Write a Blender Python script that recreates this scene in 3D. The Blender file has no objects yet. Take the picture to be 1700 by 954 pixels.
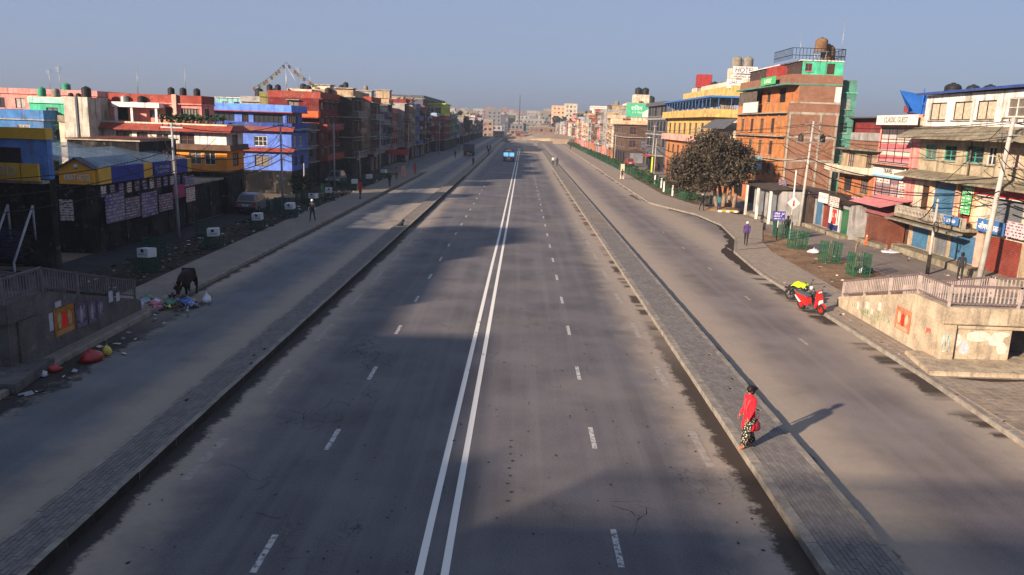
import bpy, bmesh, math, random
from math import radians, sin, cos, pi, tan, atan2, sqrt
from mathutils import Vector, Matrix
random.seed(7)
SC = bpy.context.scene
COL = SC.collection

# ---------------------------------------------------------------- camera
CAM_H = 8.2
F_PX, W_PX, H_PX = 1300.0, 1700.0, 954.0
def make_camera():
    d = Vector(((867-850)/F_PX, (203.5-477)/F_PX, 1.0)).normalized()   # road direction, camera frame (x right, y down, z forward)
    u = Vector((sin(.036), -cos(.036), 0.0)); u = (u-d*u.dot(d)).normalized()
    r = d.cross(u)
    R = Matrix((r, d, u))            # world = R @ cam
    cx = R @ Vector((1,0,0)); cy = R @ Vector((0,-1,0)); cz = R @ Vector((0,0,-1))
    M = Matrix((cx, cy, cz)).transposed().to_4x4(); M.translation = Vector((0,0,CAM_H))
    c = bpy.data.cameras.new('camera'); o = bpy.data.objects.new('camera', c); COL.objects.link(o)
    o.matrix_world = M
    c.sensor_fit = 'HORIZONTAL'; c.sensor_width = 36.0; c.lens = 36.0*F_PX/W_PX
    c.clip_start = .05; c.clip_end = 9000
    SC.camera = o
make_camera()

# ---------------------------------------------------------------- sky, sun, exposure
SUN_EL, SUN_AZ = radians(17.6), radians(225.0)
wd = bpy.data.worlds.new("World"); SC.world = wd; wd.use_nodes = True
wn = wd.node_tree; bg = wn.nodes['Background']
sk = wn.nodes.new('ShaderNodeTexSky'); sk.sky_type = 'NISHITA'; sk.sun_disc = False
sk.sun_elevation = SUN_EL; sk.sun_rotation = SUN_AZ
sk.altitude = 1300; sk.air_density = 1.0; sk.dust_density = 2.5; sk.ozone_density = 1.5
SKY_MIX, SKY_HAZE = .85, (2.3, 2.95, 4.55, 1)      # thin even high haze over the whole sky
mx = wn.nodes.new('ShaderNodeMixRGB'); mx.inputs[0].default_value = SKY_MIX; mx.inputs[2].default_value = SKY_HAZE
wn.links.new(sk.outputs[0], mx.inputs[1]); wn.links.new(mx.outputs[0], bg.inputs[0])
bg.inputs[1].default_value = 0.05
sl = bpy.data.lights.new('sun', 'SUN'); so = bpy.data.objects.new('sun', sl); COL.objects.link(so)
sl.energy = 5.0; sl.angle = radians(1.0); sl.color = (1.0, .81, .635)
so.rotation_euler = Vector((cos(SUN_EL)*.7071, cos(SUN_EL)*.7071, -sin(SUN_EL))).to_track_quat('-Z', 'Y').to_euler()
so.location = (-60, -60, 60)
SC.view_settings.view_transform = 'Standard'; SC.view_settings.look = 'None'
SC.view_settings.exposure = 1.45; SC.view_settings.gamma = 1.0
try: SC.cycles.use_denoising = True
except Exception: pass
SC.cycles.max_bounces = 6; SC.cycles.diffuse_bounces = 3; SC.cycles.glossy_bounces = 2
SC.cycles.volume_bounces = 1; SC.cycles.transparent_max_bounces = 6

# ---------------------------------------------------------------- object helpers
def link(o): COL.objects.link(o); return o
def tag(o, label=None, cat=None, group=None, kind=None):
    if label: o['label'] = label
    if cat: o['category'] = cat
    if group: o['group'] = group
    if kind: o['kind'] = kind
    return o
def empty(name, loc=(0,0,0), rz=0.0):
    o = link(bpy.data.objects.new(name, None)); o.location = loc; o.rotation_euler = (0,0,rz); o.empty_display_size = .2
    return o
def thing(name, label, cat, loc=(0,0,0), rz=0.0, group=None):
    return tag(empty(name, loc, rz), label, cat, group)
def inst(name, me, parent=None, loc=(0,0,0), rot=(0,0,0), scale=None):
    o = link(bpy.data.objects.new(name, me)); o.location = loc
    o.rotation_euler = (0,0,rot) if isinstance(rot, (int,float)) else rot
    if scale: o.scale = scale
    if parent: o.parent = parent
    return o
CHILD = {}
def copy_tree(o, parent=None):
    c = link(o.copy())
    if parent: c.parent = parent
    for ch in list(o.children): copy_tree(ch, c)
    return c

class MB:
    def __init__(s): s.v, s.f, s.m, s.sm = [], [], [], []
    def face(s, pts, m=0, smooth=False):
        n = len(s.v); s.v += [tuple(p) for p in pts]; s.f.append(tuple(range(n, n+len(pts)))); s.m.append(m); s.sm.append(smooth)
    def box(s, x0,y0,z0,x1,y1,z1, m=0, bottom=True):
        if x0>x1: x0,x1=x1,x0
        if y0>y1: y0,y1=y1,y0
        if z0>z1: z0,z1=z1,z0
        n=len(s.v)
        s.v += [(x0,y0,z0),(x1,y0,z0),(x1,y1,z0),(x0,y1,z0),(x0,y0,z1),(x1,y0,z1),(x1,y1,z1),(x0,y1,z1)]
        fs=[(4,5,6,7),(0,1,5,4),(1,2,6,5),(2,3,7,6),(3,0,4,7)]+([(3,2,1,0)] if bottom else [])
        for f in fs: s.f.append(tuple(n+i for i in f)); s.m.append(m); s.sm.append(False)
        return s
    def obox(s, c, ax, ay, az, m=0):
        c,ax,ay,az=map(Vector,(c,ax,ay,az)); n=len(s.v)
        for k in (-1,1):
            for i,j in ((-1,-1),(1,-1),(1,1),(-1,1)): s.v.append(tuple(c+ax*i+ay*j+az*k))
        for f in [(4,5,6,7),(0,1,5,4),(1,2,6,5),(2,3,7,6),(3,0,4,7),(3,2,1,0)]:
            s.f.append(tuple(n+i for i in f)); s.m.append(m); s.sm.append(False)
        return s
    def tube(s, p0, p1, r0, r1=None, n=8, m=0, caps=True, smooth=True):
        p0,p1=Vector(p0),Vector(p1); r1=r0 if r1 is None else r1
        d=(p1-p0); 
        if d.length<1e-6: return s
        d.normalize(); a=d.orthogonal().normalized(); b=d.cross(a); k=len(s.v)
        for p,r in ((p0,r0),(p1,r1)):
            for i in range(n):
                t=2*pi*i/n; s.v.append(tuple(p+a*(r*cos(t))+b*(r*sin(t))))
        for i in range(n):
            j=(i+1)%n; s.f.append((k+i,k+j,k+n+j,k+n+i)); s.m.append(m); s.sm.append(smooth)
        if caps:
            s.f.append(tuple(k+i for i in range(n))[::-1]); s.m.append(m); s.sm.append(False)
            s.f.append(tuple(k+n+i for i in range(n))); s.m.append(m); s.sm.append(False)
        return s
    def path(s, pts, r, n=6, m=0, radii=None):
        pts=[Vector(p) for p in pts]; k0=len(s.v); N=len(pts); a=None
        for q,p in enumerate(pts):
            d=(pts[min(q+1,N-1)]-pts[max(q-1,0)]).normalized()
            if a is None: a=d.orthogonal().normalized()
            a=(a-d*a.dot(d)); a=a.normalized() if a.length>1e-6 else d.orthogonal().normalized()
            b=d.cross(a); rr=radii[q] if radii else r
            for i in range(n):
                t=2*pi*i/n; s.v.append(tuple(p+a*(rr*cos(t))+b*(rr*sin(t))))
        for q in range(N-1):
            for i in range(n):
                j=(i+1)%n; x=k0+q*n; s.f.append((x+i,x+j,x+n+j,x+n+i)); s.m.append(m); s.sm.append(True)
        s.f.append(tuple(k0+i for i in range(n))[::-1]); s.m.append(m); s.sm.append(False)
        s.f.append(tuple(k0+(N-1)*n+i for i in range(n))); s.m.append(m); s.sm.append(False)
        return s
    def lathe(s, prof, c=(0,0,0), n=16, m=0, sx=1, sy=1, smooth=True):
        k=len(s.v); P=len(prof)
        for r,z in prof:
            for i in range(n):
                t=2*pi*i/n; s.v.append((c[0]+r*sx*cos(t), c[1]+r*sy*sin(t), c[2]+z))
        for q in range(P-1):
            for i in range(n):
                j=(i+1)%n; x=k+q*n; s.f.append((x+i,x+j,x+n+j,x+n+i)); s.m.append(m); s.sm.append(smooth)
        s.f.append(tuple(k+i for i in range(n))[::-1]); s.m.append(m); s.sm.append(False)
        s.f.append(tuple(k+(P-1)*n+i for i in range(n))); s.m.append(m); s.sm.append(False)
        return s
    def prism(s, poly, z0, z1, m=0, axis='z'):
        """poly extruded; axis z: (x,y); axis y: poly=(x,z) extruded y z0..z1; axis x: poly=(y,z)"""
        def P(a,b,c): return (a,b,c) if axis=='z' else ((a,c,b) if axis=='y' else (c,a,b))
        k=len(s.v); n=len(poly)
        for c in (z0,z1): s.v += [P(a,b,c) for a,b in poly]
        for i in range(n):
            j=(i+1)%n; s.f.append((k+i,k+j,k+n+j,k+n+i)); s.m.append(m); s.sm.append(False)
        s.f.append(tuple(k+i for i in range(n))[::-1]); s.m.append(m); s.sm.append(False)
        s.f.append(tuple(k+n+i for i in range(n))); s.m.append(m); s.sm.append(False)
        return s
    def mesh(s, mats, name='mesh', fix=False, bevel=0.0):
        me=bpy.data.meshes.new(name); me.from_pydata(s.v, [], s.f)
        if not isinstance(mats,(list,tuple)): mats=[mats]
        for x in mats: me.materials.append(x)
        me.polygons.foreach_set('material_index', s.m); me.polygons.foreach_set('use_smooth', s.sm)
        if fix or bevel:
            b=bmesh.new(); b.from_mesh(me)
            if fix: bmesh.ops.recalc_face_normals(b, faces=b.faces)
            if bevel:
                bmesh.ops.remove_doubles(b, verts=b.verts, dist=1e-5)
                es=[e for e in b.edges if len(e.link_faces)==2 and e.calc_face_angle(0)>.6]
                bmesh.ops.bevel(b, geom=es, offset=bevel, segments=2, affect='EDGES', clamp_overlap=True)
            b.to_mesh(me); b.free()
        me.update(); return me
    def build(s, name, mats, parent=None, loc=(0,0,0), rot=0.0, fix=False, bevel=0.0):
        return inst(name, s.mesh(mats, name, fix, bevel), parent, loc, rot)

# ---------------------------------------------------------------- materials
class NT:
    def __init__(s, name):
        s.mat=bpy.data.materials.new(name); s.mat.use_nodes=True; s.t=s.mat.node_tree
        s.b=s.t.nodes['Principled BSDF']; s.geo=None
    def n(s, typ, **kw):
        x=s.t.nodes.new(typ)
        for k,v in kw.items(): setattr(x,k,v)
        return x
    def inp(s, sock, v):
        if hasattr(v,'is_linked') or isinstance(v, bpy.types.NodeSocket): s.t.links.new(v, sock)
        else: sock.default_value=v
    def pos(s):
        if s.geo is None: s.geo=s.n('ShaderNodeNewGeometry')
        return s.geo.outputs['Position']
    def mapv(s, sc, vec=None):
        m=s.n('ShaderNodeMapping'); s.inp(m.inputs[0], vec or s.pos()); m.inputs['Scale'].default_value=sc; return m.outputs[0]
    def noise(s, scale, detail=3, vec=None, rough=.55):
        x=s.n('ShaderNodeTexNoise'); s.inp(x.inputs['Vector'], vec or s.pos()); x.inputs['Scale'].default_value=scale
        x.inputs['Detail'].default_value=detail; x.inputs['Roughness'].default_value=rough; return x.outputs[0]
    def voro(s, scale, vec=None, feature='DISTANCE_TO_EDGE'):
        x=s.n('ShaderNodeTexVoronoi', feature=feature); s.inp(x.inputs['Vector'], vec or s.pos()); x.inputs['Scale'].default_value=scale
        return x.outputs['Distance']
    def math(s, op, a, b=0.0):
        x=s.n('ShaderNodeMath', operation=op); s.inp(x.inputs[0],a); s.inp(x.inputs[1],b); return x.outputs[0]
    def sep(s, vec=None):
        x=s.n('ShaderNodeSeparateXYZ'); s.inp(x.inputs[0], vec or s.pos()); return x.outputs
    def step(s, v, lo, hi):
        x=s.n('ShaderNodeMapRange'); s.inp(x.inputs[0],v); x.inputs[1].default_value=lo; x.inputs[2].default_value=hi
        x.interpolation_type='SMOOTHSTEP'; return x.outputs[0]
    def mix(s, f, a, b, mode='MIX'):
        x=s.n('ShaderNodeMixRGB', blend_type=mode); s.inp(x.inputs[0],f)
        for k,c in ((1,a),(2,b)): s.inp(x.inputs[k], c if not isinstance(c,tuple) else (c[0],c[1],c[2],1))
        return x.outputs[0]
    def bump(s, h, strength=.3, dist=.02):
        x=s.n('ShaderNodeBump'); x.inputs['Strength'].default_value=strength; x.inputs['Distance'].default_value=dist
        s.inp(x.inputs['Height'],h); s.t.links.new(x.outputs[0], s.b.inputs['Normal'])
    def out(s, col, rough=.8, metal=0.0, spec=.3):
        s.inp(s.b.inputs['Base Color'], col if not isinstance(col,tuple) else (col[0],col[1],col[2],1))
        s.inp(s.b.inputs['Roughness'], rough); s.b.inputs['Metallic'].default_value=metal
        s.b.inputs['Specular IOR Level'].default_value=spec
        return s.mat
_MC={}
def mat(name, col, rough=.8, var=.22, scale=1.3, streak=0.0, metal=0.0, bump=.15, spec=.1):
    if name in _MC: return _MC[name]
    n=NT(name)
    a=n.math('ADD', n.math('MULTIPLY', n.noise(scale,4), .6), n.math('MULTIPLY', n.noise(scale*11,3), .4))
    lo=tuple(c*(1-var) for c in col); hi=tuple(min(.95,c*(1+var*.8)) for c in col)
    c=n.mix(n.step(a,.32,.68), lo, hi)
    if streak:
        st=n.noise(1.0,4,n.mapv((3.2,3.2,.35)))
        c=n.mix(n.math('MULTIPLY', n.step(st,.5,.72), streak), c, (.055,.045,.038))
        c=n.mix(n.math('MULTIPLY', n.step(n.noise(.55,5),.5,.75), streak*.75), c, (.12,.10,.08))
        c=n.mix(n.math('MULTIPLY', n.step(n.noise(2.4,5),.6,.68), streak*.6), c, tuple(.35*v+.16 for v in col))
    if bump: n.bump(n.noise(scale*16,3), bump, .015)
    _MC[name]=n.out(c, rough, metal, spec); return _MC[name]
def pmat(name,col,**k):
    k.setdefault('streak',.62); k.setdefault('var',.3); return mat(name,col,**k)
def brick_mat(name, c1, c2, mortar, scale=1.0):
    if name in _MC: return _MC[name]
    n=NT(name); x,y,z=n.sep()
    cb=n.n('ShaderNodeCombineXYZ'); n.inp(cb.inputs[0], n.math('ADD',x,y)); n.inp(cb.inputs[1], z)
    b=n.n('ShaderNodeTexBrick'); n.inp(b.inputs['Vector'], cb.outputs[0])
    b.inputs['Scale'].default_value=scale; b.inputs['Brick Width'].default_value=.24; b.inputs['Row Height'].default_value=.085
    b.inputs['Mortar Size'].default_value=.012; b.inputs['Color1'].default_value=c1+(1,); b.inputs['Color2'].default_value=c2+(1,); b.inputs['Mortar'].default_value=mortar+(1,)
    c=n.mix(n.math('MULTIPLY', n.step(n.noise(.8,5),.45,.75),.55), b.outputs[0], tuple(v*.55 for v in c1))
    c=n.mix(n.math('MULTIPLY', n.step(n.noise(1.0,4,n.mapv((2.5,2.5,.3))),.55,.75),.35), c, (.33,.26,.2))
    n.bump(b.outputs['Fac'],.4,-.01)
    _MC[name]=n.out(c,.9); return _MC[name]
def grid_mat(name, lo, hi, sx, sz, dark, cells=.9):
    """print: rows of small text-like dashes on a sheet"""
    if name in _MC: return _MC[name]
    n=NT(name); x,y,z=n.sep(); u=n.math('ADD',x,y)
    row=n.math('FRACT', n.math('MULTIPLY',z,sz)); rid=n.math('FLOOR', n.math('MULTIPLY',z,sz))
    line=n.math('MULTIPLY', n.step(row,.2,.3), n.math('SUBTRACT',1.0,n.step(row,.68,.78)))
    cb=n.n('ShaderNodeCombineXYZ'); n.inp(cb.inputs[0],n.math('MULTIPLY',u,sx)); n.inp(cb.inputs[1],n.math('MULTIPLY',rid,7.3))
    ink=n.math('MULTIPLY', line, n.step(n.noise(1.0,2,cb.outputs[0]),.46,.52))
    cb2=n.n('ShaderNodeCombineXYZ'); n.inp(cb2.inputs[0],n.math('FLOOR',n.math('MULTIPLY',u,.7))); n.inp(cb2.inputs[1],n.math('FLOOR',n.math('MULTIPLY',z,1.1)))
    w=n.n('ShaderNodeTexWhiteNoise',noise_dimensions='2D'); n.inp(w.inputs['Vector'],cb2.outputs[0])
    base=n.mix(w.outputs[0], lo, hi)
    _MC[name]=n.out(n.mix(ink, base, dark), .6); return _MC[name]

def asphalt(name, base, dustedges, dust=(.29,.235,.18), cracks=True, dustw=1.9, damp_shade=()):
    n=NT(name); x,y,z=n.sep()
    f=n.math('ADD', n.math('MULTIPLY', n.noise(.35,5),.4), n.math('ADD', n.math('MULTIPLY', n.noise(22,3),.3), n.math('MULTIPLY', n.noise(75,2),.3)))
    c=n.mix(n.step(f,.38,.63), tuple(v*.66 for v in base), tuple(v*1.34 for v in base))
    c=n.mix(n.math('MULTIPLY',n.step(n.noise(9,4,n.mapv((1,.6,1))),.58,.74),.3), c, tuple(v*.5 for v in base))
    # lengthwise tyre polish
    st=n.noise(1.0,4,n.mapv((1.6,.035,1)))
    c=n.mix(n.math('MULTIPLY',n.step(st,.42,.68),.38), c, tuple(v*1.5 for v in base))
    c=n.mix(n.math('MULTIPLY',n.step(n.noise(1.0,3,n.mapv((.9,.02,1))),.55,.72),.35), c, tuple(v*.62 for v in base))
    # broad patches of dust and old repairs
    c=n.mix(n.math('MULTIPLY',n.step(n.noise(.12,5),.5,.72),.45), c, tuple(.5*(a+b) for a,b in zip(base,dust)))
    edge=None
    for ex in dustedges:
        d=n.math('ABSOLUTE', n.math('SUBTRACT',x,ex))
        d=n.math('ADD', d, n.math('MULTIPLY', n.math('SUBTRACT',n.noise(.9,5),.5),1.5))
        k=n.math('SUBTRACT',1.0,n.step(d,.35,dustw))
        edge=k if edge is None else n.math('MAXIMUM',edge,k)
    if edge is not None:
        c=n.mix(n.math('MULTIPLY',edge,n.math('ADD',.62,n.math('MULTIPLY',n.noise(5,4),.5))), c, dust)
    for (ex,w,y0,y1,dc,broken) in damp_shade:      # silt, damp and painted kerb shade along the kerb foot, fading out unevenly
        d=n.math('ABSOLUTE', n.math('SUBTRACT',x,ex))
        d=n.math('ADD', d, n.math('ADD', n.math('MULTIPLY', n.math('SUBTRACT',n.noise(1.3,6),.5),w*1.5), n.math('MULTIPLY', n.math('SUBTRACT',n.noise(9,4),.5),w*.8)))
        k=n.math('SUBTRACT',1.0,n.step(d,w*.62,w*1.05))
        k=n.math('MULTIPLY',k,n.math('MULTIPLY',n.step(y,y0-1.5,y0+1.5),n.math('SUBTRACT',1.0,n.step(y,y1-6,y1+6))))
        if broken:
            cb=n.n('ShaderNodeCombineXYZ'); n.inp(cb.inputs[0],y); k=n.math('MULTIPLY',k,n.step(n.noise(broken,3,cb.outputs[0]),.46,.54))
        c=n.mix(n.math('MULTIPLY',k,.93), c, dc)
    if cracks:
        wv=n.n('ShaderNodeVectorMath',operation='ADD')
        nv=n.n('ShaderNodeTexNoise'); n.inp(nv.inputs['Vector'],n.pos()); nv.inputs['Scale'].default_value=1.7
        sc=n.n('ShaderNodeVectorMath',operation='SCALE'); n.inp(sc.inputs[0],nv.outputs['Color']); sc.inputs['Scale'].default_value=.9
        n.inp(wv.inputs[0],n.pos()); n.inp(wv.inputs[1],sc.outputs[0])
        cr=n.math('SUBTRACT',1.0,n.step(n.voro(2.3,wv.outputs[0]),.0,.045))
        msk=n.step(n.noise(.3,5,n.mapv((1,.6,1))),.57,.66)
        c=n.mix(n.math('MULTIPLY',n.math('MULTIPLY',cr,msk),.5), c, (.02,.018,.018))
        cr2=n.math('SUBTRACT',1.0,n.step(n.voro(5.0,wv.outputs[0]),.0,.09))
        msk2=n.step(n.noise(.5,5,n.mapv((1,.5,1))),.62,.70)
        c=n.mix(n.math('MULTIPLY',n.math('MULTIPLY',cr2,msk2),.75), c, (.02,.018,.018))
        sp=n.math('MULTIPLY',n.step(n.noise(1.5,5),.66,.72), n.step(n.noise(11,4),.5,.6))
        c=n.mix(n.math('MULTIPLY',sp,.6), c, (.02,.018,.018))
        oil=n.math('SUBTRACT',1.0,n.step(n.voro(.9,feature='F1'),.03,.07))
        c=n.mix(n.math('MULTIPLY',n.math('MULTIPLY',oil,n.step(n.noise(.4,2),.5,.6)),.7), c, (.02,.018,.018))
    n.bump(n.noise(60,3),.25,.01)
    return n.out(c,.82,0,.25)
# ---------------------------------------------------------------- the setting: ground, roads, kerbs
def structure(o): return tag(o, kind='structure')
def sheet(name, poly, z, m, parent=None, kind='structure', th=0.0):
    mb=MB(); mb.prism(poly, z-th if th else z-.001, z)
    o=mb.build(name, m, parent, fix=True)
    if kind: o['kind']=kind
    return o
M_DIRT=mat('bare_dirt',(.20,.125,.075),.95,.45,.5,bump=.5)
M_EARTH=mat('pale_earth',(.30,.225,.16),.95,.25,.3,bump=.5)
M_CONC=pmat('weathered_concrete',(.30,.265,.215),rough=.9,var=.3)
M_KERB=mat('kerb_concrete',(.215,.19,.16),.9,.35,2.2,bump=.3)
M_KERBD=mat('grimy_kerb_face',(.03,.026,.022),.9,.4,2.2,bump=.3)  # grime plus the shade of the kerb side, put into the colour
M_PAVE=mat('paver_grey',(.165,.15,.14),.9,.16,2.5,bump=.3)
M_PAVE2=mat('paver_dark',(.145,.13,.122),.9,.16,2.5,bump=.3)
M_BED=mat('paver_bed',(.035,.03,.026),.95,.4,3,bump=.4)
M_WHITE=mat('road_paint',(.62,.60,.55),.7,.25,3,bump=.1)
def worn(name,col,amount,scale=5.0,gap=(.10,.092,.085)):
    n=NT(name); k=n.step(n.math('ADD',n.noise(scale,5),n.math('MULTIPLY',n.noise(38,2),.35)),amount-.1,amount+.12)
    n.bump(n.noise(60,3),.2,.01)
    return n.out(n.mix(k,gap,col),.75)
M_WORN=worn('worn_road_paint',(.40,.385,.37),.60,8); M_FAINT=worn('faint_road_paint',(.29,.25,.205),.64,5.0,(.21,.18,.15)); M_LINE=worn('line_road_paint',(.66,.63,.57),.40,7)
M_ASPH=asphalt('main_asphalt',(.098,.090,.094),[-8.1,5.75],damp_shade=[(5.95,.62,-90,30,(.030,.019,.012),0),(5.95,.42,30,52,(.04,.026,.017),.5),(5.95,.5,58,140,(.10,.055,.03),.4),(-8.34,.52,-90,60,(.008,.007,.007),0),(-8.34,.44,60,230,(.012,.011,.011),0)])  # black strips along the left median: wet gutter plus painted kerb shade
M_ASPHL=asphalt('side_asphalt_west',(.100,.103,.110),[-9.7,-15.0],cracks=False,dustw=2.0,damp_shade=[(-14.7,1.25,-90,32,(.010,.009,.009),0),(-15.2,.6,32,125,(.012,.011,.011),0)])  # near-black bands along the left footpath kerb
M_ASPHR=asphalt('side_asphalt_east',(.140,.117,.110),[7.8,14.3],cracks=False,dustw=2.6,damp_shade=[(14.2,.85,-90,48,(.028,.018,.012),.33),(14.6,.6,86,150,(.04,.028,.02),.25),(7.6,.25,-90,200,(.05,.045,.042),.3)])  # grey strip at the median kerb paints in the kerb's cast shade
M_LANE=asphalt('lane_asphalt',(.165,.135,.115),[],cracks=False)
def tile_mat(name,base,sx,sy):
    n=NT(name); x,y,z=n.sep(); cb=n.n('ShaderNodeCombineXYZ'); n.inp(cb.inputs[0],y); n.inp(cb.inputs[1],x)
    b=n.n('ShaderNodeTexBrick'); n.inp(b.inputs['Vector'],cb.outputs[0]); b.inputs['Scale'].default_value=1
    b.inputs['Brick Width'].default_value=sx; b.inputs['Row Height'].default_value=sy; b.inputs['Mortar Size'].default_value=.012
    b.inputs['Color1'].default_value=tuple(v*.85 for v in base)+(1,); b.inputs['Color2'].default_value=tuple(v*1.12 for v in base)+(1,); b.inputs['Mortar'].default_value=tuple(v*.35 for v in base)+(1,)
    c=n.mix(n.math('MULTIPLY',n.step(n.noise(.5,5),.42,.7),.5), b.outputs[0], (.24,.19,.14))
    n.bump(b.outputs['Fac'],.3,-.01); return n.out(c,.9)
M_TILE=tile_mat('footpath_tiles',(.20,.17,.14),.22,.11); M_TILER=tile_mat('sandy_footpath_tiles',(.27,.215,.165),.3,.3)
M_WET=mat('damp_stain',(.04,.026,.017),.75,.4,2,bump=.1,spec=.12)
M_WATER=mat('puddle_water',(.02,.02,.022),.06,.1,1,bump=0,spec=.5)

structure(sheet('ground',[(-2900,-400),(2900,-400),(2900,3100),(-2900,3100)],-.03,mat('far_ground',(.16,.125,.09),.95,.3,.05,bump=.2)))
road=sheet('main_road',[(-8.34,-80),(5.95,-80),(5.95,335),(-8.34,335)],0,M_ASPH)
sroadL=sheet('side_road',[(-15.3,-80),(-9.5,-80),(-9.5,420),(-15.3,420),(-24,420),(-24,135),(-15.3,120)],0,M_ASPHL)
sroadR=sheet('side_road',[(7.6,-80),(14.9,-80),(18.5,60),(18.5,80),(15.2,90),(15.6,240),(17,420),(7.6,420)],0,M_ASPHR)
laneR=sheet('service_lane',[(21.6,-40),(31,-40),(30,60),(28,80),(28,400),(20.6,400),(20.8,80),(21.9,50)],-.004,M_LANE)
laneL=sheet('service_lane',[(-24.4,-40),(-21.4,-40),(-21.2,120),(-24.4,140)],-.004,mat('dark_lane',(.03,.03,.033),.8,.3,1))  # lane colour darkened to carry the shade of the left row
# kerbed medians
def median(x0,x1,k0,k1,hi,y0,label):
    """x0..x1 strip, kerb widths k0,k1, height hi"""
    bed=MB(); bed.box(x0+.02,-60,-.01,x1-.02,330,hi-.05)
    b=bed.build('median_strip',M_BED); structure(b); MB().box(x0+k0+.01,62.25,hi-.049,x1-k1-.01,330,hi-.012).build('far_paving',M_TILE,b)
    n=0
    for xs,w in ((x0,k0),(x1-k1,k1)):
        y=11.5
        while y<118:
            L=.96
            mb=MESH.setdefault(('kerb',round(w,2),n%3), None)
            if mb is None:
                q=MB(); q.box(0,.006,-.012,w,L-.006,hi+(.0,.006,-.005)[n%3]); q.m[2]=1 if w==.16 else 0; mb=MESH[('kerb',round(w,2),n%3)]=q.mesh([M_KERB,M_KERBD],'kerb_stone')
            inst('kerb_stone',mb,b,(xs+random.uniform(-.006,.006),y,0)); y+=L; n+=1
        q=MB(); q.box(xs,118,-.011,xs+w,330,hi); q.box(xs,-60,-.011,xs+w,11.49,hi); o=q.build('kerb',M_KERB,b); o['kind']='stuff'
    xs0,xs1=x0+k0+.005,x1-k1-.005; nc=int((xs1-xs0)/.105); pw=(xs1-xs0)/nc
    pm=[]
    for k in range(6):
        q=MB(); q.box(.006,.004,0,pw-.006,.214,.045+.004*(k%3)); pm.append(q.mesh(M_PAVE if k%2 else M_PAVE2,'paver'))
    rest=MB(); cnt=0; y=y0; row=0
    while y<62:
        for c in range(nc):
            yy=y+(.11 if c%2 else 0)
            if cnt<300: inst('paver',pm[random.randrange(6)],b,(xs0+c*pw,yy,hi-.052+random.uniform(-.002,.002))); cnt+=1
            else:
                if random.random()<.006: continue
                z=hi-.052+random.uniform(-.004,.004); rest.box(xs0+c*pw+.006,yy+.004,z,xs0+(c+1)*pw-.006,yy+.216,z+.05,random.randrange(2),bottom=False)
        y+=.22; row+=1
    o=rest.build('paver',[M_PAVE,M_PAVE2],b); o['kind']='stuff'
    return b
MESH={}
medL=median(-9.5,-8.34,.13,.16,.22,11.2,'l'); medR=median(5.95,7.6,.26,.17,.18,11.6,'r')
# damp dirt and standing water along kerbs (ragged sheets)
def ragged(name,path_pts,w0,w1,m,z=.004,amp=.5,side=1,parent=None,step=.45):
    mb=MB(); prev=None; pts=[]
    for (a,b) in zip(path_pts,path_pts[1:]):
        a,b=Vector(a),Vector(b); L=(b-a).length; k=max(2,int(L/step))
        for i in range(k): pts.append(a.lerp(b,i/k))
    pts.append(Vector(path_pts[-1])); N=len(pts); w=.5
    for i,p in enumerate(pts):
        d=(pts[min(i+1,N-1)]-pts[max(i-1,0)]).normalized(); nrm=Vector((d.y,-d.x))*side
        w=max(.35,min(1.25,w+random.uniform(-amp,amp)*.5)); t=i/(N-1); ww=(w0+(w1-w0)*t)*w*(min(1,i/3,(N-1-i)/3) if N>8 else 1)
        q=p+nrm*ww; cur=((p.x,p.y,z),(q.x,q.y,z))
        if prev: mb.face([prev[0],prev[1],cur[1],cur[0]])
        prev=cur
    o=mb.build(name,m,parent,fix=True); o['kind']='structure'
    for pl in o.data.polygons:
        if pl.normal.z<0: pl.flip()
    return o
M_BLACKWET=mat('black_gutter_silt',(.008,.007,.007),.9,.3,2,spec=.03)
# road markings
def dash(parent,name,x,y,w,L,m):
    key=('mk',w,round(L,2),m.name)
    if key not in MESH: MESH[key]=MB().box(-w/2,0,0,w/2,L,.004,bottom=False).mesh(m,name)
    inst(name,MESH[key],parent,(x,y,.0005))
for k in range(52):
    y=13.5+5.56*k
    if y<290: dash(road,'lane_dash',2.19,y,.125,1.42,M_WORN)
    y=12.85+5.5*k
    if y<150: dash(road,'lane_dash',-4.62,y,.125,1.35,M_WORN)
for k in range(9):
    dash(road,'edge_dash',5.0,18.2+6.0*k,.2,2.3,M_FAINT); dash(road,'edge_dash',-7.35,16.4+5.8*k,.2,2.4,M_FAINT)
for k in range(12):
    dash(sroadL,'edge_dash',-9.68,14.3+3.6*k,.13,2.3,M_FAINT)
for k in range(5): dash(sroadR,'lane_dash',11.6,30.0+8*k,.12,.9,M_FAINT)
for k in range(14): dash(sroadR,'bay_dash',14.9-.02*k if k<12 else 14.6,52+2.1*k,.13,1.2,M_FAINT)
for pts in ([(-1.6,4),(-1.6,15),(-1.53,30),(-1.47,45),(-1.39,57),(-1.12,155),(-.85,262)],[(-1.13,4),(-1.13,15),(-1.07,30),(-1.03,42),(-.965,57),(-.66,155),(-.38,262)]):
    MB().prism([(x-.075,y) for x,y in pts]+[(x+.075,y) for x,y in pts[::-1]],.0005,.0045).build('centre_line',M_LINE,road,fix=True)
sheet('sand_patch',[(.8,222),(5.2,218),(5.6,285),(.4,290)],.004,M_EARTH,kind='structure')
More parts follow.
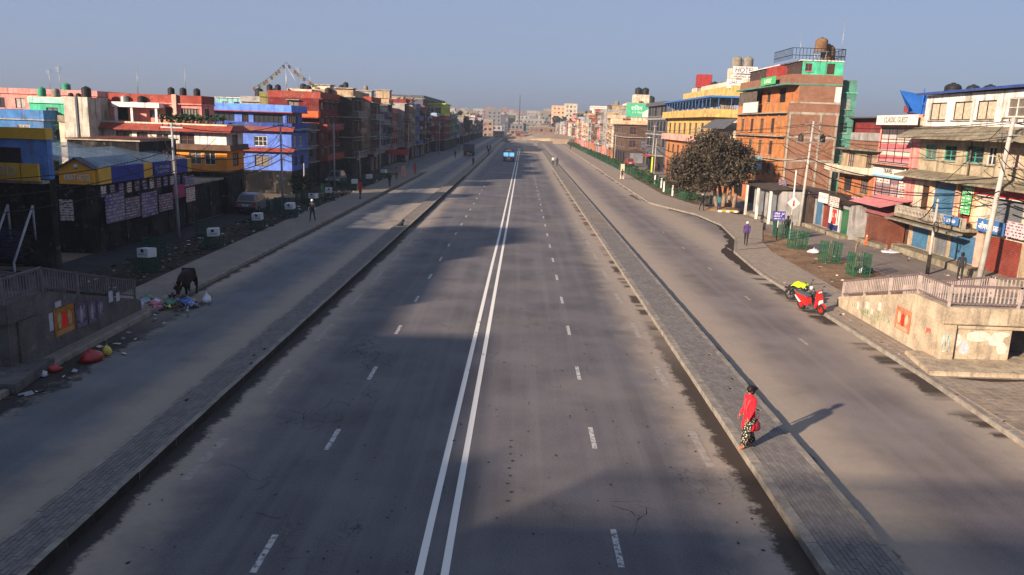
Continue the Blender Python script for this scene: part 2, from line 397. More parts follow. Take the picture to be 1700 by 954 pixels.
# footpaths
FR=[(13.9,14),(14.35,26),(14.3,45),(14.9,53),(16.7,59.5),(17.75,68),(17.3,75.6),(15.6,81.5),(14.4,86),(14.5,107),(14.8,143),(15.5,240),(16.5,420)]
FRo=[(19.6,420),(18.9,240),(18.6,143),(17.6,97),(19.0,86),(20.6,80.6),(22.2,71),(20.6,66),(18.2,58),(17.4,53),(17.0,40),(17.0,30.5),(20.5,30.5),(20.5,14)]
footR=structure(MB().prism(FR+FRo,-.02,.15).build('footpath',M_TILER,fix=True))
FL=[(-14.3,14),(-14.9,25),(-15.1,35),(-15.3,66),(-15.4,94),(-15.3,118),(-16.5,128)]
FLo=[(-19,132),(-18.4,118),(-18.2,60),(-17.8,42),(-17.6,36),(-17.6,31.5),(-20.6,31.5),(-20.6,14)]
footL=structure(MB().prism((FL+FLo)[::-1],-.02,.15).build('footpath',M_TILE,fix=True))
def kerb_run(path,parent,side,w=.16,h=.165):
    mb=None
    for a,b in zip(path,path[1:]):
        a,b=Vector(a),Vector(b); L=(b-a).length; k=max(1,int(round(L/1.0))); s=L/k; ang=atan2(b.y-a.y,b.x-a.x)
        for i in range(k):
            key=('krun',round(s,2),side)
            if key not in MESH:
                q=MB(); q.box(.006,-w*side,-.011,s-.006,.012*side,h); MESH[key]=q.mesh(M_KERB,'kerb_stone',bevel=.012)
            p=a.lerp(b,i/k); inst('kerb_stone',MESH[key],parent,(p.x,p.y,0),ang)
kerb_run(FR[:11],footR,-1); kerb_run(FL,footL,1)
# loose footpath pavers where they are close enough to tell apart
pm=[MB().box(.006,.006,0,.284,.284,.02+.003*k,bottom=False).mesh((mat('tan_paver',(.22,.175,.135),.9,.25,3),mat('light_tan_paver',(.25,.2,.15),.9,.25,3),mat('dull_tan_paver',(.19,.155,.125),.9,.25,3))[k],'paver') for k in range(3)]
cnt=0
for i in range(40):
    for j in range(14):
        x,y=14.35+j*.29,18.4+i*.29
        if y<25.3 and x<18.2 and cnt<300: inst('paver',pm[random.choice((0,0,1,1,2))],footR,(x,y,.151)); cnt+=1
# verges of bare dirt
verR=structure(MB().prism([(17.0,30.5),(17.0,40),(17.4,53),(18.2,58),(20.6,66),(20.9,60),(21.9,50),(21.6,30.5)],-.02,.10).build('dirt_verge',M_DIRT,fix=True))
verR2=structure(MB().prism([(19.0,86),(17.6,97),(18.6,143),(18.9,240),(19.6,400),(21.0,400),(20.8,86)],-.02,.10).build('dirt_verge',mat('mossy_dirt',(.11,.085,.045),.95,.5,.8,bump=.5),fix=True))
verL=structure(MB().prism([(-17.6,31.5),(-17.6,36),(-17.8,42),(-18.2,60),(-18.4,118),(-21.2,118),(-21.4,31.5)][::-1],-.02,.12).build('dirt_verge',mat('dark_dirt',(.03,.024,.02),.95,.5,.6,bump=.5),fix=True))  # left verge: dirt with shade put into its colour
# plinths and broken pavement at the foot of the shop rows are built with the shops
ragged('damp_gutter',[(14.25,44),(14.85,53),(16.6,59.5),(17.6,68),(17.2,75.6),(15.5,81.5)],.75,.8,M_WET,side=-1,amp=.6)
ragged('puddle',[(13.8,88),(13.9,97)],.5,.6,M_WATER,z=.008,side=-1); ragged('damp_gutter',[(10.6,94),(13.9,93)],.8,.6,M_WET,side=1)
ragged('footpath_crack',[(15.1,53.5),(17.6,55.2)],.16,.12,M_WET,z=.156); ragged('footpath_crack',[(16.8,60.2),(19.2,58.6)],.14,.1,M_WET,z=.156)
ragged('footpath_crack',[(16.9,42.2),(14.9,41.2)],.18,.1,M_WET,z=.156)
# cracks, patches and spots in the old asphalt: too many and too fine to count
def road_wear():
    rr=random.Random(77); q=MB()
    def crack(x,y,a,n,w):
        p=Vector((x,y,.0042))
        for i in range(n):
            a+=rr.gauss(0,.55); d=Vector((cos(a),sin(a),0)); l=rr.uniform(.10,.28); e=p+d*l; s=Vector((-d.y,d.x,0))*w*rr.uniform(.5,1.2)
            q.face([p-s,e-s*.8,e+s*.8,p+s]); 
            if rr.random()<.22 and n>4: crack(e.x,e.y,a+rr.choice((-1,1))*rr.uniform(.7,1.3),n//2,w*.7)
            p=e
    for (cx,cy,sp,k) in ((-5.3,26.5,.45,34),(-5.7,27.8,.35,16),(-4.7,22.3,.5,9),(-5.5,20.2,.45,10),(2.6,15.8,.25,4),(1.6,24,.9,5),(-5.9,16.2,.4,5),(-3.4,31,.5,5),(1.9,31,.6,4)):
        for i in range(k): crack(cx+rr.gauss(0,sp),cy+rr.gauss(0,sp*1.3),rr.choice((pi/2,0,1.2,-1.2))+rr.gauss(0,.4),rr.randint(2,5),rr.uniform(.004,.009))
    for i in range(330):
        x=rr.uniform(-8,5.7); y=13+rr.random()**1.6*75; r=rr.uniform(.012,.035)*(1+y*.02); n=7
        q.face([(x+r*rr.uniform(.5,1.2)*cos(2*pi*j/n),y+1.4*r*rr.uniform(.5,1.2)*sin(2*pi*j/n),.0045) for j in range(n)],1)
    for i in range(9):
        x=.02+rr.uniform(-.06,.06); y=16+.42*i; r=.05; q.face([(x+r*rr.uniform(.6,1.2)*cos(2*pi*j/8),y+r*rr.uniform(.6,1.2)*sin(2*pi*j/8),.0046) for j in range(8)],1)
    o=q.build('asphalt_cracks',[mat('crack_dark',(.016,.015,.016),.9,.2,3,bump=0),mat('oil_spot',(.035,.032,.034),.6,.3,4,bump=0)]); o['kind']='stuff'
    for p in o.data.polygons:
        if p.normal.z<0: p.flip()
road_wear()
# raised earth bank where the road bends away
bank=MB(); pr=[(-6,352,-.5),(0,345,.5),(6,338,1.9),(12,335,2.2),(20,336,2.0),(34,345,2.6),(60,380,3.2)]
for a,b in zip(pr,pr[1:]):
    bank.face([(a[0],a[1],-.1),(b[0],b[1],-.1),(b[0],b[1],max(.1,b[2])),(a[0],a[1],max(.1,a[2]))])
    bank.face([(a[0],a[1],max(.1,a[2])),(b[0],b[1],max(.1,b[2])),(b[0]-2,b[1]+60,3.4),(a[0]-2,a[1]+60,3.0)])
structure(bank.build('earth_bank',M_EARTH))
rw=MB(); pr2=[(-7,336,.1),(-2,336,.5),(2,333,1.0),(7,331,1.15),(13,331,.6)]
for a,b in zip(pr2,pr2[1:]): rw.obox(((a[0]+b[0])/2,(a[1]+b[1])/2,(a[2]+b[2])/4),((b[0]-a[0])/2,(b[1]-a[1])/2,0),(0,.15,0),(0,0,(a[2]+b[2])/4+.2))
tag(rw.build('retaining_wall',mat('dark_wall',(.10,.09,.08))),'low curved retaining wall across the far end of the road','wall')
# far hills the city climbs
hb=MB(); nx,ny=40,24; V={}
def hz(x,y): return -0.5+max(0,(y-520))/2100*24*(1+.25*sin(x*.004+1)+.15*sin(x*.011+y*.003))
for i in range(nx):
    for j in range(ny):
        V[i,j]=(-1800+3600*i/(nx-1), 430+2600*j/(ny-1))
for i in range(nx-1):
    for j in range(ny-1):
        hb.face([(V[p][0],V[p][1],hz(*V[p])) for p in ((i,j),(i+1,j),(i+1,j+1),(i,j+1))],0,True)
structure(hb.build('hills',mat('hill_ground',(.13,.11,.08),.95,.3,.02)))
# ---- air
def make_haze():
    n=bpy.data.materials.new('haze_air'); n.use_nodes=True; t=n.node_tree; t.nodes.clear()
    o=t.nodes.new('ShaderNodeOutputMaterial'); v=t.nodes.new('ShaderNodeVolumePrincipled')
    v.inputs['Color'].default_value=(.265,.32,.41,1); v.inputs['Density'].default_value=.0006; v.inputs['Anisotropy'].default_value=.1
    t.links.new(v.outputs[0],o.inputs['Volume'])
    h=MB().box(-2950,-450,-1.6,2950,3150,62).build('haze',n); h['kind']='stuff'
make_haze()
# ---------------------------------------------------------------- text (all lettering evaluated in one go)
_TX={}
def prep_texts(strings):
    obs=[]
    for s in strings:
        c=bpy.data.curves.new('lettering','FONT'); c.body=s; c.size=1.0; c.align_x='CENTER'; c.align_y='CENTER'; c.extrude=.012; c.resolution_u=3
        o=link(bpy.data.objects.new('lettering',c)); obs.append((s,o))
    dg=bpy.context.evaluated_depsgraph_get()
    for s,o in obs:
        me=bpy.data.meshes.new_from_object(o.evaluated_get(dg)); _TX[s]=me
    for s,o in obs:
        c=o.data; bpy.data.objects.remove(o); bpy.data.curves.remove(c)
STR=["3D","KIRAT HOTEL","CLASSIC GUEST","TRAVEL","शिवम","हायात आयुर्वेदिक उपचार","औषधि पसल","HOTEL","J89"]
prep_texts(STR)
def txmesh(s,m):
    k=(s,m.name)
    if k not in MESH:
        me=_TX[s].copy(); me.materials.clear(); me.materials.append(m); MESH[k]=me
    return MESH[k]
def text_on(parent,s,m,u,z,w,h,d=-.02,name='lettering'):
    """lettering centred at u,z in the local x/z plane of its board, stretched to w x h"""
    me=txmesh(s,m); xs=[v.co.x for v in me.vertices]; ys=[v.co.y for v in me.vertices]
    bw,bh=max(xs)-min(xs),max(ys)-min(ys); cx,cy=(max(xs)+min(xs))/2,(max(ys)+min(ys))/2
    sx,sy=w/bw,h/bh
    o=inst(name,me,parent,(u-cx*sx,d,z-cy*sy),(pi/2,0,0),(sx,sy,1)); return o
_RS=random.Random(41)
def marks(parent,m,u,z,w,h,d=-.02,name='lettering'):
    """a line of lettering too small to read in the photograph: uneven strokes, no real characters"""
    q=MB(); x=-w/2
    while x<w/2-h*.2:
        cw=h*_RS.uniform(.35,.75)
        if _RS.random()<.16: x+=h*.4; continue
        cw=min(cw,w/2-x); t=h*.17; y=-h/2
        q.box(x,0,y,x+t,.006,h/2)
        if _RS.random()<.7: zz=_RS.choice((-h/2,-h*.1,h/2-t)); q.box(x+t+.001,0,zz,x+cw,.006,zz+t)
        if _RS.random()<.5: q.box(x+cw-t,0,-h/2+t*1.1,x+cw,.006,h*_RS.uniform(.0,.3))
        x+=cw+h*.16
    return inst(name,q.mesh(m,name),parent,(u,d,z))

# ---------------------------------------------------------------- shared materials
GLASS=mat('window_glass',(.025,.03,.035),.12,.2,.7,bump=0,spec=.5)
DARKIN=mat('dark_interior',(.012,.011,.01),.9,.3,1,bump=0)
CURT=mat('curtain_cloth',(.42,.34,.25),.9,.35,5,bump=.3)
def _curt():
    n=NT('pink_curtain'); x,y,z=n.sep(); f=n.math('FRACT',n.math('DIVIDE',n.math('SUBTRACT',z,6.17),.885)); w=n.math('ADD',f,n.math('MULTIPLY',n.math('SUBTRACT',n.noise(2.5,3),.5),.25))
    c=n.mix(n.step(w,.58,.66),n.mix(n.step(w,.2,.3),(.50,.20,.22),(.46,.10,.11)),(.56,.48,.40)); c=n.mix(n.step(z,7.93,7.99),c,n.mix(n.step(z,8.25,8.3),(.42,.38,.36),(.03,.03,.035)))
    fold=n.noise(1,2,n.mapv((14,14,.6))); return n.out(n.mix(n.math('MULTIPLY',n.step(fold,.4,.65),.35),c,(.22,.12,.12)),.7)
PINKCURT=_curt()
POSTERED=grid_mat('postered_glass',(.10,.10,.12),(.62,.55,.48),4,5,(.28,.06,.07))
WOODF=mat('dark_wood_frame',(.055,.03,.02),.6,.3,4); WHITEF=mat('white_frame',(.55,.52,.46),.6,.2,4)
GREENF=mat('green_frame',(.05,.27,.19),.6,.25,4); BLACKF=mat('black_frame',(.02,.018,.018),.5,.2,4); REDF=mat('red_wood',(.22,.04,.025),.6,.3,3); PINKF=mat('pink_frame',(.50,.33,.27),.6,.2,4)
SHUT={k:mat('shutter_'+k,c,.5,.3,1.0,streak=.35,metal=.0,spec=(.04 if k=='dark' else .3)) for k,c in dict(blue=(.05,.14,.24),grey=(.16,.17,.18),red=(.19,.035,.022),dark=(.008,.008,.010),brown=(.13,.04,.022),green=(.02,.11,.045),navy=(.02,.035,.12)).items()}  # dark shutters carry the left shop fronts' shade in their colour
STEEL=mat('galvanised_steel',(.30,.31,.32),.45,.25,3,metal=.6)
TANKM={'black':mat('black_tank',(.018,.018,.018),.5,.3,2),'green':mat('green_tank',(.03,.20,.11),.5,.3,2),'steel':mat('steel_tank',(.28,.27,.25),.4,.3,2,metal=.5),'rust':mat('rusty_tank',(.13,.075,.04),.8,.45,2),'red':mat('red_tank',(.25,.03,.03),.6,.3,2),'grey':mat('grey_tank',(.17,.15,.12),.7,.3,2)}

# ---------------------------------------------------------------- windows, doors, shutters (shared meshes, local x right, y into the wall, z up)
def win_meshes(w,h,nx,nz,fm,pm,fw=.06,arch=False):
    k=('win',round(w,2),round(h,2),nx,nz,fm.name,pm.name)
    if k not in MESH:
        q=MB(); t=.05
        q.box(0,-t/2,0,fw,t,h); q.box(w-fw,-t/2,0,w,t,h); q.box(fw,-t/2,0,w-fw,t,fw); q.box(fw,-t/2,h-fw,w-fw,t,h)
        for i in range(1,nx): x=w*i/nx; q.box(x-fw*.4,-t/2+.004,fw,x+fw*.4,t,h-fw)
        for i in range(1,nz):
            z=h*i/nz
            for j in range(nx): q.box(w*j/nx+fw*(.4 if j else 1),-t/2+.008,z-fw*.3,w*(j+1)/nx-fw*(.4 if j<nx-1 else 1),t,z+fw*.3)
        p=MB(); p.box(fw*.8,.02,fw*.8,w-fw*.8,.035,h-fw*.8)
        s=MB(); s.box(-.08,-.12,-.07,w+.08,.02,0)
        MESH[k]=(q.mesh(fm,'window'),p.mesh(pm,'pane'),s.mesh(M_CONC,'sill'))
    return MESH[k]
def shutter_mesh(w,h,m):
    k=('shut',round(w,2),round(h,2),m.name)
    if k not in MESH:
        q=MB(); n=max(6,min(26,int(h/.095)))
        for i in range(n):
            z0,z1=h*i/n,h*(i+1)/n; zm=(z0+z1)/2
            q.face([(0,.0,z0),(w,.0,z0),(w,-.03,zm),(0,-.03,zm)]); q.face([(0,-.03,zm),(w,-.03,zm),(w,0,z1),(0,0,z1)])
        q.box(0,-.05,0,w,.01,.08); MESH[k]=q.mesh(m,'shutter')
    return MESH[k]
def door_mesh(w,h,m):
    k=('door',round(w,2),round(h,2),m.name)
    if k not in MESH:
        q=MB(); q.box(0,0,0,w,.05,h)
        for a,b in ((.08,.45),(.52,.92)):
            for i in range(2): q.box(w*(.08+.46*i),-.015,h*a,w*(.46+.46*i),0.001,h*b)
        MESH[k]=q.mesh(m,'door')
    return MESH[k]
PANES=[GLASS,GLASS,GLASS,mat('dull_curtain',(.13,.11,.09),.4,.4,3,bump=0,spec=.5),mat('sky_glass',(.09,.11,.14),.08,.2,.7,bump=0,spec=.6),mat('pale_curtain',(.24,.20,.17),.4,.4,4,bump=0,spec=.5)]
ST={'dark':(WOODF,GLASS,2,1),'white':(WHITEF,GLASS,2,2),'white3':(WHITEF,GLASS,3,2),'curt':(BLACKF,CURT,2,1),'green':(GREENF,GLASS,2,3),'pinkw':(PINKF,CURT,3,2),'wood':(WOODF,GLASS,3,2),
    'band':(BLACKF,GLASS,6,1),'bandpink':(BLACKF,PINKCURT,4,3),'blackgrid':(BLACKF,POSTERED,4,2),'plain':(WOODF,GLASS,1,1),'red':(REDF,GLASS,2,2)}

class Frame:
    def __init__(s,b,origin,rot): s.b,s.o,s.r=b,Vector(origin),rot
    def p(s,u,d,z):
        c,n=cos(s.r),sin(s.r); return Vector((s.o.x+u*c-d*n, s.o.y+u*n+d*c, s.o.z+z))
    def world(s,u,d,z):
        q=s.p(u,d,z); c,n=cos(s.b.rz),sin(s.b.rz)
        return (s.b.x+q.x*c-q.y*n, s.b.y+q.x*n+q.y*c, q.z)
    @property
    def wr(s): return s.r+s.b.rz
    def put(s,name,me,u,d,z,parent=None): return inst(name,me,parent or s.b.e,s.p(u,d,z),s.r)
    def item(s,u,z,w,h,style,d):
        if style in ST:
            fm,pm,nx,nz=ST[style]; pm=PANES[_RS.randrange(len(PANES))] if pm is GLASS else pm; a,b,c=win_meshes(w,h,nx,nz,fm,pm)
            o=s.put('window',a,u,d+.08,z); inst('pane',b,o)
            if s.b.sills: inst('sill',c,o,(0,-.085,0))
            if s.b.hoods and h<1.9:
                k=('hood',round(w,2))
                if k not in MESH: MESH[k]=MB().box(-.14,-.42,0,w+.14,.01,.07).mesh(M_CONC,'window_hood')
                inst('window_hood',MESH[k],o,(0,-.085,h+.09))
        elif style.startswith('s:'): s.put('shutter',shutter_mesh(w,h,SHUT[style[2:]]),u,d+.09,z)
        elif style.startswith('d:'):
            o=s.put('door',door_mesh(w,h,{'wood':WOODF,'red':REDF,'green':SHUT['green'],'blue':SHUT['blue']}[style[2:]]),u,d+.09,z)

class Building:
    def __init__(s,name,label,x,y0,y1,dep,side,cat='building',group=None,rz=0.0,z=0.0,sills=True):
        s.x,s.y,s.L,s.D,s.side,s.rz,s.sills=x,y0,y1-y0,dep,side,rz,sills; s.hoods=False
        s.e=thing(name,label,cat,(x,y0,0),rz,group)
        s.top=0
        if side>0: s.F=Frame(s,(0,s.L,0),-pi/2); s.C=Frame(s,(0,0,0),0); s.R=Frame(s,(dep,0,0),pi/2)
        else: s.F=Frame(s,(0,0,0),pi/2); s.C=Frame(s,(-dep,0,0),0); s.R=Frame(s,(-dep,s.L,0),-pi/2)
        s.WF,s.WC=s.L,dep
    def storey(s,z0,z1,m,F=(),C=(),inF=0.0,inC=0.0,mC=None,rev=.2,uF=None,uC=None,name='wall'):
        """one block of walls with recessed openings on the road face F and the camera face C: items (u,z,w,h,style), z from z0"""
        mb=MB(); mats=[m,mC or m,DARKIN]
        for fr,W,items,ins,mi,o0,o1 in ((s.F,s.WF,F,inF,0,0,inC),(s.C,s.WC,C,inC,1,0,0)):
            # trim the ends where the other face is set in
            if fr is s.F: lo,hi=(inC if s.side<0 else 0),(W-(inC if s.side>0 else 0))
            else: lo,hi=(inF if s.side>0 else 0),(W-(inF if s.side<0 else 0))
            us=sorted({lo,hi}|{min(max(u,lo),hi) for it in items for u in (it[0],it[0]+it[2])}); zs=sorted({z0,z1}|{z0+v for it in items for v in (it[1],it[1]+it[3])})
            def hole(u,z):
                for it in items:
                    if it[0]<u<it[0]+it[2] and z0+it[1]<z<z0+it[1]+it[3]: return True
            for a,b in zip(us,us[1:]):
                for c,d in zip(zs,zs[1:]):
                    if b-a<1e-4 or d-c<1e-4 or hole((a+b)/2,(c+d)/2): continue
                    mb.face([fr.p(a,ins,c),fr.p(b,ins,c),fr.p(b,ins,d),fr.p(a,ins,d)],mi)
            for it in items:
                u,z,w,h,st=it[:5]; z+=z0; e=ins+rev
                mb.face([fr.p(u,e,z),fr.p(u+w,e,z),fr.p(u+w,e,z+h),fr.p(u,e,z+h)],2)
                for (ua,za),(ub,zb) in (((u,z),(u+w,z)),((u+w,z),(u+w,z+h)),((u+w,z+h),(u,z+h)),((u,z+h),(u,z))):
                    mb.face([fr.p(ua,ins,za),fr.p(ub,ins,zb),fr.p(ub,e,zb),fr.p(ua,e,za)],mi)
                if st!='hole': fr.item(u,z,w,h,st,ins)
        # plain back, far side and top
        if s.side>0: x0,x1=inF,s.D
        else: x0,x1=-s.D,-inF
        y0,y1=inC,s.L
        if s.side>0: mb.face([(x1,y0,z0),(x1,y1,z0),(x1,y1,z1),(x1,y0,z1)],1)
        else: mb.face([(x0,y1,z0),(x0,y0,z0),(x0,y0,z1),(x0,y1,z1)],1)
        mb.face([(x1,y1,z0),(x0,y1,z0),(x0,y1,z1),(x1,y1,z1)],1); mb.face([(x0,y0,z1),(x1,y0,z1),(x1,y1,z1),(x0,y1,z1)],1)
        s.top=max(s.top,z1); return mb.build(name,mats,s.e)
    def rows(s,fr,n,w,h,sill,style,u0=None,u1=None):
        W=s.WF if fr is s.F else s.WC; u0=.5 if u0 is None else u0; u1=W-.5 if u1 is None else u1
        if n<=0: return []
        p=(u1-u0)/n; return [(u0+p*i+(p-w)/2,sill,w,h,style) for i in range(n)]
    def slab(s,z,t,out,m,back=.02,name='floor_slab',inF=0.0,outC=None):
        oc=out if outC is None else outC
        mb=MB(); 
        if s.side>0: mb.box(-out+inF,-oc,z,s.D+back,s.L+back,z+t)
        else: mb.box(-s.D-back,-oc,z,out-inF,s.L+back,z+t)
        s.top=max(s.top,z+t); return mb.build(name,m,s.e)
    def parapet(s,z,h,m,out=.0,t=.14,name='parapet',inF=0.0,inC=0.0):
        if s.side>0: x0,x1=-out+inF,s.D+.015
        else: x0,x1=-s.D-.015,out-inF
        y0,y1=-out+inC,s.L+.015; mb=MB()
        mb.box(x0,y0,z,x1,y0+t,z+h); mb.box(x0,y1-t,z,x1,y1,z+h); mb.box(x0,y0+t,z,x0+t,y1-t,z+h); mb.box(x1-t,y0+t,z,x1,y1-t,z+h)
        s.top=max(s.top,z+h); return mb.build(name,m,s.e)
    def fbox(s,fr,name,u0,u1,d0,d1,z0,z1,m,parent=None,bevel=0):
        q=MB().box(0,d0,0,u1-u0,d1,z1-z0); return fr.put(name,q.mesh(m,name,bevel=bevel),u0,0,z0,parent)
    def balcony(s,fr,u0,u1,z,dep,m,rail='bars',rh=.85,rm=None,t=.12):
        o=s.fbox(fr,'balcony',u0,u1,-dep,-.002,z,z+t,m)
        q=MB(); W=u1-u0; rm=rm or STEEL
        if rail=='bars':
            for (a,b) in (((0,-dep+.05),(W,-dep+.05)),((.03,-dep+.05),(.03,-.02)),((W-.03,-dep+.05),(W-.03,-.02))):
                L=sqrt((b[0]-a[0])**2+(b[1]-a[1])**2); k=max(1,int(L/.16))
                for i in range(k+1): x=a[0]+(b[0]-a[0])*i/k; y=a[1]+(b[1]-a[1])*i/k; q.tube((x,y,t),(x,y,rh),.014,n=4,caps=False)
                q.tube((a[0],a[1],rh),(b[0],b[1],rh),.028,n=5)
            q.build('railing',rm,o)
        elif rail=='balusters':
            k=int(W/.2)
            for i in range(k):
                x=(i+.5)*W/k; q.lathe([(.035,0),(.055,.12),(.03,.3),(.05,rh-.18)],(x,-dep+.08,t),6)
            q.box(0,-dep,rh-.06,W,-dep+.16,rh+.06)
            for x in (0,W/2-.1,W-.2): q.box(x,-dep-.01,t,x+.2,-dep+.17,rh-.061)
            q.build('balustrade',rm,o)
        else:
            q.box(0,-dep,t,W,-dep+.1,rh); q.box(0,-dep+.1,t,.1,-.003,rh); q.box(W-.1,-dep+.1,t,W,-.003,rh); q.build('balcony_wall',rm,o)
        return o
    def canopy(s,fr,u0,u1,z,dep,drop,m,t=.08,name='canopy',d0=0.0):
        W=u1-u0; q=MB(); q.v=[]; n=int(max(1,W/.15)) if name=='metal_awning' else 1
        for i in range(n):
            a,b=W*i/n,W*(i+1)/n; zz=.03 if i%2 and n>1 else 0
            k=len(q.v); q.v+=[(a,-.003+d0,zz),(b,-.003+d0,zz),(b,-dep,zz-drop),(a,-dep,zz-drop),(a,-.003+d0,zz-t),(b,-.003+d0,zz-t),(b,-dep,zz-drop-t),(a,-dep,zz-drop-t)]
            for f in ((3,2,1,0),(4,5,6,7),(2,3,7,6),(1,2,6,5),(3,0,4,7),(0,1,5,4)): q.f.append(tuple(k+j for j in f)); q.m.append(0); q.sm.append(False)
        return fr.put(name,q.mesh(m,name,fix=True),u0,0,z)
def sign(fr,name,label,u,z,w,h,bm,lines=(),d=-.12,tm=None,cat='sign',t=.06,frame=None,tilt=0.0,group=None,fill=.8):
    """a board fixed to a wall, a thing of its own; lines: (text, height share, centre share, width share, material)"""
    q=MB().box(0,0,0,w,t,h); o=q.build('signboard' if name is None else name,bm,None,fr.world(u,d,z),fr.wr,bevel=.008)
    tag(o,label,cat,group)
    for (s,hh,cz,ww,m) in lines:
        if s: text_on(o,s,m,w*.5,h*cz,w*ww,h*hh,-.013)
        else: marks(o,m,w*.5,h*cz,w*ww,h*hh,-.009)
    if frame:
        q=MB(); f=.05
        q.box(-f,-.02,-f,w+f,t*.7,-.001); q.box(-f,-.02,h+.001,w+f,t*.7,h+f); q.box(-f,-.02,0,-.001,t*.7,h); q.box(w+.001,-.02,0,w+f,t*.7,h); q.build('board_frame',frame,o)
    return o
# ---------------------------------------------------------------- roof things
ORD=['leftmost','second from left','third from left','fourth from left','fifth from left','sixth from left','rightmost']
def tank_mesh(kind,r,h):
    k=('tank',kind,round(r,2),round(h,2))
    if k not in MESH:
        q=MB(); prof=[(r*.96,0)]
        for i in range(5): z=h*(.05+.15*i); prof+=[(r,z),(r,z+h*.09),(r*.95,z+h*.115)]
        prof+=[(r*.93,h*.83),(r*.6,h*.95),(r*.28,h*.97),(r*.28,h*1.03),(r*.1,h*1.04)]
        q.lathe(prof,n=14); MESH[k]=q.mesh(TANKM[kind],'water_tank')
    return MESH[k]
def tanks(where,pts,kind='black',r=.55,h=1.2,stand=.0,group=None):
    """pts: (x,y,z) left to right as the camera sees them"""
    n=len(pts)
    if pts[0][0]<0: r,h=r*.66,h*.7
    for i,(x,y,z) in enumerate(pts):
        nm={1:''}.get(n, (ORD[i] if i<n-1 else 'rightmost')+' ')
        lab=(nm+kind+' water tank '+where).strip()
        if n==1: lab='single '+lab
        if len(lab.split())>16: print('LONG',lab)
        o=inst('water_tank',tank_mesh(kind,r,h),None,(x,y,z+stand)); tag(o,lab,'water tank',group or 'water tanks on the roofs')
        if stand>.05:
            q=MB()
            for a in (-1,1):
                for b in (-1,1): q.tube((a*r*.6,b*r*.6,-stand),(a*r*.75,b*r*.75,-.04),.05,n=5)
            q.box(-r,-r,-.05,r,r,-.002); q.build('stand',STEEL,o)
def antenna(x,y,z,h,label,kind=0):
    q=MB(); q.tube((0,0,0),(.06,0,h),.03,.02,5)
    if kind:
        for i in range(4): q.tube((-.45+.08*i,0,h-.1-.14*i),(.45-.08*i,0,h-.1-.14*i),.018,n=4)
    tag(q.build('antenna_mast',STEEL,None,(x,y,z)),label,'antenna')
# ---------------------------------------------------------------- plaster colours
P={}
def pl(name,col,**k):
    if name not in P: P[name]=pmat('plaster_'+name,col,**k)
    return P[name]
for nm,c in dict(cream=(.52,.44,.33),beige=(.36,.30,.20),white=(.60,.57,.53),pink=(.62,.22,.19),salmon=(.58,.30,.24),orange=(.38,.155,.055),rust=(.36,.13,.05),brown=(.11,.065,.045),darkbrown=(.05,.033,.028),
    teal=(.07,.19,.15),mint=(.06,.38,.23),blue=(.05,.12,.46),skyblue=(.10,.22,.52),paleblue=(.25,.32,.46),dblue=(.025,.055,.26),yellow=(.47,.31,.10),darkred=(.12,.014,.013),red=(.26,.035,.03),maroon=(.16,.022,.022),roofred=(.25,.05,.035),
    grey=(.26,.25,.24),dark=(.016,.015,.016),char=(.007,.007,.0075),lime=(.52,.60,.05),olive=(.17,.16,.06),tan=(.34,.25,.16),lilac=(.33,.27,.38),peach=(.62,.36,.22),slate=(.075,.08,.095)).items(): pl(nm,c)  # dark and char: near-black, with the left shop fronts' shade put in
M_BRICK=brick_mat('old_brick',(.24,.085,.042),(.13,.048,.026),(.20,.15,.11))
M_BRICKD=brick_mat('dark_brick',(.09,.045,.03),(.07,.035,.025),(.08,.065,.05))
M_BLUEROOF=mat('blue_metal_roof',(.025,.05,.19),.5,.25,1,spec=.4); M_TEALROOF=mat('faded_blue_roof',(.14,.22,.29),.5,.3,1,streak=.3,spec=.4)
M_PINKROOF=mat('pink_metal_roof',(.42,.16,.17),.6,.25,1,streak=.3); M_TIN=mat('rusty_tin',(.10,.075,.06),.7,.5,2,streak=.5); M_MOSSY=mat('mossy_concrete',(.21,.18,.125),.95,.45,1.2,streak=.6,bump=.4)
TW=mat('white_lettering',(.68,.66,.62),.6,.1); TK=mat('black_lettering',(.02,.02,.02),.6,.1); TR=mat('red_lettering',(.45,.03,.03),.6,.1); TGREY=mat('grey_lettering',(.14,.15,.14),.6,.1); TGRN=mat('pale_green_lettering',(.55,.72,.60),.6,.1)
BD={k:mat('board_'+k,c,.55,.15,1.5,spec=.3) for k,c in dict(white=(.58,.54,.48),red=(.38,.03,.025),green=(.06,.33,.11),blue=(.04,.13,.33),pink=(.55,.28,.28),mint=(.06,.33,.19),yellow=(.58,.33,.03),navy=(.015,.025,.12),purple=(.05,.04,.22),lightblue=(.16,.36,.48)).items()}
PRINT1=grid_mat('posters_pink',(.50,.27,.28),(.55,.42,.40),5,6,(.10,.04,.12)); PRINT2=grid_mat('posters_white',(.50,.48,.46),(.55,.38,.30),6,7,(.06,.06,.07)); PRINT3=grid_mat('posters_purple',(.07,.04,.14),(.15,.13,.17),4,5,(.30,.26,.36)); PRINT4=grid_mat('posters_blue',(.06,.065,.13),(.16,.065,.08),5,6,(.30,.29,.31))  # PRINT3 and PRINT4 darkened, left side shade put into the print
PRINTG=grid_mat('green_notices',(.06,.33,.11),(.07,.38,.14),4,5,(.50,.62,.48))

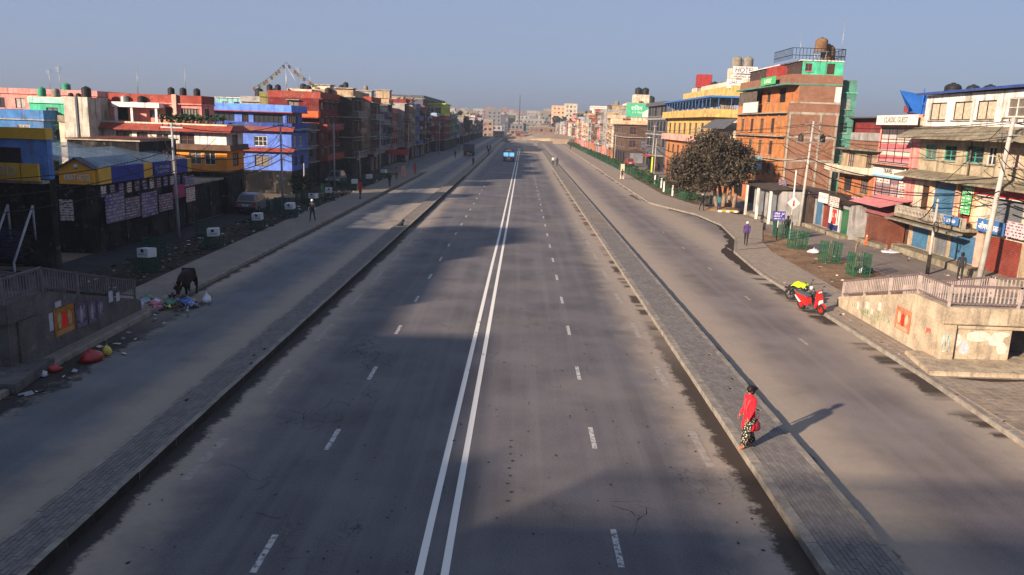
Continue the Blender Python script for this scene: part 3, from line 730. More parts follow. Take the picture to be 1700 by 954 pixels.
# =============================== RIGHT SIDE ==================================
b=R1=Building('house','cream house with blue metal roof, green windows and blue ground floor shutters',28.5,41.5,57.2,11,1,'house')
U=lambda y: R1.L+R1.y-y
def it(ya,yb,z0,z1,st): return (U(ya),z0,ya-yb,z1-z0,st)
b.storey(0,2.5,P['tan'],F=[it(56.7,54.4,.45,2.2,'s:blue'),it(53.6,51.9,.45,2.2,'s:grey'),it(51.6,48.5,.45,2.15,'s:blue'),it(48.0,44.2,.4,2.5-.02,'s:red')])
b.fbox(b.F,'plinth',.02,b.L-.1,-1.15,-.004,0,.42,M_MOSSY); b.fbox(b.F,'pillar',U(48.45),U(48.1),-.16,-.004,.421,2.5,P['salmon'])
b.storey(2.5,5.45,P['cream'],F=[it(56.2,55.0,.2,2.35,'d:wood'),it(54.5,51.6,.2,2.8,'s:blue'),it(51.3,49.6,.2,2.7,'d:red'),it(47.7,44.6,.3,2.3,'s:grey')])
for y in (54.75,51.45,49.4): b.fbox(b.F,'pillar',U(y+.13),U(y-.13),-.14,-.004,2.71,5.45,P['peach'])
b.balcony(b.F,-.15,U(48.3),2.52,1.15,M_MOSSY,'balusters',.78,rm=M_CONC,t=.18)
b.fbox(b.F,'canopy',-.3,U(48.2),-1.75,-1.16,2.3,2.42,M_MOSSY)
b.canopy(b.F,-.6,b.L,5.9,1.35,.38,M_MOSSY,.12)
b.storey(5.45,8.1,P['beige'],F=[it(56.4,54.9,1.25,2.25,'green'),it(53.9,52.4,1.25,2.25,'green'),it(51.3,49.3,1.25,2.3,'green'),it(48.9,48.0,1.2,2.3,'white'),it(47.4,45.1,1.2,2.3,'pinkw'),it(44.2,42.8,1.2,2.3,'pinkw')])
b.canopy(b.F,-.7,b.L,8.95,1.5,.75,M_MOSSY,.14)
b.storey(8.1,11.05,P['white'],F=[it(56.5,54.4,1.25,2.42,'curt'),it(53.5,51.4,1.25,2.42,'curt'),it(50.8,48.8,1.25,2.42,'curt'),it(47.7,45.9,1.4,2.5,'white'),it(44.6,42.9,1.3,2.45,'curt')])
q=MB(); q.v=[(-.55,-.4,.12),(12,-.4,.75),(12,b.L+.55,.75),(-.55,b.L+.55,.0),(-.55,-.4,.26),(12,-.4,.9),(12,b.L+.55,.9),(-.55,b.L+.55,.14)]
for f in ((3,2,1,0),(4,5,6,7),(0,1,5,4),(1,2,6,5),(2,3,7,6),(3,0,4,7)): q.f.append(f); q.m.append(0); q.sm.append(False)
q.build('roof',M_BLUEROOF,b.e,(0,0,11.06),fix=True)
q=MB(); q.path([(-.2,8.9,2.6),(-.2,8.9,8.0)],.05,6); q.build('drain_pipe',M_TIN,b.e)
sign(b.F,'signboard','long red clinic sign with white Nepali lettering above the grey shutter',U(49.2),4.85,6.6,.85,BD['red'],[('हायात आयुर्वेदिक उपचार',.55,.62,.9,TW)],d=-.3,frame=BD['white'])
sign(b.F,'signboard','tall narrow green notice board beside the red clinic sign',U(50.4),3.5,1.05,1.95,PRINTG,d=-.34)
sign(b.F,'signboard','blue shop sign with white Nepali lettering above the red shutter',U(48.0),2.72,2.7,.75,BD['blue'],[('औषधि पसल',.6,.5,.85,TW)],d=-.5)
sign(b.F,'signboard','pink and red picture banner at the right edge above the red shutter',U(45.2),2.75,2.2,.9,PRINT1,d=-.45)
sign(b.F,'signboard','small blue sign hung on the balustrade of the cream house',U(50.3),2.85,1.7,.5,BD['blue'],[('',.45,.5,.8,TW)],d=-1.35)
sign(b.F,'signboard','small white wall sign with a blue foot near the top right corner',U(45.6),9.0,.6,1.3,BD['white'],[('',.4,.6,.5,TK)],d=-.1)
tanks('behind the ridge of the blue metal roof',[(33,47.8,11.9),(33,46.2,11.9)],'black',.6,.9)

b=R2=Building('guest_house','narrow pink guest house with a glazed front between the cream and the brown house',28.5,57.25,63.9,9,1,'guest house')
W=b.WF
b.storey(0,3.35,P['darkbrown'],F=[(.3,.5,W-.6,2.3,'s:brown')]); b.fbox(b.F,'plinth',0.02,W,-.9,-.004,0,.45,M_MOSSY)
b.canopy(b.F,1.2,W+.1,3.62,2.3,.55,M_PINKROOF,.04,'metal_awning')
b.storey(3.35,5.9,P['pink'],F=[(.15,.15,5.1,1.45,'blackgrid')]); b.fbox(b.F,'canopy',-.05,5.5,-.55,-.004,5.86,5.95,BLACKF)
b.storey(5.95,8.95,P['pink'],F=[(.12,.2,5.2,2.65,'bandpink')]); b.fbox(b.F,'canopy',-.05,W,-.35,-.004,8.9,8.98,BLACKF)
b.storey(8.98,9.3,P['cream']); b.parapet(9.3,.3,P['salmon'])
sign(b.F,'signboard','long white guest house sign across the top of the pink front',.02,9.0,W-.1,.72,BD['white'],[('CLASSIC GUEST',.55,.52,.58,TGREY)],d=-.42)
o=sign(b.F,'signboard','white travel agency sign with blue foot below the pink curtains',.0,5.02,5.4,.8,BD['white'],[('TRAVEL',.42,.62,.3,TK)],d=-.22); MB().box(.01,-.012,.01,5.39,.001,.16).build('stripe',BD['lightblue'],o)
tanks('on the pink guest house roof',[(33,62.5,9.9)],'black',.6,1.2,1.2); b.fbox(b.F,'stair_head',.6,2.0,3.0,5.2,9.3,10.9,P['orange']) ; b.fbox(b.F,'stair_head',4.6,6.4,2.5,4.5,9.3,10.4,P['pink'])

b=R3=Building('house','brown and orange house with a long cream balcony beside the pink guest house',28.6,64.0,71.2,7,1,'house'); W=b.WF
b.storey(0,3.05,P['char'],F=[(5.0,.4,2.1,2.0,'hole'),(.5,.4,2.6,2.1,'s:dark')]); b.fbox(b.F,'plinth',.02,W,-1.4,-.004,0,.4,M_MOSSY)
b.storey(3.05,4.95,P['rust'],F=[(1.2,.35,1.6,1.2,'wood'),(4.6,.35,1.5,1.2,'wood')]); b.balcony(b.F,-.6,W-.05,4.95,1.2,M_CONC,'solid',.62,rm=P['cream'])
b.storey(4.95,6.9,P['tan'],F=[(1.5,.25,1.3,1.45,'wood'),(5.1,.2,1.1,1.5,'wood')]); b.slab(6.9,.14,.7,M_MOSSY); b.storey(7.04,7.7,M_BRICK,inF=.6,inC=.3)
sign(b.F,'signboard','pink notice arch over the dark shop doorway under the orange wall',5.0,2.4,3.2,.75,PRINT1,d=-.8); sign(b.F,'signboard','pink notice strip left of the dark doorway',5.0,.9,.6,1.49,PRINT1,d=-.8); sign(b.F,'signboard','pink notice strip right of the dark doorway',7.6,.8,.6,1.59,PRINT1,d=-.8)
sign(b.F,'signboard','white framed red poster on the grey post by the green door',5.95,.9,1.0,1.2,BD['red'],[('',.3,.6,.7,TW)],d=-2.6,frame=BD['white'])

b=Building('house','plain grey house with a dark red top set back behind the brown balcony house',34,72,88,10,1,'house')
b.storey(0,8.4,P['grey'],F=[(2.5,5.4,.7,1.0,'plain'),(9.5,3.0,1.2,1.3,'wood')],C=[(2,6.2,1,1.2,'plain')]); b.storey(8.4,9.8,P['maroon'],F=[(11.5,.3,1.2,.8,'plain')],inF=.5,inC=.5); b.slab(9.8,.12,.4,P['slate'])
b=Building('house','low house under a purple roof far behind the brown balcony house',37,64,71,8,1,'house'); b.storey(0,9.9,P['maroon'],F=[(2,8.3,1,1,'plain')]); b.slab(9.9,.15,.5,P['slate'])
b=Building('house','red roofed house with an orange chimney behind the guest house',40,74,84,9,1,'house'); b.storey(0,10.6,P['salmon'],F=[(2,9,1.2,1,'plain'),(5.5,9,1.2,1,'plain')]); b.slab(10.6,.7,.4,P['red']); b.fbox(b.F,'chimney',6.5,7.4,1,2,11.3,12.4,P['orange'])
tanks('on the red roof behind the guest house',[(42,76,11.3),(43,75,11.3)],'black',.6,1.2,.6)
q=MB(); q.path([(0,0,0),(0,0,2.4)],.05,5); q.face([(-2.3,0,2.2),(2.0,.6,1.6),(.9,0,0),(-1.2,0,.2)]); q.face([(-2.3,0,2.2),(-1.2,0,.2),(-1.6,-.8,.7)]); q.face([(2.0,.6,1.6),(-.2,.3,1.3),(.4,-.8,.4),(.9,0,0)])
tag(q.build('tarpaulin',mat('blue_tarp',(.02,.10,.36),.5,.2,1),None,(37.5,76,10.2)),'crumpled blue tarpaulin tied up on the roof right of the tall brick block','tarpaulin')

# low shop sheds in front of the brick block
def shed(label,x,y0,y1,h,dep,wm,items,roofm,over=.5,side=1,cat='shop shed',slope=.25,base=.3):
    b=Building('shop_shed',label,x,y0,y1,dep,side,cat); b.sills=False
    b.storey(0,h,wm,F=items,rev=.12)
    b.fbox(b.F,'plinth',.01,b.WF-.01,-.7,-.004,0,base,M_MOSSY)
    q=MB(); W=b.WF; n=int(W/.18)
    for i in range(n):
        a,c=-.15+(W+.3)*i/n,-.15+(W+.3)*(i+1)/n; z=.035 if i%2 else 0
        q.face([(a,-over,z),(c,-over,z),(c,dep+.1,z+slope),(a,dep+.1,z+slope)]); q.face([(a,-over,z-.03),(a,dep+.1,z+slope-.03),(c,dep+.1,z+slope-.03),(c,-over,z-.03)])
    b.F.put('roof',q.mesh(roofm,'roof'),0,0,h+.02); return b
b=shed('row of small shops with blue, red and cream panels left of the dark doorway',26.2,62.0,69.8,2.75,2.2,P['grey'],[(.3,.35,1.5,2.1,'s:blue'),(1.95,.35,1.5,2.0,'s:red'),(5.9,.3,1.5,2.0,'s:green')],M_TIN)
o=sign(b.F,'signboard','cream painted shop panel with a dark blue foot beside the green door',3.6,.35,2.1,2.05,BD['white'],[('',.12,.62,.5,TK)],d=-.06); MB().box(.01,-.012,.01,2.09,.001,.5).build('foot_panel',BD['navy'],o)
sign(b.F,'signboard','blue and white shop banner above the cream panel',2.6,2.5,2.0,.8,BD['white'],[('',.35,.6,.85,BD['blue'])],d=-.75); sign(b.F,'signboard','orange and white shop banner right of the blue banner',4.7,2.4,2.1,.8,PRINT2,d=-.7)
b=shed('red panelled tin shop behind the diamond shaped road sign',25.6,70.0,77.6,2.8,2.6,P['darkbrown'],[(.3,.3,2.1,2.1,'s:navy'),(2.7,.3,1.9,2.0,'s:red'),(4.9,.3,2.2,2.0,'s:red')],M_TIN)
sign(b.F,'signboard','faded red and white shop sign on the tin shop roof edge',1.2,2.75,2.1,1.0,PRINT4,d=-.65); sign(b.F,'signboard','yellow banner lying along the tin shop roof edge',4.0,2.8,1.8,.45,BD['yellow'],d=-.62)
b=shed('grey shuttered kiosk with white posts beside the fig tree',23.4,70.4,78.6,3.0,2.4,P['grey'],[(.4,.3,3.2,2.3,'s:grey'),(4.1,.3,3.4,2.3,'s:grey')],M_TIN,over=1.0)
for u in (.3,4.0,7.8): b.fbox(b.F,'post',u-.1,u+.1,-.95,-.75,0,2.95,P['white'])
b=shed('low orange and brown shop under the fig tree',26.0,79,90,2.6,3,P['rust'],[(.6,.3,2.4,1.9,'s:dark'),(3.6,.3,2.6,1.9,'s:brown'),(7.2,.3,2.8,1.9,'s:grey')],M_TIN)
b=shed('brown shop with a pink tin roof below the guest house',27.3,57.6,61.6,2.35,1.1,SHUT['brown'],[(.3,.3,3.4,1.75,'s:brown')],M_PINKROOF,over=.3,slope=.5)

# tall brick block
b=R5=Building('apartment_block','tall narrow block with a bare brick side wall and orange plaster front',27,82,101,5.2,1,'apartment block',sills=True); W=b.WF
b.storey(0,3.3,P['rust'],F=[(2,.3,3,2.3,'s:dark'),(7,.3,3,2.3,'s:brown'),(12,.3,3,2.3,'s:dark')],mC=M_BRICK)
def pw(h): return [(2.2+3.9*i,.55,1.15,1.35,'wood') for i in range(4)]
z=3.3
for k,zt in enumerate((5.35,7.7,10.1)):
    b.storey(z,zt,P['orange'],F=[(2.0+3.9*i,.4,1.2,(zt-z)*.62,'wood') for i in range(4)],mC=M_BRICK)
    b.fbox(b.F,'ledge',.2,W-.02,-.55 if k else -.3,-.004,zt-.02,zt+.1,M_CONC)
    b.fbox(b.C,'concrete_band',.0,b.WC,-.04,-.003,zt-.1,zt+.14,M_CONC); z=zt
b.storey(10.1,11.2,P['orange'],mC=M_BRICK); b.fbox(b.C,'concrete_band',0,b.WC,-.04,-.003,11.1,11.25,M_CONC)
b.storey(11.2,12.9,P['rust'],F=[(1.5,.1,2.6,1.5,'hole'),(5.5,.2,1.0,1.4,'d:wood'),(8.5,.2,1.2,1.2,'wood'),(12.5,.1,2.4,1.5,'hole')],mC=M_BRICK,inF=.9)
b.fbox(b.F,'tin_screen',.2,7.5,-.05,.02,11.2,12.75,M_TIN)
for zz,zt in ((3.45,5.2),(5.5,7.55),(7.85,9.95)):
    for i in range(5): b.fbox(b.F,'pilaster',.75+3.9*i,1.15+3.9*i,-.14,-.004,zz,zt,P['rust'] if i%2 else P['orange'])
b.slab(12.9,.16,.5,P['teal'],outC=.05); b.storey(13.06,13.95,M_BRICK,mC=M_BRICK,F=[]); 
for u in (.12,3.3,4.95): b.fbox(b.C,'concrete_column',u,u+.2,-.06,-.004,0,10.0,M_CONC)
b.fbox(b.C,'white_panel',4.55,5.15,-.05,-.004,11.3,12.8,P['white'])
b.storey(13.95,15.3,P['darkbrown'],mC=P['mint'],C=[(1.4,.35,.7,.75,'red'),(3.6,.1,.8,1.05,'d:wood')],inF=1.1,inC=.4); b.slab(15.3,.1,-.9,P['white'],outC=-.3)
q=MB()
for (x0,y0,x1,y1) in ((-.1,.2,5.2,.2),(-.1,.2,-.1,6),(5.15,.2,5.15,6)):
    L=sqrt((x1-x0)**2+(y1-y0)**2); k=int(L/.35)
    for i in range(k+1): q.tube((x0+(x1-x0)*i/k,y0+(y1-y0)*i/k,15.4),(x0+(x1-x0)*i/k,y0+(y1-y0)*i/k,16.5),.025,n=4,caps=False)
    for zz in (15.8,16.5): q.tube((x0,y0,zz),(x1,y1,zz),.04,n=4)
q.build('roof_railing',BLACKF,b.e)
b.fbox(b.C,'roof_wall',.1,3.2,5,9,13.95,15.1,P['red'])
tanks('on a tower above the brick block railing',[(30.2,83.6,15.4)],'rust',.62,1.35,.95); tanks('standing lower on the brick block roof',[(31.3,84.6,15.42)],'rust',.68,1.75)
antenna(31.9,82.6,15.4,4.2,'thin leaning aerial at the right corner of the brick block roof'); antenna(28.2,84,15.4,2.6,'thin aerial left of the tanks on the brick block')
sign(b.F,'signboard','blank white hoarding on the front terrace of the brick block',4.5,10.25,6.0,1.15,BD['white'],d=-.65,frame=STEEL)
sign(b.F,'signboard','blue and white hoarding low on the orange front of the brick block',8.2,4.0,6.0,1.35,BD['lightblue'],[('',.3,.5,.6,TW)],d=-.75)
sign(b.F,'signboard','small green sign at the top corner of the brick block',11,13.1,5,.8,BD['green'],[('',.5,.5,.5,TW)],d=-.7)
b=Building('house','narrow teal house squeezed against the right of the brick block',32.35,82.9,95,1.75,1,'house')
b.storey(0,3,P['teal']); z=3.0
for zt in (5.4,7.7,10.1,12.4): b.storey(z,zt-.14,P['teal'],C=[(.35,.6,.9,1.1,'green')]); b.slab(zt-.14,.14,.12,P['mint'] if zt>12 else P['teal']); z=zt
b.storey(z,13.6,P['teal'],inC=.2)

# yellow-orange row
b=Building('house','cream house under a dark sloping roof behind the fig tree crown',27,101.3,113,8,1,'house')
b.storey(0,3,P['rust']); b.storey(3,5.6,P['pink'],F=b.rows(b.F,4,1.3,1.3,.8,'wood')); b.slab(5.6,.12,.5,M_CONC); b.storey(5.72,8.2,P['cream'],F=b.rows(b.F,5,1.2,1.3,.7,'wood'),C=[(1,.7,1.3,1.3,'wood')])
b.canopy(b.F,-.3,b.WF+.3,9.6,1.6,1.2,P['slate'],.1,'roof'); b.storey(8.2,9.5,P['cream'],inF=1.0,inC=.3); b.balcony(b.F,1,10,5.75,1.0,M_CONC,'solid',.8,rm=P['red'])
b=R6=Building('hotel','yellow and orange hotel with a blue roofed terrace',27,113.3,149,10,1,'hotel'); W=b.WF
b.storey(0,3,P['rust'],F=b.rows(b.F,8,2.6,2.2,.3,'s:brown')); b.storey(3,6.2,P['orange'],F=b.rows(b.F,8,1.6,1.5,.9,'wood'),C=[(2,.9,1.5,1.4,'wood'),(5,.9,1.5,1.4,'wood')]); b.slab(6.2,.3,1.0,P['salmon']); b.balcony(b.F,.5,W-.5,6.5,1.0,P['salmon'],'solid',.7,rm=P['salmon'])
b.storey(6.5,9.9,P['yellow'],F=b.rows(b.F,8,1.7,1.7,.9,'wood'),C=[(1.5,.9,1.5,1.6,'wood'),(4.5,.9,1.2,1.6,'wood')]); b.slab(9.9,.2,1.1,P['yellow']); b.parapet(10.1,.9,P['yellow'],out=1.08)
q=MB(); 
for i in range(15): q.tube((-.6,.5+i*2.4,11.0),(-.6,.5+i*2.4,12.6),.05,n=5); 
for i in range(6): q.tube((.3+i*1.8,-.7,11.0),(.3+i*1.8,-.7,12.6),.05,n=5)
q.build('terrace_posts',BD['blue'],b.e); q=MB(); q.box(-.9,-.9,12.6,10.2,W+.5,12.85); q.build('terrace_roof',BD['blue'],b.e)
b.storey(10.1,12.55,P['paleblue'],F=b.rows(b.F,8,2.6,1.5,.7,'dark'),C=b.rows(b.C,3,2,1.5,.7,'dark'),inF=1.6,inC=1.2)
b.storey(12.85,14.4,P['yellow'],inF=2.5,inC=1.0,C=[(4,.4,1.2,.9,'plain')])
b.storey(14.4,15.4,P['cream'],inF=4,inC=1.5); b.fbox(b.C,'stair_head',5.2,8.2,3,6,15.4,16.6,P['peach'])
tanks('on the yellow hotel roof',[(33.2,141,14.4),(34.6,141,14.4),(36,141,14.4)],'black',.75,1.5,.4); tanks('above the hotel lettering',[(30.6,117.5,17.0),(32.2,117.5,17.0)],'grey',.75,1.6)
o=inst('water_tank',MB().box(-1.2,-1,0,1.2,1,2.2).mesh(TANKM['red'],'water_tank',bevel=.05),None,(31.5,142,15.3)); tag(o,'boxy red tank on legs on the yellow hotel roof','water tank'); MB().box(-.9,-.7,-.9,.9,.7,-.01).build('stand',STEEL,o)
q=MB(); q.box(-2.8,0,-2.4,2.8,.12,-1.0); q.box(-2.2,0,-.8,2.2,.1,-.2); q.box(-2.0,0,0,2.0,.1,1.1); o=q.build('hotel_sign',BD['white'],None,(31.3,115.3,16.1)); o.scale=(.86,1,.86); tag(o,'stepped white rooftop hotel sign with blue lettering in front of two tanks','sign')
text_on(o,'HOTEL',BD['navy'],0,.55,3.2,.85); marks(o,BD['navy'],0,-.5,3.6,.4); marks(o,BD['purple'],0,-1.45,4.8,.5); marks(o,BD['purple'],0,-2.1,4.2,.35)
q=MB()
for x in (-2,2): q.tube((x,.2,-4.2),(x,.2,.9),.06,n=5)
q.build('sign_post',STEEL,o)
b=Building('house','narrow white stair tower under the rooftop hotel sign',30.0,116.4,120,3.2,1,'house'); b.storey(10.5,17.0,P['cream'],C=[(1,1,.9,1,'plain')]) 

b=Building('building','dark grey glazed building left of the yellow hotel',27,150,173,9,1,'building'); W=b.WF
b.storey(0,4,P['slate'],F=b.rows(b.F,5,3,2.6,.3,'s:dark'),C=[]); z=4
for zt in (7,10): b.storey(z,zt-.3,P['slate'],F=b.rows(b.F,6,2.6,1.9,.5,'band'),C=b.rows(b.C,3,2.2,1.9,.5,'band')); b.slab(zt-.3,.3,.3,P['grey']); z=zt
b.storey(10,12.4,P['slate'],F=b.rows(b.F,6,2.6,1.8,.4,'band'),C=b.rows(b.C,3,2.2,1.8,.4,'band')); b.slab(12.4,.7,.6,P['slate'])
b=Building('building','brown brick building carrying the big green billboard',23,176,200,9,1,'building')
b.storey(0,3,P['darkbrown'],F=b.rows(b.F,5,3,2.3,.3,'s:dark'),C=[(1,.3,3,2.2,'s:grey')]); b.storey(3,5.8,M_BRICKD,F=b.rows(b.F,5,1.6,1.5,.7,'wood'),C=[(.8,.6,1.4,1.6,'red'),(3.2,.6,1.4,1.6,'red'),(6,.6,1.4,1.6,'wood')]); b.slab(5.8,.15,.5,M_CONC); b.storey(5.95,8.6,M_BRICKD,F=b.rows(b.F,5,1.6,1.5,.7,'wood'),C=[(.8,.5,1.4,1.7,'red'),(5.5,.6,1.5,1.5,'wood')]); b.slab(8.6,.18,.6,P['tan']); b.parapet(8.78,.7,P['peach'],out=.3)
q=MB(); q.box(-2.7,0,0,2.7,.2,2.9); o=q.build('billboard',BD['mint'],None,(25.3,175.6,10.3)); tag(o,'big green rooftop billboard with pale Nepali lettering and a white corner','billboard'); text_on(o,'शिवम',TGRN,-.4,1.95,2.4,1.1); marks(o,TGRN,-.2,.95,2.2,.4)
MB().prism([(.9,.05),(2.65,.05),(2.65,2.8),(2.3,1.8),(.9,1.0)],-.03,-.001,axis='y').build('white_panel',BD['white'],o); q=MB(); q.box(-2.85,-.04,-.25,2.85,.24,-.01); q.box(-2.85,-.04,2.91,2.85,.24,3.05); 
for x in (-2.6,0,2.6): q.tube((x,.3,-1.6),(x,.3,2.9),.08,n=5)
q.build('billboard_frame',P['tan'],o)
b=Building('house','pale water tower block rising behind the green billboard',25.4,184,188,3.4,1,'house'); b.storey(8.8,15.4,P['cream'],C=[(1.1,3.5,1.1,1.6,'hole')]); tanks('on the pale tower behind the billboard',[(26.4,185.4,15.4),(28.0,185.4,15.4)],'black',.8,1.6)
TGREY2=mat('pale_grey_lettering',(.34,.37,.34),.6,.1)
# =============================== LEFT SIDE ===================================
def gen(label,x,y0,y1,dep,side,h,m,style='wood',nf=4,nw=None,slab=None,camwin=1,top=None,shut='dark',bal=None,gm=None,cat='building',group=None,mC=None,par=True,gh=3.0,sills=False):
    b=Building('building',label,x,y0,y1,dep,side,cat,group,sills=sills); W=b.WF; b.hoods=(y1>60 and y0<240)
    n=nw or max(1,int(W/2.9)); slab=slab or M_CONC
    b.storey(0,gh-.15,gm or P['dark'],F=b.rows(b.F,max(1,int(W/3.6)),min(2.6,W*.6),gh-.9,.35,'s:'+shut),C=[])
    b.slab(gh-.15,.15,.35,slab,outC=.03); z=gh; fh=(h-gh)/max(1,nf-1)
    for k in range(nf-1):
        ww=min(1.5,W/n*.6); zt=z+fh
        C=b.rows(b.C,camwin,min(1.3,dep/camwin*.5),fh*.5,fh*.28,style) if camwin else []
        b.storey(z,zt-.12,m,F=b.rows(b.F,n,ww,fh*.52,fh*.26,style),C=C,mC=mC); b.slab(zt-.12,.12,.3 if k<nf-2 else .45,slab,outC=.04)
        if bal and k%2==0 and W>4: b.balcony(b.F,.4,W-.4,z-.13,.85,slab,'bars' if bal==1 else 'solid',.85,rm=STEEL if bal==1 else (top or m))
        z=zt
    if par: b.parapet(h,.75,top or m,out=.2,inC=.2)
    return b
b=L1=Building('house','blue building with a yellow parapet band and a yellow shop band at the left edge',-24,39.3,40.4,3.3,-1,'house'); W=b.WC
b.storey(0,4.55,P['char'],C=[(.3,.3,1.3,1.8,'s:navy'),(1.9,1.6,1.2,2.5,'s:dark')],inC=.6)
b.storey(4.55,6.55,P['skyblue'],C=[(.45,.35,1.5,1.2,'dark')],inC=.65)
b.parapet(6.55,.55,BD['yellow'],out=.05,inC=.58); b.fbox(b.C,'canopy',0,W+.02,-.0,.58,4.36,4.5,M_CONC)
o=tag(MB().box(-3.28,0,0,.0,.12,.85).build('shop_band',BD['yellow'],None,(-24.0,39.05,4.52)),'yellow shop band with grey 3D lettering at the left edge','sign')
text_on(o,'3D',TGREY2,-1.55,.48,.85,.48); 
for x in (-.9,-2.2): MB().box(x,-.012,.02,x+.03,.001,.83).build('joint',BLACKF,o)
sign(b.C,'signboard','small orange and white notice low on the dark shop at the left edge',.55,.7,.9,1.0,PRINT2,d=.9)
q=MB()
for x in (-25.6,-24.35):
    q.tube((x,38.9,3.3),(x+.55,36.2,.9),.06,n=6); q.tube((x+.55,36.2,.9),(x+.55,36.2,.12),.05,n=6); q.tube((x,38.9,3.3),(x,38.9,1.6),.05,n=6)
o=thing('outdoor_stair','steel stair with two pale handrails in front of the dark blue shop','stair',(0,0,0)); q.build('handrail',mat('pale_rail',(.30,.30,.33),.4,.2,2),o)
for k in range(9): MB().box(-25.5,36.3+.3*k,.1+.24*k,-24.4 +.5-.055*k,36.62+.3*k,.16+.24*k).build('step',P['char'],o)
# restaurant-like low hotel
b=L2=Building('hotel','low dark hotel with an orange gable, blue tin roof and blue and yellow sign band',-24,44.3,57.0,9,-1,'hotel'); W=b.WF
b.storey(0,3.95,P['char'],F=b.rows(b.F,4,2.5,1.5,.2,'s:dark'),C=[(5.4,.3,2.6,1.6,'s:dark')])
for i,(u0,u1,m) in enumerate(((.0,1.4,'yellow'),(1.41,5.4,'navyband'),(5.41,6.6,'yellow'),(6.61,9.4,'navyband'),(9.41,10.2,'yellow'),(10.21,12.0,'navyband'),(12.01,12.7,'yellow'))):
    mm=BD['yellow'] if m=='yellow' else mat('royal_blue_band',(.02,.04,.24),.5,.2,1)
    b.fbox(b.F,'sign_band',u0,u1,-.18,-.004,3.95,4.88,mm)
o=sign(b.F,'signboard','blue lettered panel in the hotel sign band',6.7,4.05,2.5,.7,mat('royal_blue_band',(.02,.04,.24)),[('',.3,.68,.85,TGREY2),('',.28,.28,.7,TGREY2)],d=-.26)
q=MB(); q.prism([(-1.95,3.95),(.03,3.95),(.03,4.82),(-.95,5.38),(-1.95,4.82)],-.22,-.05,axis='y'); g=q.build('gable',mat('bright_orange_board',(.72,.33,.03),.5,.12,1),b.e)
text_on(g,'KIRAT HOTEL',TW,-.90,4.33,1.5,.36,-.235); q=MB(); q.lathe([(.0,0),(.16,.01),(.0,.02)],n=6); q.build('emblem',TW,g,(-.95,-.23,4.95)).rotation_euler=(pi/2,0,0)
q=MB(); q.obox((-1.46,-.02,5.12),(.56,0,.31),(0,.35,0),(.02,0,-.03)); q.obox((-.44,-.02,5.12),(.56,0,-.31),(0,.35,0),(.02,0,.03)); q.build('roof_edge',P['slate'],b.e)
q=MB()
def tin(mb,p,u,v,n,amp=.03):
    p,u,v=Vector(p),Vector(u),Vector(v); nn=u.cross(v).normalized()
    for i in range(n):
        a=p+u*(i/n)+nn*(amp*(i%2)); c=p+u*((i+1)/n)+nn*(amp*(i%2)); mb.face([a,c,c+v,a+v])
tin(q,(-.05,0.02,4.86),(0,12.7,0),(-4.4,0,.75),60); tin(q,(-1.95,-.02,4.8),(0,6,0),(-3.8,0,-.75),30); tin(q,(-.95,-.1,5.37),(0,6,0),(1.0,0,-.52),30); tin(q,(-.95,-.1,5.37),(0,6,0),(-1.05,0,-.55),30)
q.build('roof',M_TEALROOF,b.e)
q=MB(); tin(q,(-3.5,4,5.1),(0,11,0),(-4.2,0,.7),50); q.build('roof',M_TEALROOF,b.e)
for k,(u,z,w,h,m,l) in enumerate(((-.2,1.75,2.1,1.65,PRINT3,'big purple and white lettered banner, nearest on the dark hotel front'),(2.0,1.75,1.8,1.25,PRINT4,'dark blue and green lettered banner, second on the dark hotel front'),(4.0,1.6,2.1,1.5,PRINT3,'pale lettered banner, third on the dark hotel front'),(6.4,1.7,2.0,1.1,PRINT4,'dim green lettered banner, fourth on the dark hotel front'),(8.6,2.35,1.8,.9,mat('magenta_print',(.28,.05,.12)),'magenta banner on the dark hotel front'),(10.4,3.0,1.6,.75,PRINT3,'white and violet notice beside the lamp pole'),(10.6,1.9,1.5,1.0,PRINT2,'white poster under the violet notice by the lamp pole'))):
    sign(b.F,'banner',l,u,z,w,h,m,d=-.6,cat='banner')
for k in range(12):
    u=.4+k*1.0; q=MB().box(0,0,0,.55,.04,.62); o=q.build('wall_picture',(PRINT2,PRINT4,PRINT3)[k%3],b.e,b.F.p(u,-.06,3.2),b.F.r)
sign(b.C,'signboard','pale blue and white list board on the dark hotel end wall',7.1,1.9,.75,1.2,PRINT2,d=-.5)
# pink house with red parapet
b=L3=Building('house','pink house with a dark red parapet above white and orange lower floors',-24,64.5,68.4,10,-1,'house',sills=False)
b.storey(0,3.4,P['char'],C=[(1,.4,3,2.3,'s:dark'),(5,.4,3,2.3,'s:dark')],F=b.rows(b.F,1,2.6,2.2,.4,'s:dark'))
b.storey(3.4,5.15,mat('bright_orange_plaster',(.68,.24,.03),.8,.15,1,streak=.2),C=[(6.9,.55,1.0,1.0,'white'),(8.15,.55,.9,1.0,'white'),(3.7,.35,.5,1.2,'d:wood')],F=b.rows(b.F,1,1.4,1.1,.4,'wood'),mC=None)
b.slab(5.15,.14,.55,P['brown']); b.parapet(5.29,.32,P['brown'],out=.45)
b.storey(5.29,6.6,P['white'],C=[(1.0,.2,1.3,.95,'dark'),(2.7,.2,.9,.9,'dark'),(6.2,.15,1.2,1.0,'red'),(4.3,.15,1.0,.95,'white')],F=b.rows(b.F,1,1.3,.9,.2,'wood'))
for fr,W in ((b.C,b.WC),(b.F,b.WF)): b.canopy(fr,-.6 if fr is b.C else -.0,W+(.6 if fr is b.C else 0),7.15,.75,.5,P['roofred'],.07,'tiled_eave')
b.slab(7.1,.12,.12,P['cream'])
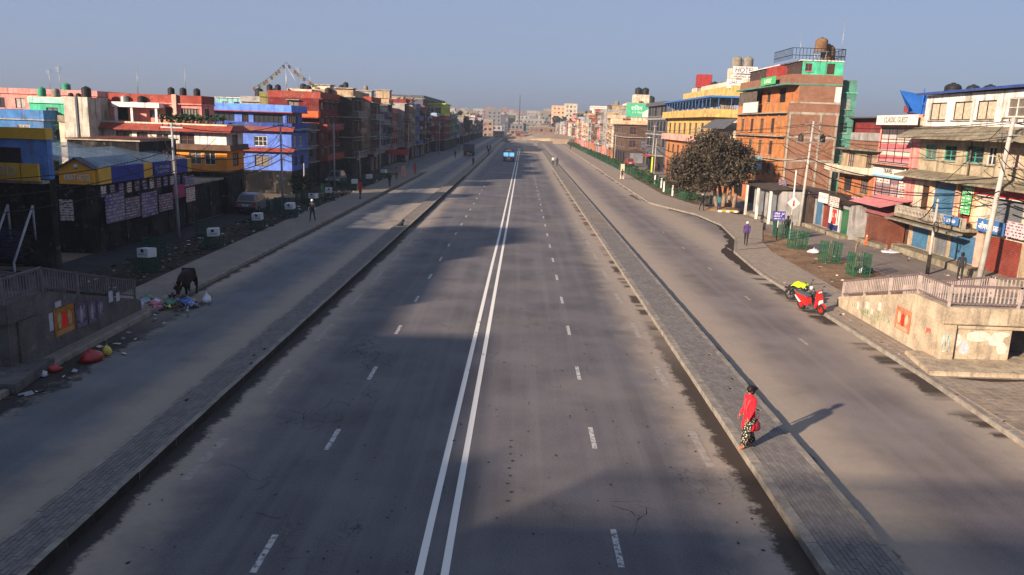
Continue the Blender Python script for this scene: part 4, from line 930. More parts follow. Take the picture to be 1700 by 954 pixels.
b.storey(7.22,8.7,P['pink'],C=[(.5,.1,1.0,1.2,'hole'),(3.3,.35,.8,.6,'dark'),(4.6,.1,.6,1.15,'d:wood'),(5.9,.2,1.5,1.0,'band')],F=b.rows(b.F,1,1.0,.9,.3,'dark',1.3),inC=1.2,inF=2.4); b.slab(8.7,.1,-2.3,P['pink'],outC=-1.0); b.storey(8.8,9.45,P['roofred'],inC=1.15,inF=2.35); b.fbox(b.C,'pilaster',5.3,5.65,.9,1.14,7.22,9.5,P['salmon'])
q=MB()
for u in (.9,2.2,4.2): q.box(u,.2,7.22,u+.18,.38,8.35)
q.box(.75,.1,8.36,4.6,1.15,8.75); o=q.build('porch_frame',P['white'],b.e,(-10,0,0))
for i in range(9):
    x=-29.5+i*.62; q=MB()
    for k in range(26):
        a=Vector((random.gauss(0,.16),random.gauss(0,.12),.28+random.random()*.4)); d=Vector((random.gauss(0,1),random.gauss(0,1),random.gauss(0,1))).normalized()*.11; e=d.orthogonal().normalized()*.08; q.face([a-d-e,a+d-e,a+d+e,a-d+e],1)
    q.lathe([(.1,0),(.15,.25)],n=8); o=q.build('potted_plant',[P['brown'],mat('dark_leaf',(.025,.05,.018),.7,.4,6)],None,(x,65.2,7.22)); tag(o,'potted plant in the row on the pink house terrace','plant','potted plants on the pink house terrace')
tanks('on the pink house porch roof',[(-32.6,65.5,8.76)],'steel',.5,.75); tanks('beside the steel tank on the pink house porch',[(-31.2,65.5,8.76)],'black',.5,.75)
tanks('at the right end of the pink house roof',[(-29.4,67,9.46),(-28.4,67,9.46),(-27.4,67.4,9.46)],'black',.42,.9)
antenna(-32.2,67,9.4,2.3,'tall thin aerial left on the pink house roof'); antenna(-28.2,67,9.4,2.6,'tall thin aerial right on the pink house roof')
b=Building('stair_tower','bare grey concrete stair tower at the left of the pink house',-34.05,62.5,66,1.9,-1,'tower'); b.storey(0,9.0,pmat('raw_concrete',(.42,.39,.33),streak=.7,var=.35)); b.fbox(b.C,'rib',.95,1.1,-.08,-.004,0,9.0,P['slate']); tanks('on the grey concrete stair tower',[(-34.9,64,9.0)],'black',.55,1.2)
b=gen('small dark house between the hotel and the pink house',-24.6,57.3,64.2,7,-1,3.3,P['char'],nf=1,par=False)
# blue house
b=L4=Building('house','bright blue house with red eaves and a glazed top floor',-24,82.8,89.2,10.0,-1,'house',sills=False); BL=pl('brightblue',(.085,.155,.48)); W=b.WC
b.storey(0,2.4,P['char'],C=[(1,.3,3,1.9,'s:dark'),(5,.3,3,1.9,'s:dark')],F=[(1,.3,4,1.9,'s:dark')])
b.storey(2.4,4.35,BL,C=[(6.1,.4,1.5,1.15,'dark'),(3.5,.1,.9,1.6,'d:wood')],F=[(.8,.5,1.2,1.0,'dark'),(3.2,.5,1.2,1.0,'dark')],mC=BL)
b.canopy(b.C,3.9,W+.4,4.75,.6,.32,P['roofred'],.06,'tiled_eave'); b.canopy(b.F,0,b.WF,4.7,.5,.1,P['paleblue'],.08)
b.storey(4.35,6.35,BL,C=[(6.1,.55,1.35,1.0,'white3'),(2.9,.1,.8,1.5,'d:wood')],F=[(.7,.5,1.2,1.1,'white'),(3.0,.5,1.2,1.1,'white')])
b.canopy(b.C,3.9,W+.4,6.95,.7,.42,P['roofred'],.06,'tiled_eave'); b.canopy(b.F,0,b.WF,6.8,.6,.12,P['paleblue'],.08)
b.balcony(b.C,-.2,4.2,4.25,.9,P['dblue'],'solid',.75,rm=P['dblue']); b.balcony(b.C,.0,3.8,6.4,1.0,P['dblue'],'solid',.75,rm=P['dblue']); b.parapet(6.81,.5,P['dblue'],out=.1)
b.storey(6.35,8.35,BL,C=[(.4,1.0,3.4,.9,'band'),(4.6,.9,.7,.9,'wood'),(5.8,.95,3.1,.85,'band')],F=[(.6,.9,4,.85,'band')],inC=.9,inF=.6); b.slab(8.35,.1,.1,P['roofred'],outC=-.2); b.parapet(8.45,.7,pl('clearblue',(.10,.22,.66)),out=-.0,inC=.25)
q=MB().box(0,0,0,1.8,.12,1.6); b.C.put('wall_panel',q.mesh(P['paleblue'] if False else BL,'wall_panel'),1.5,-.13,4.6)
b=gen('grey narrow house right of the blue house',-24.3,89.4,94.0,5,-1,6.6,P['slate'],nf=3,camwin=0); 
b=Building('house','pale cyan house top with white arches behind the blue house',-34,112,122,9,-1,'house'); b.storey(0,10.2,pl('cyan',(.22,.46,.46)),C=[(1+1.6*i,9.0,.8,.7,'dark') for i in range(5)]); b.slab(10.2,.1,.2,P['white'])
b=Building('house','grey flat roofed house behind the blue house, under the flag mast',-26.2,100,112,9,-1,'house'); b.storey(0,9.6,P['grey'],C=[(5,8.0,3,.9,'band')]); b.slab(9.6,.2,.3,P['grey']); b.parapet(9.8,.5,P['grey'])
tanks('on the grey roof left of the flag mast',[(-34.2,104,10.3),(-32.2,104,10.3)],'black',.8,1.6)
b=Building('house','cream stair head block between the flag mast and the red building',-25.8,98,103,2.9,-1,'house'); b.storey(0,11.3,P['cream']); tanks('on the cream stair head block',[(-27.2,99.5,11.3)],'black',.6,1.0)
antenna(-27.6,99,12.3,1.6,'short aerial on the tank of the cream stair head',1); antenna(-26.3,99,11.3,2.2,'dark pipe aerial right of the cream stair head')
# prayer flags
o=thing('flag_mast','mast with two strings of prayer flags on the grey roof','flag mast',(-31.2,106,10.0))
q=MB(); q.tube((0,0,0),(0,0,5.0),.09,.05,6); q.tube((0,0,4.6),(2.6,.5,0),.04,n=5); q.build('mast',STEEL,o)
FC=[mat('flag_'+k,tuple(.3*v+.04 for v in c),.8,.2,2) for k,c in (('blue',(.04,.08,.3)),('white',(.5,.5,.5)),('red',(.35,.05,.05)),('green',(.05,.2,.08)),('yellow',(.5,.38,.05)))]
for sgn,ex,ez in ((-1,-4.6,1.4),(1,5.4,1.3)):
    st=Vector((0,0,4.9)); en=Vector((ex,0,ez)); q=MB(); pts=[]
    for i in range(15): t=i/14; p=st.lerp(en,t); p.z-=.6*4*t*(1-t)*.5; pts.append(p)
    q.path(pts,.02,4); q.build('flag_string',BLACKF,o)
    for i in range(13):
        p=pts[i+1]-Vector((0,0,.02)); q=MB(); w=.17; q.face([p+Vector((-w,0,0)),p+Vector((w,.02,-.03)),p+Vector((w+.05,.1,-.45)),p+Vector((-w+.04,.05,-.47))]); q.build('flag',FC[i%5],o)
# red block and dark row
b=L5=gen('deep red four storey block with an orange balcony top',-24,94.3,104.2,6,-1,10.2,P['darkred'],style='dark',nf=5,camwin=1,top=P['roofred'],mC=P['darkred'],slab=P['maroon'],bal=2)
b.balcony(b.C,1.2,6.2,7.9,1.1,P['red'],'solid',.8,rm=mat('orange_red',(.55,.10,.03)))
tanks('on the deep red block',[(-26.5,99,10.95),(-25.2,104,10.95)],'black',.7,1.2)
DIM={k:pl('dim_'+k,v) for k,v in dict(darkbrown=(.03,.02,.017),brown=(.065,.04,.03),slate=(.045,.05,.06),blue=(.07,.12,.32),pink=(.34,.13,.12),green=(.05,.22,.09),red=(.24,.04,.035),grey=(.10,.095,.095),maroon=(.15,.028,.026),tan=(.2,.15,.10),cream=(.34,.27,.18),olive=(.09,.085,.04)).items()}  # darkened plasters, the shade on the left fronts put into their colours
LAUN=[mat('laundry_'+k,c,.9,.25,5,bump=.1) for k,c in (('white',(.42,.41,.40)),('red',(.28,.05,.05)),('blue',(.07,.10,.24)),('mustard',(.32,.22,.06)),('grey',(.18,.17,.17)),('line',(.03,.03,.03)))]
NTH=['first','second','third','fourth','fifth','sixth','seventh','eighth','ninth','tenth']
def row(side,y,yend,xb,seq,hs,wr,where,seed,pal,skip=()):
    rr=random.Random(seed); cnt={}; k=0
    while y<yend:
        w=rr.uniform(*wr)
        if any(a<y+w and y<b for a,b in skip): y=max(b for a,b in skip if a<y+w and y<b)+.25; continue
        c=seq[k%len(seq)]; i=cnt.get(c,0); cnt[c]=i+1; h=rr.uniform(*hs); x=xb+rr.uniform(-.9,.9); nf=rr.choice((4,4,5)) if h>8.6 else rr.choice((3,4))
        st=rr.choice(('dark','wood','wood','white','red')); top=rr.choice((None,None,P['roofred'],P['grey'],P['paleblue'],P['tan']))
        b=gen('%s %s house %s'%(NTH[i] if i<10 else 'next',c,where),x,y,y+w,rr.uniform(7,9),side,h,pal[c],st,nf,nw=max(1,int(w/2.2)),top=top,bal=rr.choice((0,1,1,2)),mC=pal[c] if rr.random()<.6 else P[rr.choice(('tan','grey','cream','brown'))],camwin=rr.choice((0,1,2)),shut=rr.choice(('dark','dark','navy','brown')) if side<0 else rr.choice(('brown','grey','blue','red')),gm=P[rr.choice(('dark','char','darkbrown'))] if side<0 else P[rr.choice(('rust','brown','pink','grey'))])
        sg=side; z=h+.02
        if rr.random()<.75:
            u=rr.uniform(.5,max(.6,w-3.2)); hh=rr.uniform(1.6,2.4); fr=b.F; mm=rr.choice((pal[c],P['tan'],P['grey'],P['maroon'],P['cream'])); b.fbox(fr,'stair_head',u,u+2.4,3.0,5.6,z,z+hh,mm); b.fbox(fr,'roof_slab',u-.2,u+2.6,2.8,5.8,z+hh+.002,z+hh+.14,M_CONC)
            if rr.random()<.5: pt=fr.world(u+1.2,4.2,z+hh+.15); tanks('on stair head of %s %s house %s'%(NTH[i] if i<10 else 'next',c,where),[pt],rr.choice(('black','black','grey','rust')),.6,1.2)
        if rr.random()<.6:
            pt=b.F.world(w*.5,1.6,h+.1); tanks('at roof front of %s %s house %s'%(NTH[i] if i<10 else 'next',c,where),[pt],rr.choice(('black','black','green','grey')),.6,1.2)
        if rr.random()<.5:
            q=MB(); zz=h+.75; q.tube((0,0,0),(0,0,zz-h+1.2),.03,n=4); q.tube((0,w*.7 if side<0 else -w*.7,0),(0,w*.7 if side<0 else -w*.7,1.7),.03,n=4); p0=b.F.p(.4,1.0,h)
        if y<300 and rr.random()<.7 and w>3:
            zz=3.0+rr.choice((.35,2.6)); q=MB(); u=.4
            while u<min(w-.6,4.5):
                cw=rr.uniform(.4,.9); ch=rr.uniform(.5,1.0); q.face([(u,.0,zz-ch),(u+cw,.03,zz-ch+.05),(u+cw,-.04,zz),(u,.0,zz)],rr.randrange(5)); u+=cw+rr.uniform(.02,.3)
            q.path([(.2,0,zz+.01),(2.5,0,zz-.03),(min(w-.3,4.8),0,zz+.01)],.012,4,5); o=q.build('laundry',LAUN,None,b.F.world(0,-1.0,1.1),b.F.wr); tag(o,'laundry on a line before %s %s house %s'%(NTH[i] if i<10 else 'next',c,where),'laundry','laundry lines of the street rows')
        y+=w+.12; k+=1
        if y<260 and rr.random()<.9:   # shop board over the shutters
            sign(b.F,'signboard','%s shop board on the %s %s house %s'%(rr.choice(('dim','faded')),NTH[i] if i<10 else 'next',c,where),.3,2.5+rr.uniform(-.1,.5),min(w-.5,rr.uniform(1.8,3.6)),rr.uniform(.6,.95),rr.choice((BD['white'],BD['navy'],BD['red'],BD['blue'],BD['pink'],PRINT4,PRINT3)) if side>0 else rr.choice((mat('dim_board_white',(.22,.22,.24)),BD['navy'],mat('dim_board_red',(.14,.02,.02)),PRINT4,PRINT3)),[('',.4,.5,.8,TW if rr.random()<.5 else TK)],d=-.5,cat='sign')  # left boards: darkened copies with shade put into the paint
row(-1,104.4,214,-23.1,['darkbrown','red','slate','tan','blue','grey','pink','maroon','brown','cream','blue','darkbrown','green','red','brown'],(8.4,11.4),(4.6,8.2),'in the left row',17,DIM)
b=gen('lime green topped block standing above the left row',-20.9,215,232,6,-1,8.6,P['maroon'],'dark',4,top=P['red'],camwin=2); 
b.storey(9.4,12.3,P['lime'],C=[(1,.5,1.2,1.4,'white'),(3.4,.4,1.6,1.6,'white')],F=b.rows(b.F,5,1.5,1.4,.6,'dark'),inC=.4,inF=.1); b.slab(12.3,.25,.2,P['lime']); 
b=gen('long slate blue block with a railed roof behind the lime green block',-25.5,205,262,14,-1,13.4,P['slate'],'dark',5,nw=14,camwin=3)
b=gen('green fronted block with a hanging green sign right of the lime green block',-20.8,232.3,246,6,-1,9.0,P['teal'],'dark',4)
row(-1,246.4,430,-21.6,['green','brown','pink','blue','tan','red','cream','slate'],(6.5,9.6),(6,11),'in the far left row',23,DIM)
# houses standing behind the left row
def back(label,x,y,w,h,d,m,style='dark',nf=3,top=None,par=.5,tk=None,roof=None):
    b=Building('house',label,x+w,y,y+d,w,-1,'house',sills=False); z=0; fh=h/nf
    for k in range(nf): b.storey(z,z+fh-.1,m,C=b.rows(b.C,max(1,int(w/2.6)),1.2,fh*.48,fh*.28,style),F=b.rows(b.F,max(1,int(d/3)),1.2,fh*.48,fh*.28,style)); b.slab(z+fh-.1,.1,.2,top or M_CONC); z+=fh
    if par: b.parapet(h,par,top or m,out=.15)
    return b
back('green house with tanks and a white lower front behind the yellow banded building',-49.5,80,4.6,8.6,8,P['mint'],'dark',4,top=pl('palemint',(.3,.6,.45)))
tanks('on the green house roof',[(-48.7,81,9.15)],'green',.6,1.3); tanks('right of the green tank on the green house',[(-47.3,81,9.15)],'grey',.6,1.2); tanks('in the row along the green house parapet',[(-46.9,83,9.15),(-46.1,83,9.15),(-45.4,83,9.15)],'black',.4,.7)
antenna(-47.4,82,9.2,3.0,'ladder like aerial on the green house roof',1)
back('pale house with a mossy terrace in front of the green house',-44.3,76,6.4,6.9,6,P['cream'],'dark',3,top=M_MOSSY)
back('long pink house behind the blue terrace house at the far left',-62,92,13,9.6,10,P['pink'],'dark',4,top=P['pink']); back('blue terrace house at the far left',-54,78,7,6.9,8,pl('terraceblue',(.05,.16,.38)),'white',3,par=.9)
tanks('on the pink house at the far left',[(-53,93,10.1)],'green',.7,1.1); antenna(-55.5,94,10,2.4,'thin aerial over the pink house at the far left',1)
b=back('dark shed under a red roof in front of the concrete tower',-31.6,55,5.0,6.1,6,P['char'],'dark',2,par=0); q=MB(); tin(q,(.3,-.3,6.2),(0,6.6,0),(-5.6,0,-.1),30); q.build('roof',P['roofred'],b.e)
tanks('on the dark roof left of the orange gable',[(-32.6,50,4.3),(-31.2,50,4.3),(-29.8,50,4.3)],'rust',.62,1.35); back('low dark store under the rusty tanks',-35,47,7,4.2,7,P['char'],'dark',2,par=0)
back('grey house behind the pink house parapet',-31.5,96,5,10.3,8,P['olive'],'dark',4,top=P['olive']); tanks('on the olive grey house behind the pink house',[(-30.6,97,10.8),(-29.6,97,10.8)],'black',.55,1.3)
back('white low house top between the pink and the blue house',-42,118,8,9.4,8,P['white'],'dark',4); tanks('on the white house top between the pink and the blue house',[(-38,119,9.9)],'rust',.9,1.2)
back('row house with an orange brown top behind the red block',-31,126,5,11.6,9,P['tan'],'dark',4); tanks('on the orange brown house behind the red block',[(-28.6,127,12.1)],'black',.8,1.4)
back('pale blue house top behind the left row',-34,170,10,11.2,9,P['skyblue'],'dark',4,top=P['white']); back('cream house top beside the pale blue one behind the left row',-33,158,6,11.4,9,P['cream'],'dark',4)
# street row continuing beside and behind the camera (casts the long morning shade)
for k,(x,y0,y1,d,h,m) in enumerate(((-25,25.5,36.4,12,9.3,'brown'),(-25,14.3,25.2,12,8.6,'grey'),(-25,6,14,12,8.2,'tan'),(-25,-5.5,5.7,13,9.9,'maroon'),(-25,-18,-6,13,10.2,'cream'),(-25,-32,-18.4,13,12,'slate'),(-25,-48,-32.4,13,12.5,'brown'),(-39,15,22.5,6,17,'grey'),(-39,-10,12,12,13,'peach'))):
    if k==7: b=gen('grey block of the second row beside the foot of the stair, outside the picture',x,y0,y1,d,-1,h,P[m],'dark',5)
    else: gen('%s block of the near left row %s'%(m,('beside the left stair','before the brown one','between grey and maroon','level with the footbridge','just behind the footbridge','further behind the footbridge','last behind the footbridge','','in the second line')[k]),x,y0,y1,d,-1,h,P[m],'dark',4)
# =============================== FAR RIGHT ROW ===============================
RPAL={k:P[k] for k in ('peach','cream','tan','grey','pink','salmon','white','slate','red','lilac','brown','yellow','paleblue')}
row(1,200.4,330,22.8,['cream','peach','tan','grey','pink','brown','salmon','yellow','slate','cream'],(7.6,12.2),(6,10),'in the right row',31,RPAL)
row(1,362,470,22.2,['white','slate','red','lilac','cream','grey','pink','tan'],(6.5,9.6),(8,13),'in the far right row',37,RPAL)
def backr(label,x,y,w,h,d,m,style='dark',nf=4):
    b=Building('building',label,x,y,y+d,w,1,'building',sills=False); z=0; fh=h/nf
    for k in range(nf): b.storey(z,z+fh-.12,m,C=b.rows(b.C,max(1,int(w/3)),1.4,fh*.45,fh*.28,style),F=b.rows(b.F,max(1,int(d/4)),1.4,fh*.45,fh*.28,style)); b.slab(z+fh-.12,.12,.15,M_CONC); z+=fh
    b.parapet(h,.6,m,out=.1)
backr('tall pale pink block on the skyline left of the round tree',22,600,10,21,14,P['peach'],'dark',7); backr('tall cream block right of the pale pink skyline block',31,590,9,22.5,14,P['cream'],'dark',7)
backr('white block on the skyline above the round tree',36,420,9,17.5,12,P['white'],'dark',5); backr('cream block on the skyline right of the round tree',36,330,12,15.5,12,P['cream'],'dark',5); backr('pale terrace block on the skyline behind the green billboard',34,262,13,15,12,P['white'],'dark',5)
backr('grey block on the skyline left of the green billboard',33,232,9,14.2,10,P['grey'],'dark',5); tanks('on the skyline block left of the billboard',[(34.5,233,14.8),(37,233,14.8)],'black',1.0,2.2)
backr('pink block far off beside the cream gabled block',30,480,12,13,12,P['pink']); backr('slate block far off behind the right row',32,500,10,14.5,12,P['slate'])
# far city beyond the end of the road
rc=random.Random(5)
FAR={}
def fp(k):
    if k not in FAR:
        c=P[k].name; r=dict(cream=(.40,.35,.28),peach=(.40,.26,.19),slate=(.10,.105,.12),pink=(.34,.19,.18),white=(.45,.43,.41),salmon=(.36,.20,.16),red=(.22,.08,.07),rust=(.28,.15,.09),blue=(.12,.17,.28),grey=(.22,.215,.21),tan=(.28,.22,.15),maroon=(.16,.06,.055),lilac=(.27,.24,.29),roofred=(.22,.09,.07))[k]
        FAR[k]=pmat('far_plaster_'+k,tuple(.62*v+.02 for v in r))  # greyed and evened, distance haze put into the far colours
    return FAR[k]
fars=[('cream',-37,430,9,8),('peach',-26,470,9,12.5),('slate',-31,500,12,10),('pink',-40,520,10,8),('white',-34,600,12,12),('salmon',-6,390,5,7.5),('red',-3,372,4.5,6.2),('rust',4,470,15,9),('white',-20,520,7,9),('cream',-16,450,6,4.5),('blue',-22,560,10,8),('grey',-8,560,9,9.5),('cream',22,520,9,13),('tan',10,560,9,9),('maroon',14,600,18,10),('lilac',-50,620,14,10),('peach',-60,660,12,11),('white',30,700,12,14),('salmon',-12,680,22,13),('grey',16,720,14,11),('cream',-40,740,14,11),('white',44,760,14,13),('pink',2,760,14,12),('slate',-70,760,16,11)]
far_lab={}
for k,(m,x,y,w,h) in enumerate(fars):
    h*=.72; z=hz(x,y); b=Building('far_house','',x,y,y+8,w,1,'house','hazy houses beyond the end of the road',sills=False); b.e['label']='hazy %s house of the far city beyond the road end%s'%(m,far_lab.setdefault(m,[]) and '' or '')
    far_lab[m].append(b); nf=max(2,int(h/3)); zz=-1; fh=(h+1+z)/nf
    for i in range(nf): b.storey(zz,zz+fh,fp(m),C=b.rows(b.C,max(2,int(w/3)),1.5,fh*.42,fh*.3,'dark'),F=[],name='wall'); zz+=fh
    b.slab(zz,.4,.3,fp(('roofred','cream','grey')[k%3]))
for m,l in far_lab.items():
    if len(l)>1:
        l.sort(key=lambda b:b.x/b.y)
        for i,b in enumerate(l): b.e['label']='hazy %s house beyond the road end, %s of that colour'%(m,ORD[i] if i<len(l)-1 else 'rightmost')
q=MB(); FM=[fp(k) for k in ('cream','white','pink','grey','slate','tan','grey')]
wm=7
for k in range(1500):
    y=rc.uniform(640,2500); x=(rc.uniform(-.28,.28)+rc.gauss(0,.05))*y+rc.uniform(-20,20); w,d,h=rc.uniform(7,16),rc.uniform(7,14),rc.choice((5,7,8,10,12,14,17)); z=hz(x,y)-1
    m=rc.randrange(7); q.box(x,y,z,x+w,y+d,z+h+1,m,bottom=False)
    if rc.random()<.4: q.box(x+w*.2,y+d*.2,z+h+1.005,x+w*.6,y+d*.6,z+h+3.4,m,bottom=False)
    if y<1500:
        n=int(w/3.2)
        for fl in range(int(h/3)):
            for i in range(n):
                u=x+w*(i+.3)/n; v=z+1.6+fl*3; q.face([(u,y-.06,v+.4),(u+1.3,y-.06,v+.4),(u+1.3,y-.06,v+1.7),(u,y-.06,v+1.7)],wm)
o=q.build('distant_city',FM+[GLASS]); o['kind']='stuff'
q=MB(); q.tube((0,0,-2),(0,0,30),.8,.25,5)
for i in range(10): q.box(-.9+.05*i,-.9,3*i,.9-.05*i,.9,3*i+.3)
tag(q.build('lattice_mast',P['slate'],None,(-2.5,640,0)),'thin dark lattice mast on the hazy skyline above the road end','mast')
# =============================== FOOTBRIDGE AND STAIRS =======================
RAILM=mat('railing_paint',(.33,.27,.24),.55,.3,2,spec=.35); DARKRAIL=mat('railing_top',(.14,.10,.10),.55,.3,2)
STC=pmat('stair_concrete',(.36,.29,.205),rough=.9,var=.35,streak=.5); STCL=pmat('dim_stair_concrete',(.10,.092,.088),rough=.9,var=.35,streak=.55)  # STCL: the same concrete with shade put into its colour
o=thing('footbridge','concrete footbridge with steel railings spanning the whole road','footbridge',(0,-.75,0))
MB().box(-14.9,-1.4,6.0,14.9,1.35,6.55).build('deck',STC,o,bevel=.04)
for y in (-1.33,1.28):
    q=MB(); q.box(-14.9,y,7.62,14.9,y+.06,7.70); q.box(-14.9,y,6.7,14.9,y+.05,6.76)
    for i in range(248): x=-14.85+.12*i; q.box(x,y+.01,6.56,x+.035,y+.04,7.62)
    q.build('railing',RAILM,o)
for x in (-9.0,6.8): MB().box(x-.45,-.6,0,x+.45,.6,5.99).build('pier',STC,o)
for s in (-1,1): MB().box(s*14.9,-1.4,0,s*14.2,1.35,5.99).build('pier',STC,o)

def rail_run(parent,pts,h,mt,mp,sp=.15,post=2.0,first=True):
    """posts, balusters, top and bottom rail along a 3d polyline"""
    for a,b in zip(pts,pts[1:]):
        a,b=Vector(a),Vector(b); d=b-a; L=Vector((d.x,d.y,0)).length
        q=MB(); q.obox((a+b)/2+Vector((0,0,h)),d/2*1.0,Vector((-d.y,d.x,0)).normalized()*.04,Vector((0,0,.035))); q.build('top_rail',mt,parent)
        q=MB(); q.obox((a+b)/2+Vector((0,0,.1)),d/2,Vector((-d.y,d.x,0)).normalized()*.025,Vector((0,0,.03))); q.build('bottom_rail',mt,parent)
        n=int(L/sp); q=MB(); fw=d/L
        for i in range(1,n):
            p=a+d*(i/n); q.obox(p+Vector((0,0,h/2+.05)),Vector((fw.x,fw.y,0))*.022,Vector((-fw.y,fw.x,0))*.012,Vector((0,0,h/2-.08)))
        q.build('balusters',mp,parent)
        k=max(1,int(round(L/post)))
        for i in range(0 if first else 1,k+1):
            p=a+d*(i/k); q=MB(); q.box(-.04,-.04,-.05,.04,.04,h+.04); q.build('post',mp,parent,p)
        first=False
def stair(sx,yS,yT,yE,zT,label,m,mr,mt):
    o=thing('bridge_stair',label,'stair',(15.4*sx,yE,0)); X=lambda x:(x-15.4)*sx; Y=lambda y:y-yE
    w=MB(); w.prism([(Y(yS+.2),0),(Y(yS+.2),.5),(Y(yS),.62),(Y(yT),zT+.02),(Y(yT-.6),zT+.02),(Y(yT-.6),1.63),(Y(yE+.55),1.63),(Y(yE+.55),0)],X(15.4),X(15.68),axis='x'); w.build('side_wall',m,o,fix=True)
    w=MB(); w.prism([(Y(yS+.2),0),(Y(yS),.62),(Y(yT),zT),(Y(yT),0)],X(18.3),X(18.55),axis='x'); w.build('side_wall',m,o,fix=True)
    MB().box(X(15.36),Y(yE),1.64,X(20.6),Y(yT-.61),zT+.03).build('landing',m,o,bevel=.03); MB().box(X(15.70),Y(yT-.6),1.65,X(20.6),Y(yT),zT).build('landing',m,o)
    MB().box(X(15.46),Y(yE+.12),0.3,X(15.95),Y(yE+.54),1.63).build('pillar',m,o); MB().box(X(15.96),Y(yE+.28),.3,X(18.05),Y(yE+.5),1.45).build('panel_wall',m,o); MB().box(X(15.96),Y(yE+.2),1.451,X(20.5),Y(yE+.5),1.632).build('beam',m,o)
    MB().box(X(19.9),Y(yE+.12),.3,X(20.5),Y(yE+.54),1.63).build('pillar',m,o); MB().box(X(15.7),Y(yE+2.0),0,X(20.5),Y(yE+2.2),1.62).build('back_wall',STCL,o)  # back wall takes the shaded concrete, its darkness painted on both stairs
    q=MB(); q.prism([(X(14.35),Y(yE-1.45)),(X(21),Y(yE-1.35)),(X(21),Y(yE+.9)),(X(15.7),Y(yE+.9)),(X(15.38),Y(yE+1.2)),(X(14.75),Y(yE+1.2))],0,.3); q.build('base_ledge',m,o,fix=True,bevel=.03)
    n=12
    for i in range(n):
        ya=yS-(yS-yT)*i/n; yb=yS-(yS-yT)*(i+1)/n; MB().box(X(15.69),Y(ya),0.0,X(18.29),Y(yb)+.002,.55+(zT-.55)*i/n).build('step',m,o)
    rail_run(o,[(X(15.54),Y(yS),.66),(X(15.54),Y(yT),zT+.07),(X(15.54),Y(yE+.12),zT+.07),(X(20.5),Y(yE+.12),zT+.07)],.72,mt,mr)
    rail_run(o,[(X(18.42),Y(yS),.62),(X(18.42),Y(yT+.2),zT+.02),(X(18.42),Y(yT),zT+.02),(X(20.5),Y(yT),zT+.02)],.72,mt,mr)
    return o
stR=stair(1,36.6,29.8,27.45,2.24,'sunlit concrete footbridge stair with railings, posters and graffiti at the right edge',STC,RAILM,DARKRAIL)
stL=stair(-1,31.0,24.9,22.8,2.24,'shaded concrete footbridge stair with railings and posters at the left edge',STCL,mat('dim_railing_paint',(.15,.13,.135),.5,.3,2),mat('dim_railing_top',(.10,.08,.09),.5,.3,2))  # left railing paints are copies darkened for shade
def poster(label,x,ya,yb,z0,z1,cols,side,cat='poster'):
    """printed sheet on the stair wall; cols = (ground, big shape, second shape)"""
    q=MB(); q.box(0,0,0,.012,yb-ya,z1-z0); o=tag(q.build('poster',cols[0],None,(x,ya,z0)),label,cat); W,H=yb-ya,z1-z0; e=-.003 if side>0 else .015
    def blob(cx,cz,rx,rz,m,nm,k=9):
        p=[]
        for i in range(k):
            t=2*pi*i/k; r=random.uniform(.7,1.1); p.append((e,W*cx+W*rx*r*cos(t),H*cz+H*rz*r*sin(t)))
        q=MB(); q.face(p); q.build(nm,m,o)
    blob(.5,.5,.16,.36,cols[1],'print',11); blob(.26,.55,.12,.3,cols[2],'print'); blob(.75,.55,.12,.3,cols[2],'print')
    q=MB(); 
    for j in range(3): q.face([(e*1.3,W*.1,H*(.05+.06*j)),(e*1.3,W*.9,H*(.05+.06*j)),(e*1.3,W*.9,H*(.085+.06*j)),(e*1.3,W*.1,H*(.085+.06*j))])
    q.build('print_line',cols[2],o); return o
c1=(mat('poster_orange',(.42,.15,.08),.6,.4,6),mat('poster_red',(.50,.03,.02),.6,.2,6),mat('poster_peach',(.52,.33,.22),.6,.3,8)); c2=(mat('poster_dark',(.10,.07,.10),.6,.5,8),mat('poster_violet',(.30,.26,.34),.6,.4,9),mat('poster_grey',(.16,.14,.18),.6,.4,9)); c3=(mat('poster_amber',(.30,.12,.025),.6,.5,7),mat('poster_hotred',(.75,.03,.02),.6,.1,7),mat('poster_sand',(.40,.27,.14),.6,.3,8))
poster('orange poster with a red figure on the sunlit stair wall',15.372,29.75,30.95,.62,1.52,c1,1)
poster('amber poster with a red figure on the shaded stair wall',-15.385,25.15,26.35,.6,1.55,c3,-1); poster('dark violet poster right of the amber one on the shaded stair wall',-15.385,26.4,27.15,.55,1.5,c2,-1); poster('dark poster third along the shaded stair wall',-15.385,27.2,27.75,.5,1.42,c2,-1); poster('dark narrow poster furthest along the shaded stair wall',-15.385,27.8,28.3,.6,1.3,c2,-1)
PAPER=mat('torn_paper',(.50,.44,.37),.8,.25,8); 
for i,(y,z,w,h) in enumerate(((34.4,.5,.2,.35),(33.4,.75,.35,.3),(32.3,.95,.3,.35),(33.0,.62,.2,.25))): tag(MB().box(0,0,0,.008,w,h).build('paper_scrap',PAPER,None,(15.388,y,z)),'torn paper scrap pasted on the sunlit stair wall','paper scrap','paper scraps on the sunlit stair wall')
for i,(y,z,w,h) in enumerate(((28.7,1.0,.3,.42),(29.25,.92,.25,.34),(25.3,1.6,.35,.2),(24.9,.9,.22,.6))): tag(MB().box(0,0,0,.008,w,h).build('paper_scrap',mat('pale_paper',(.38,.38,.42),.8,.25,8),None,(-15.395,y,z)),'pale paper scrap pasted on the shaded stair wall','paper scrap','paper scraps on the shaded stair wall')
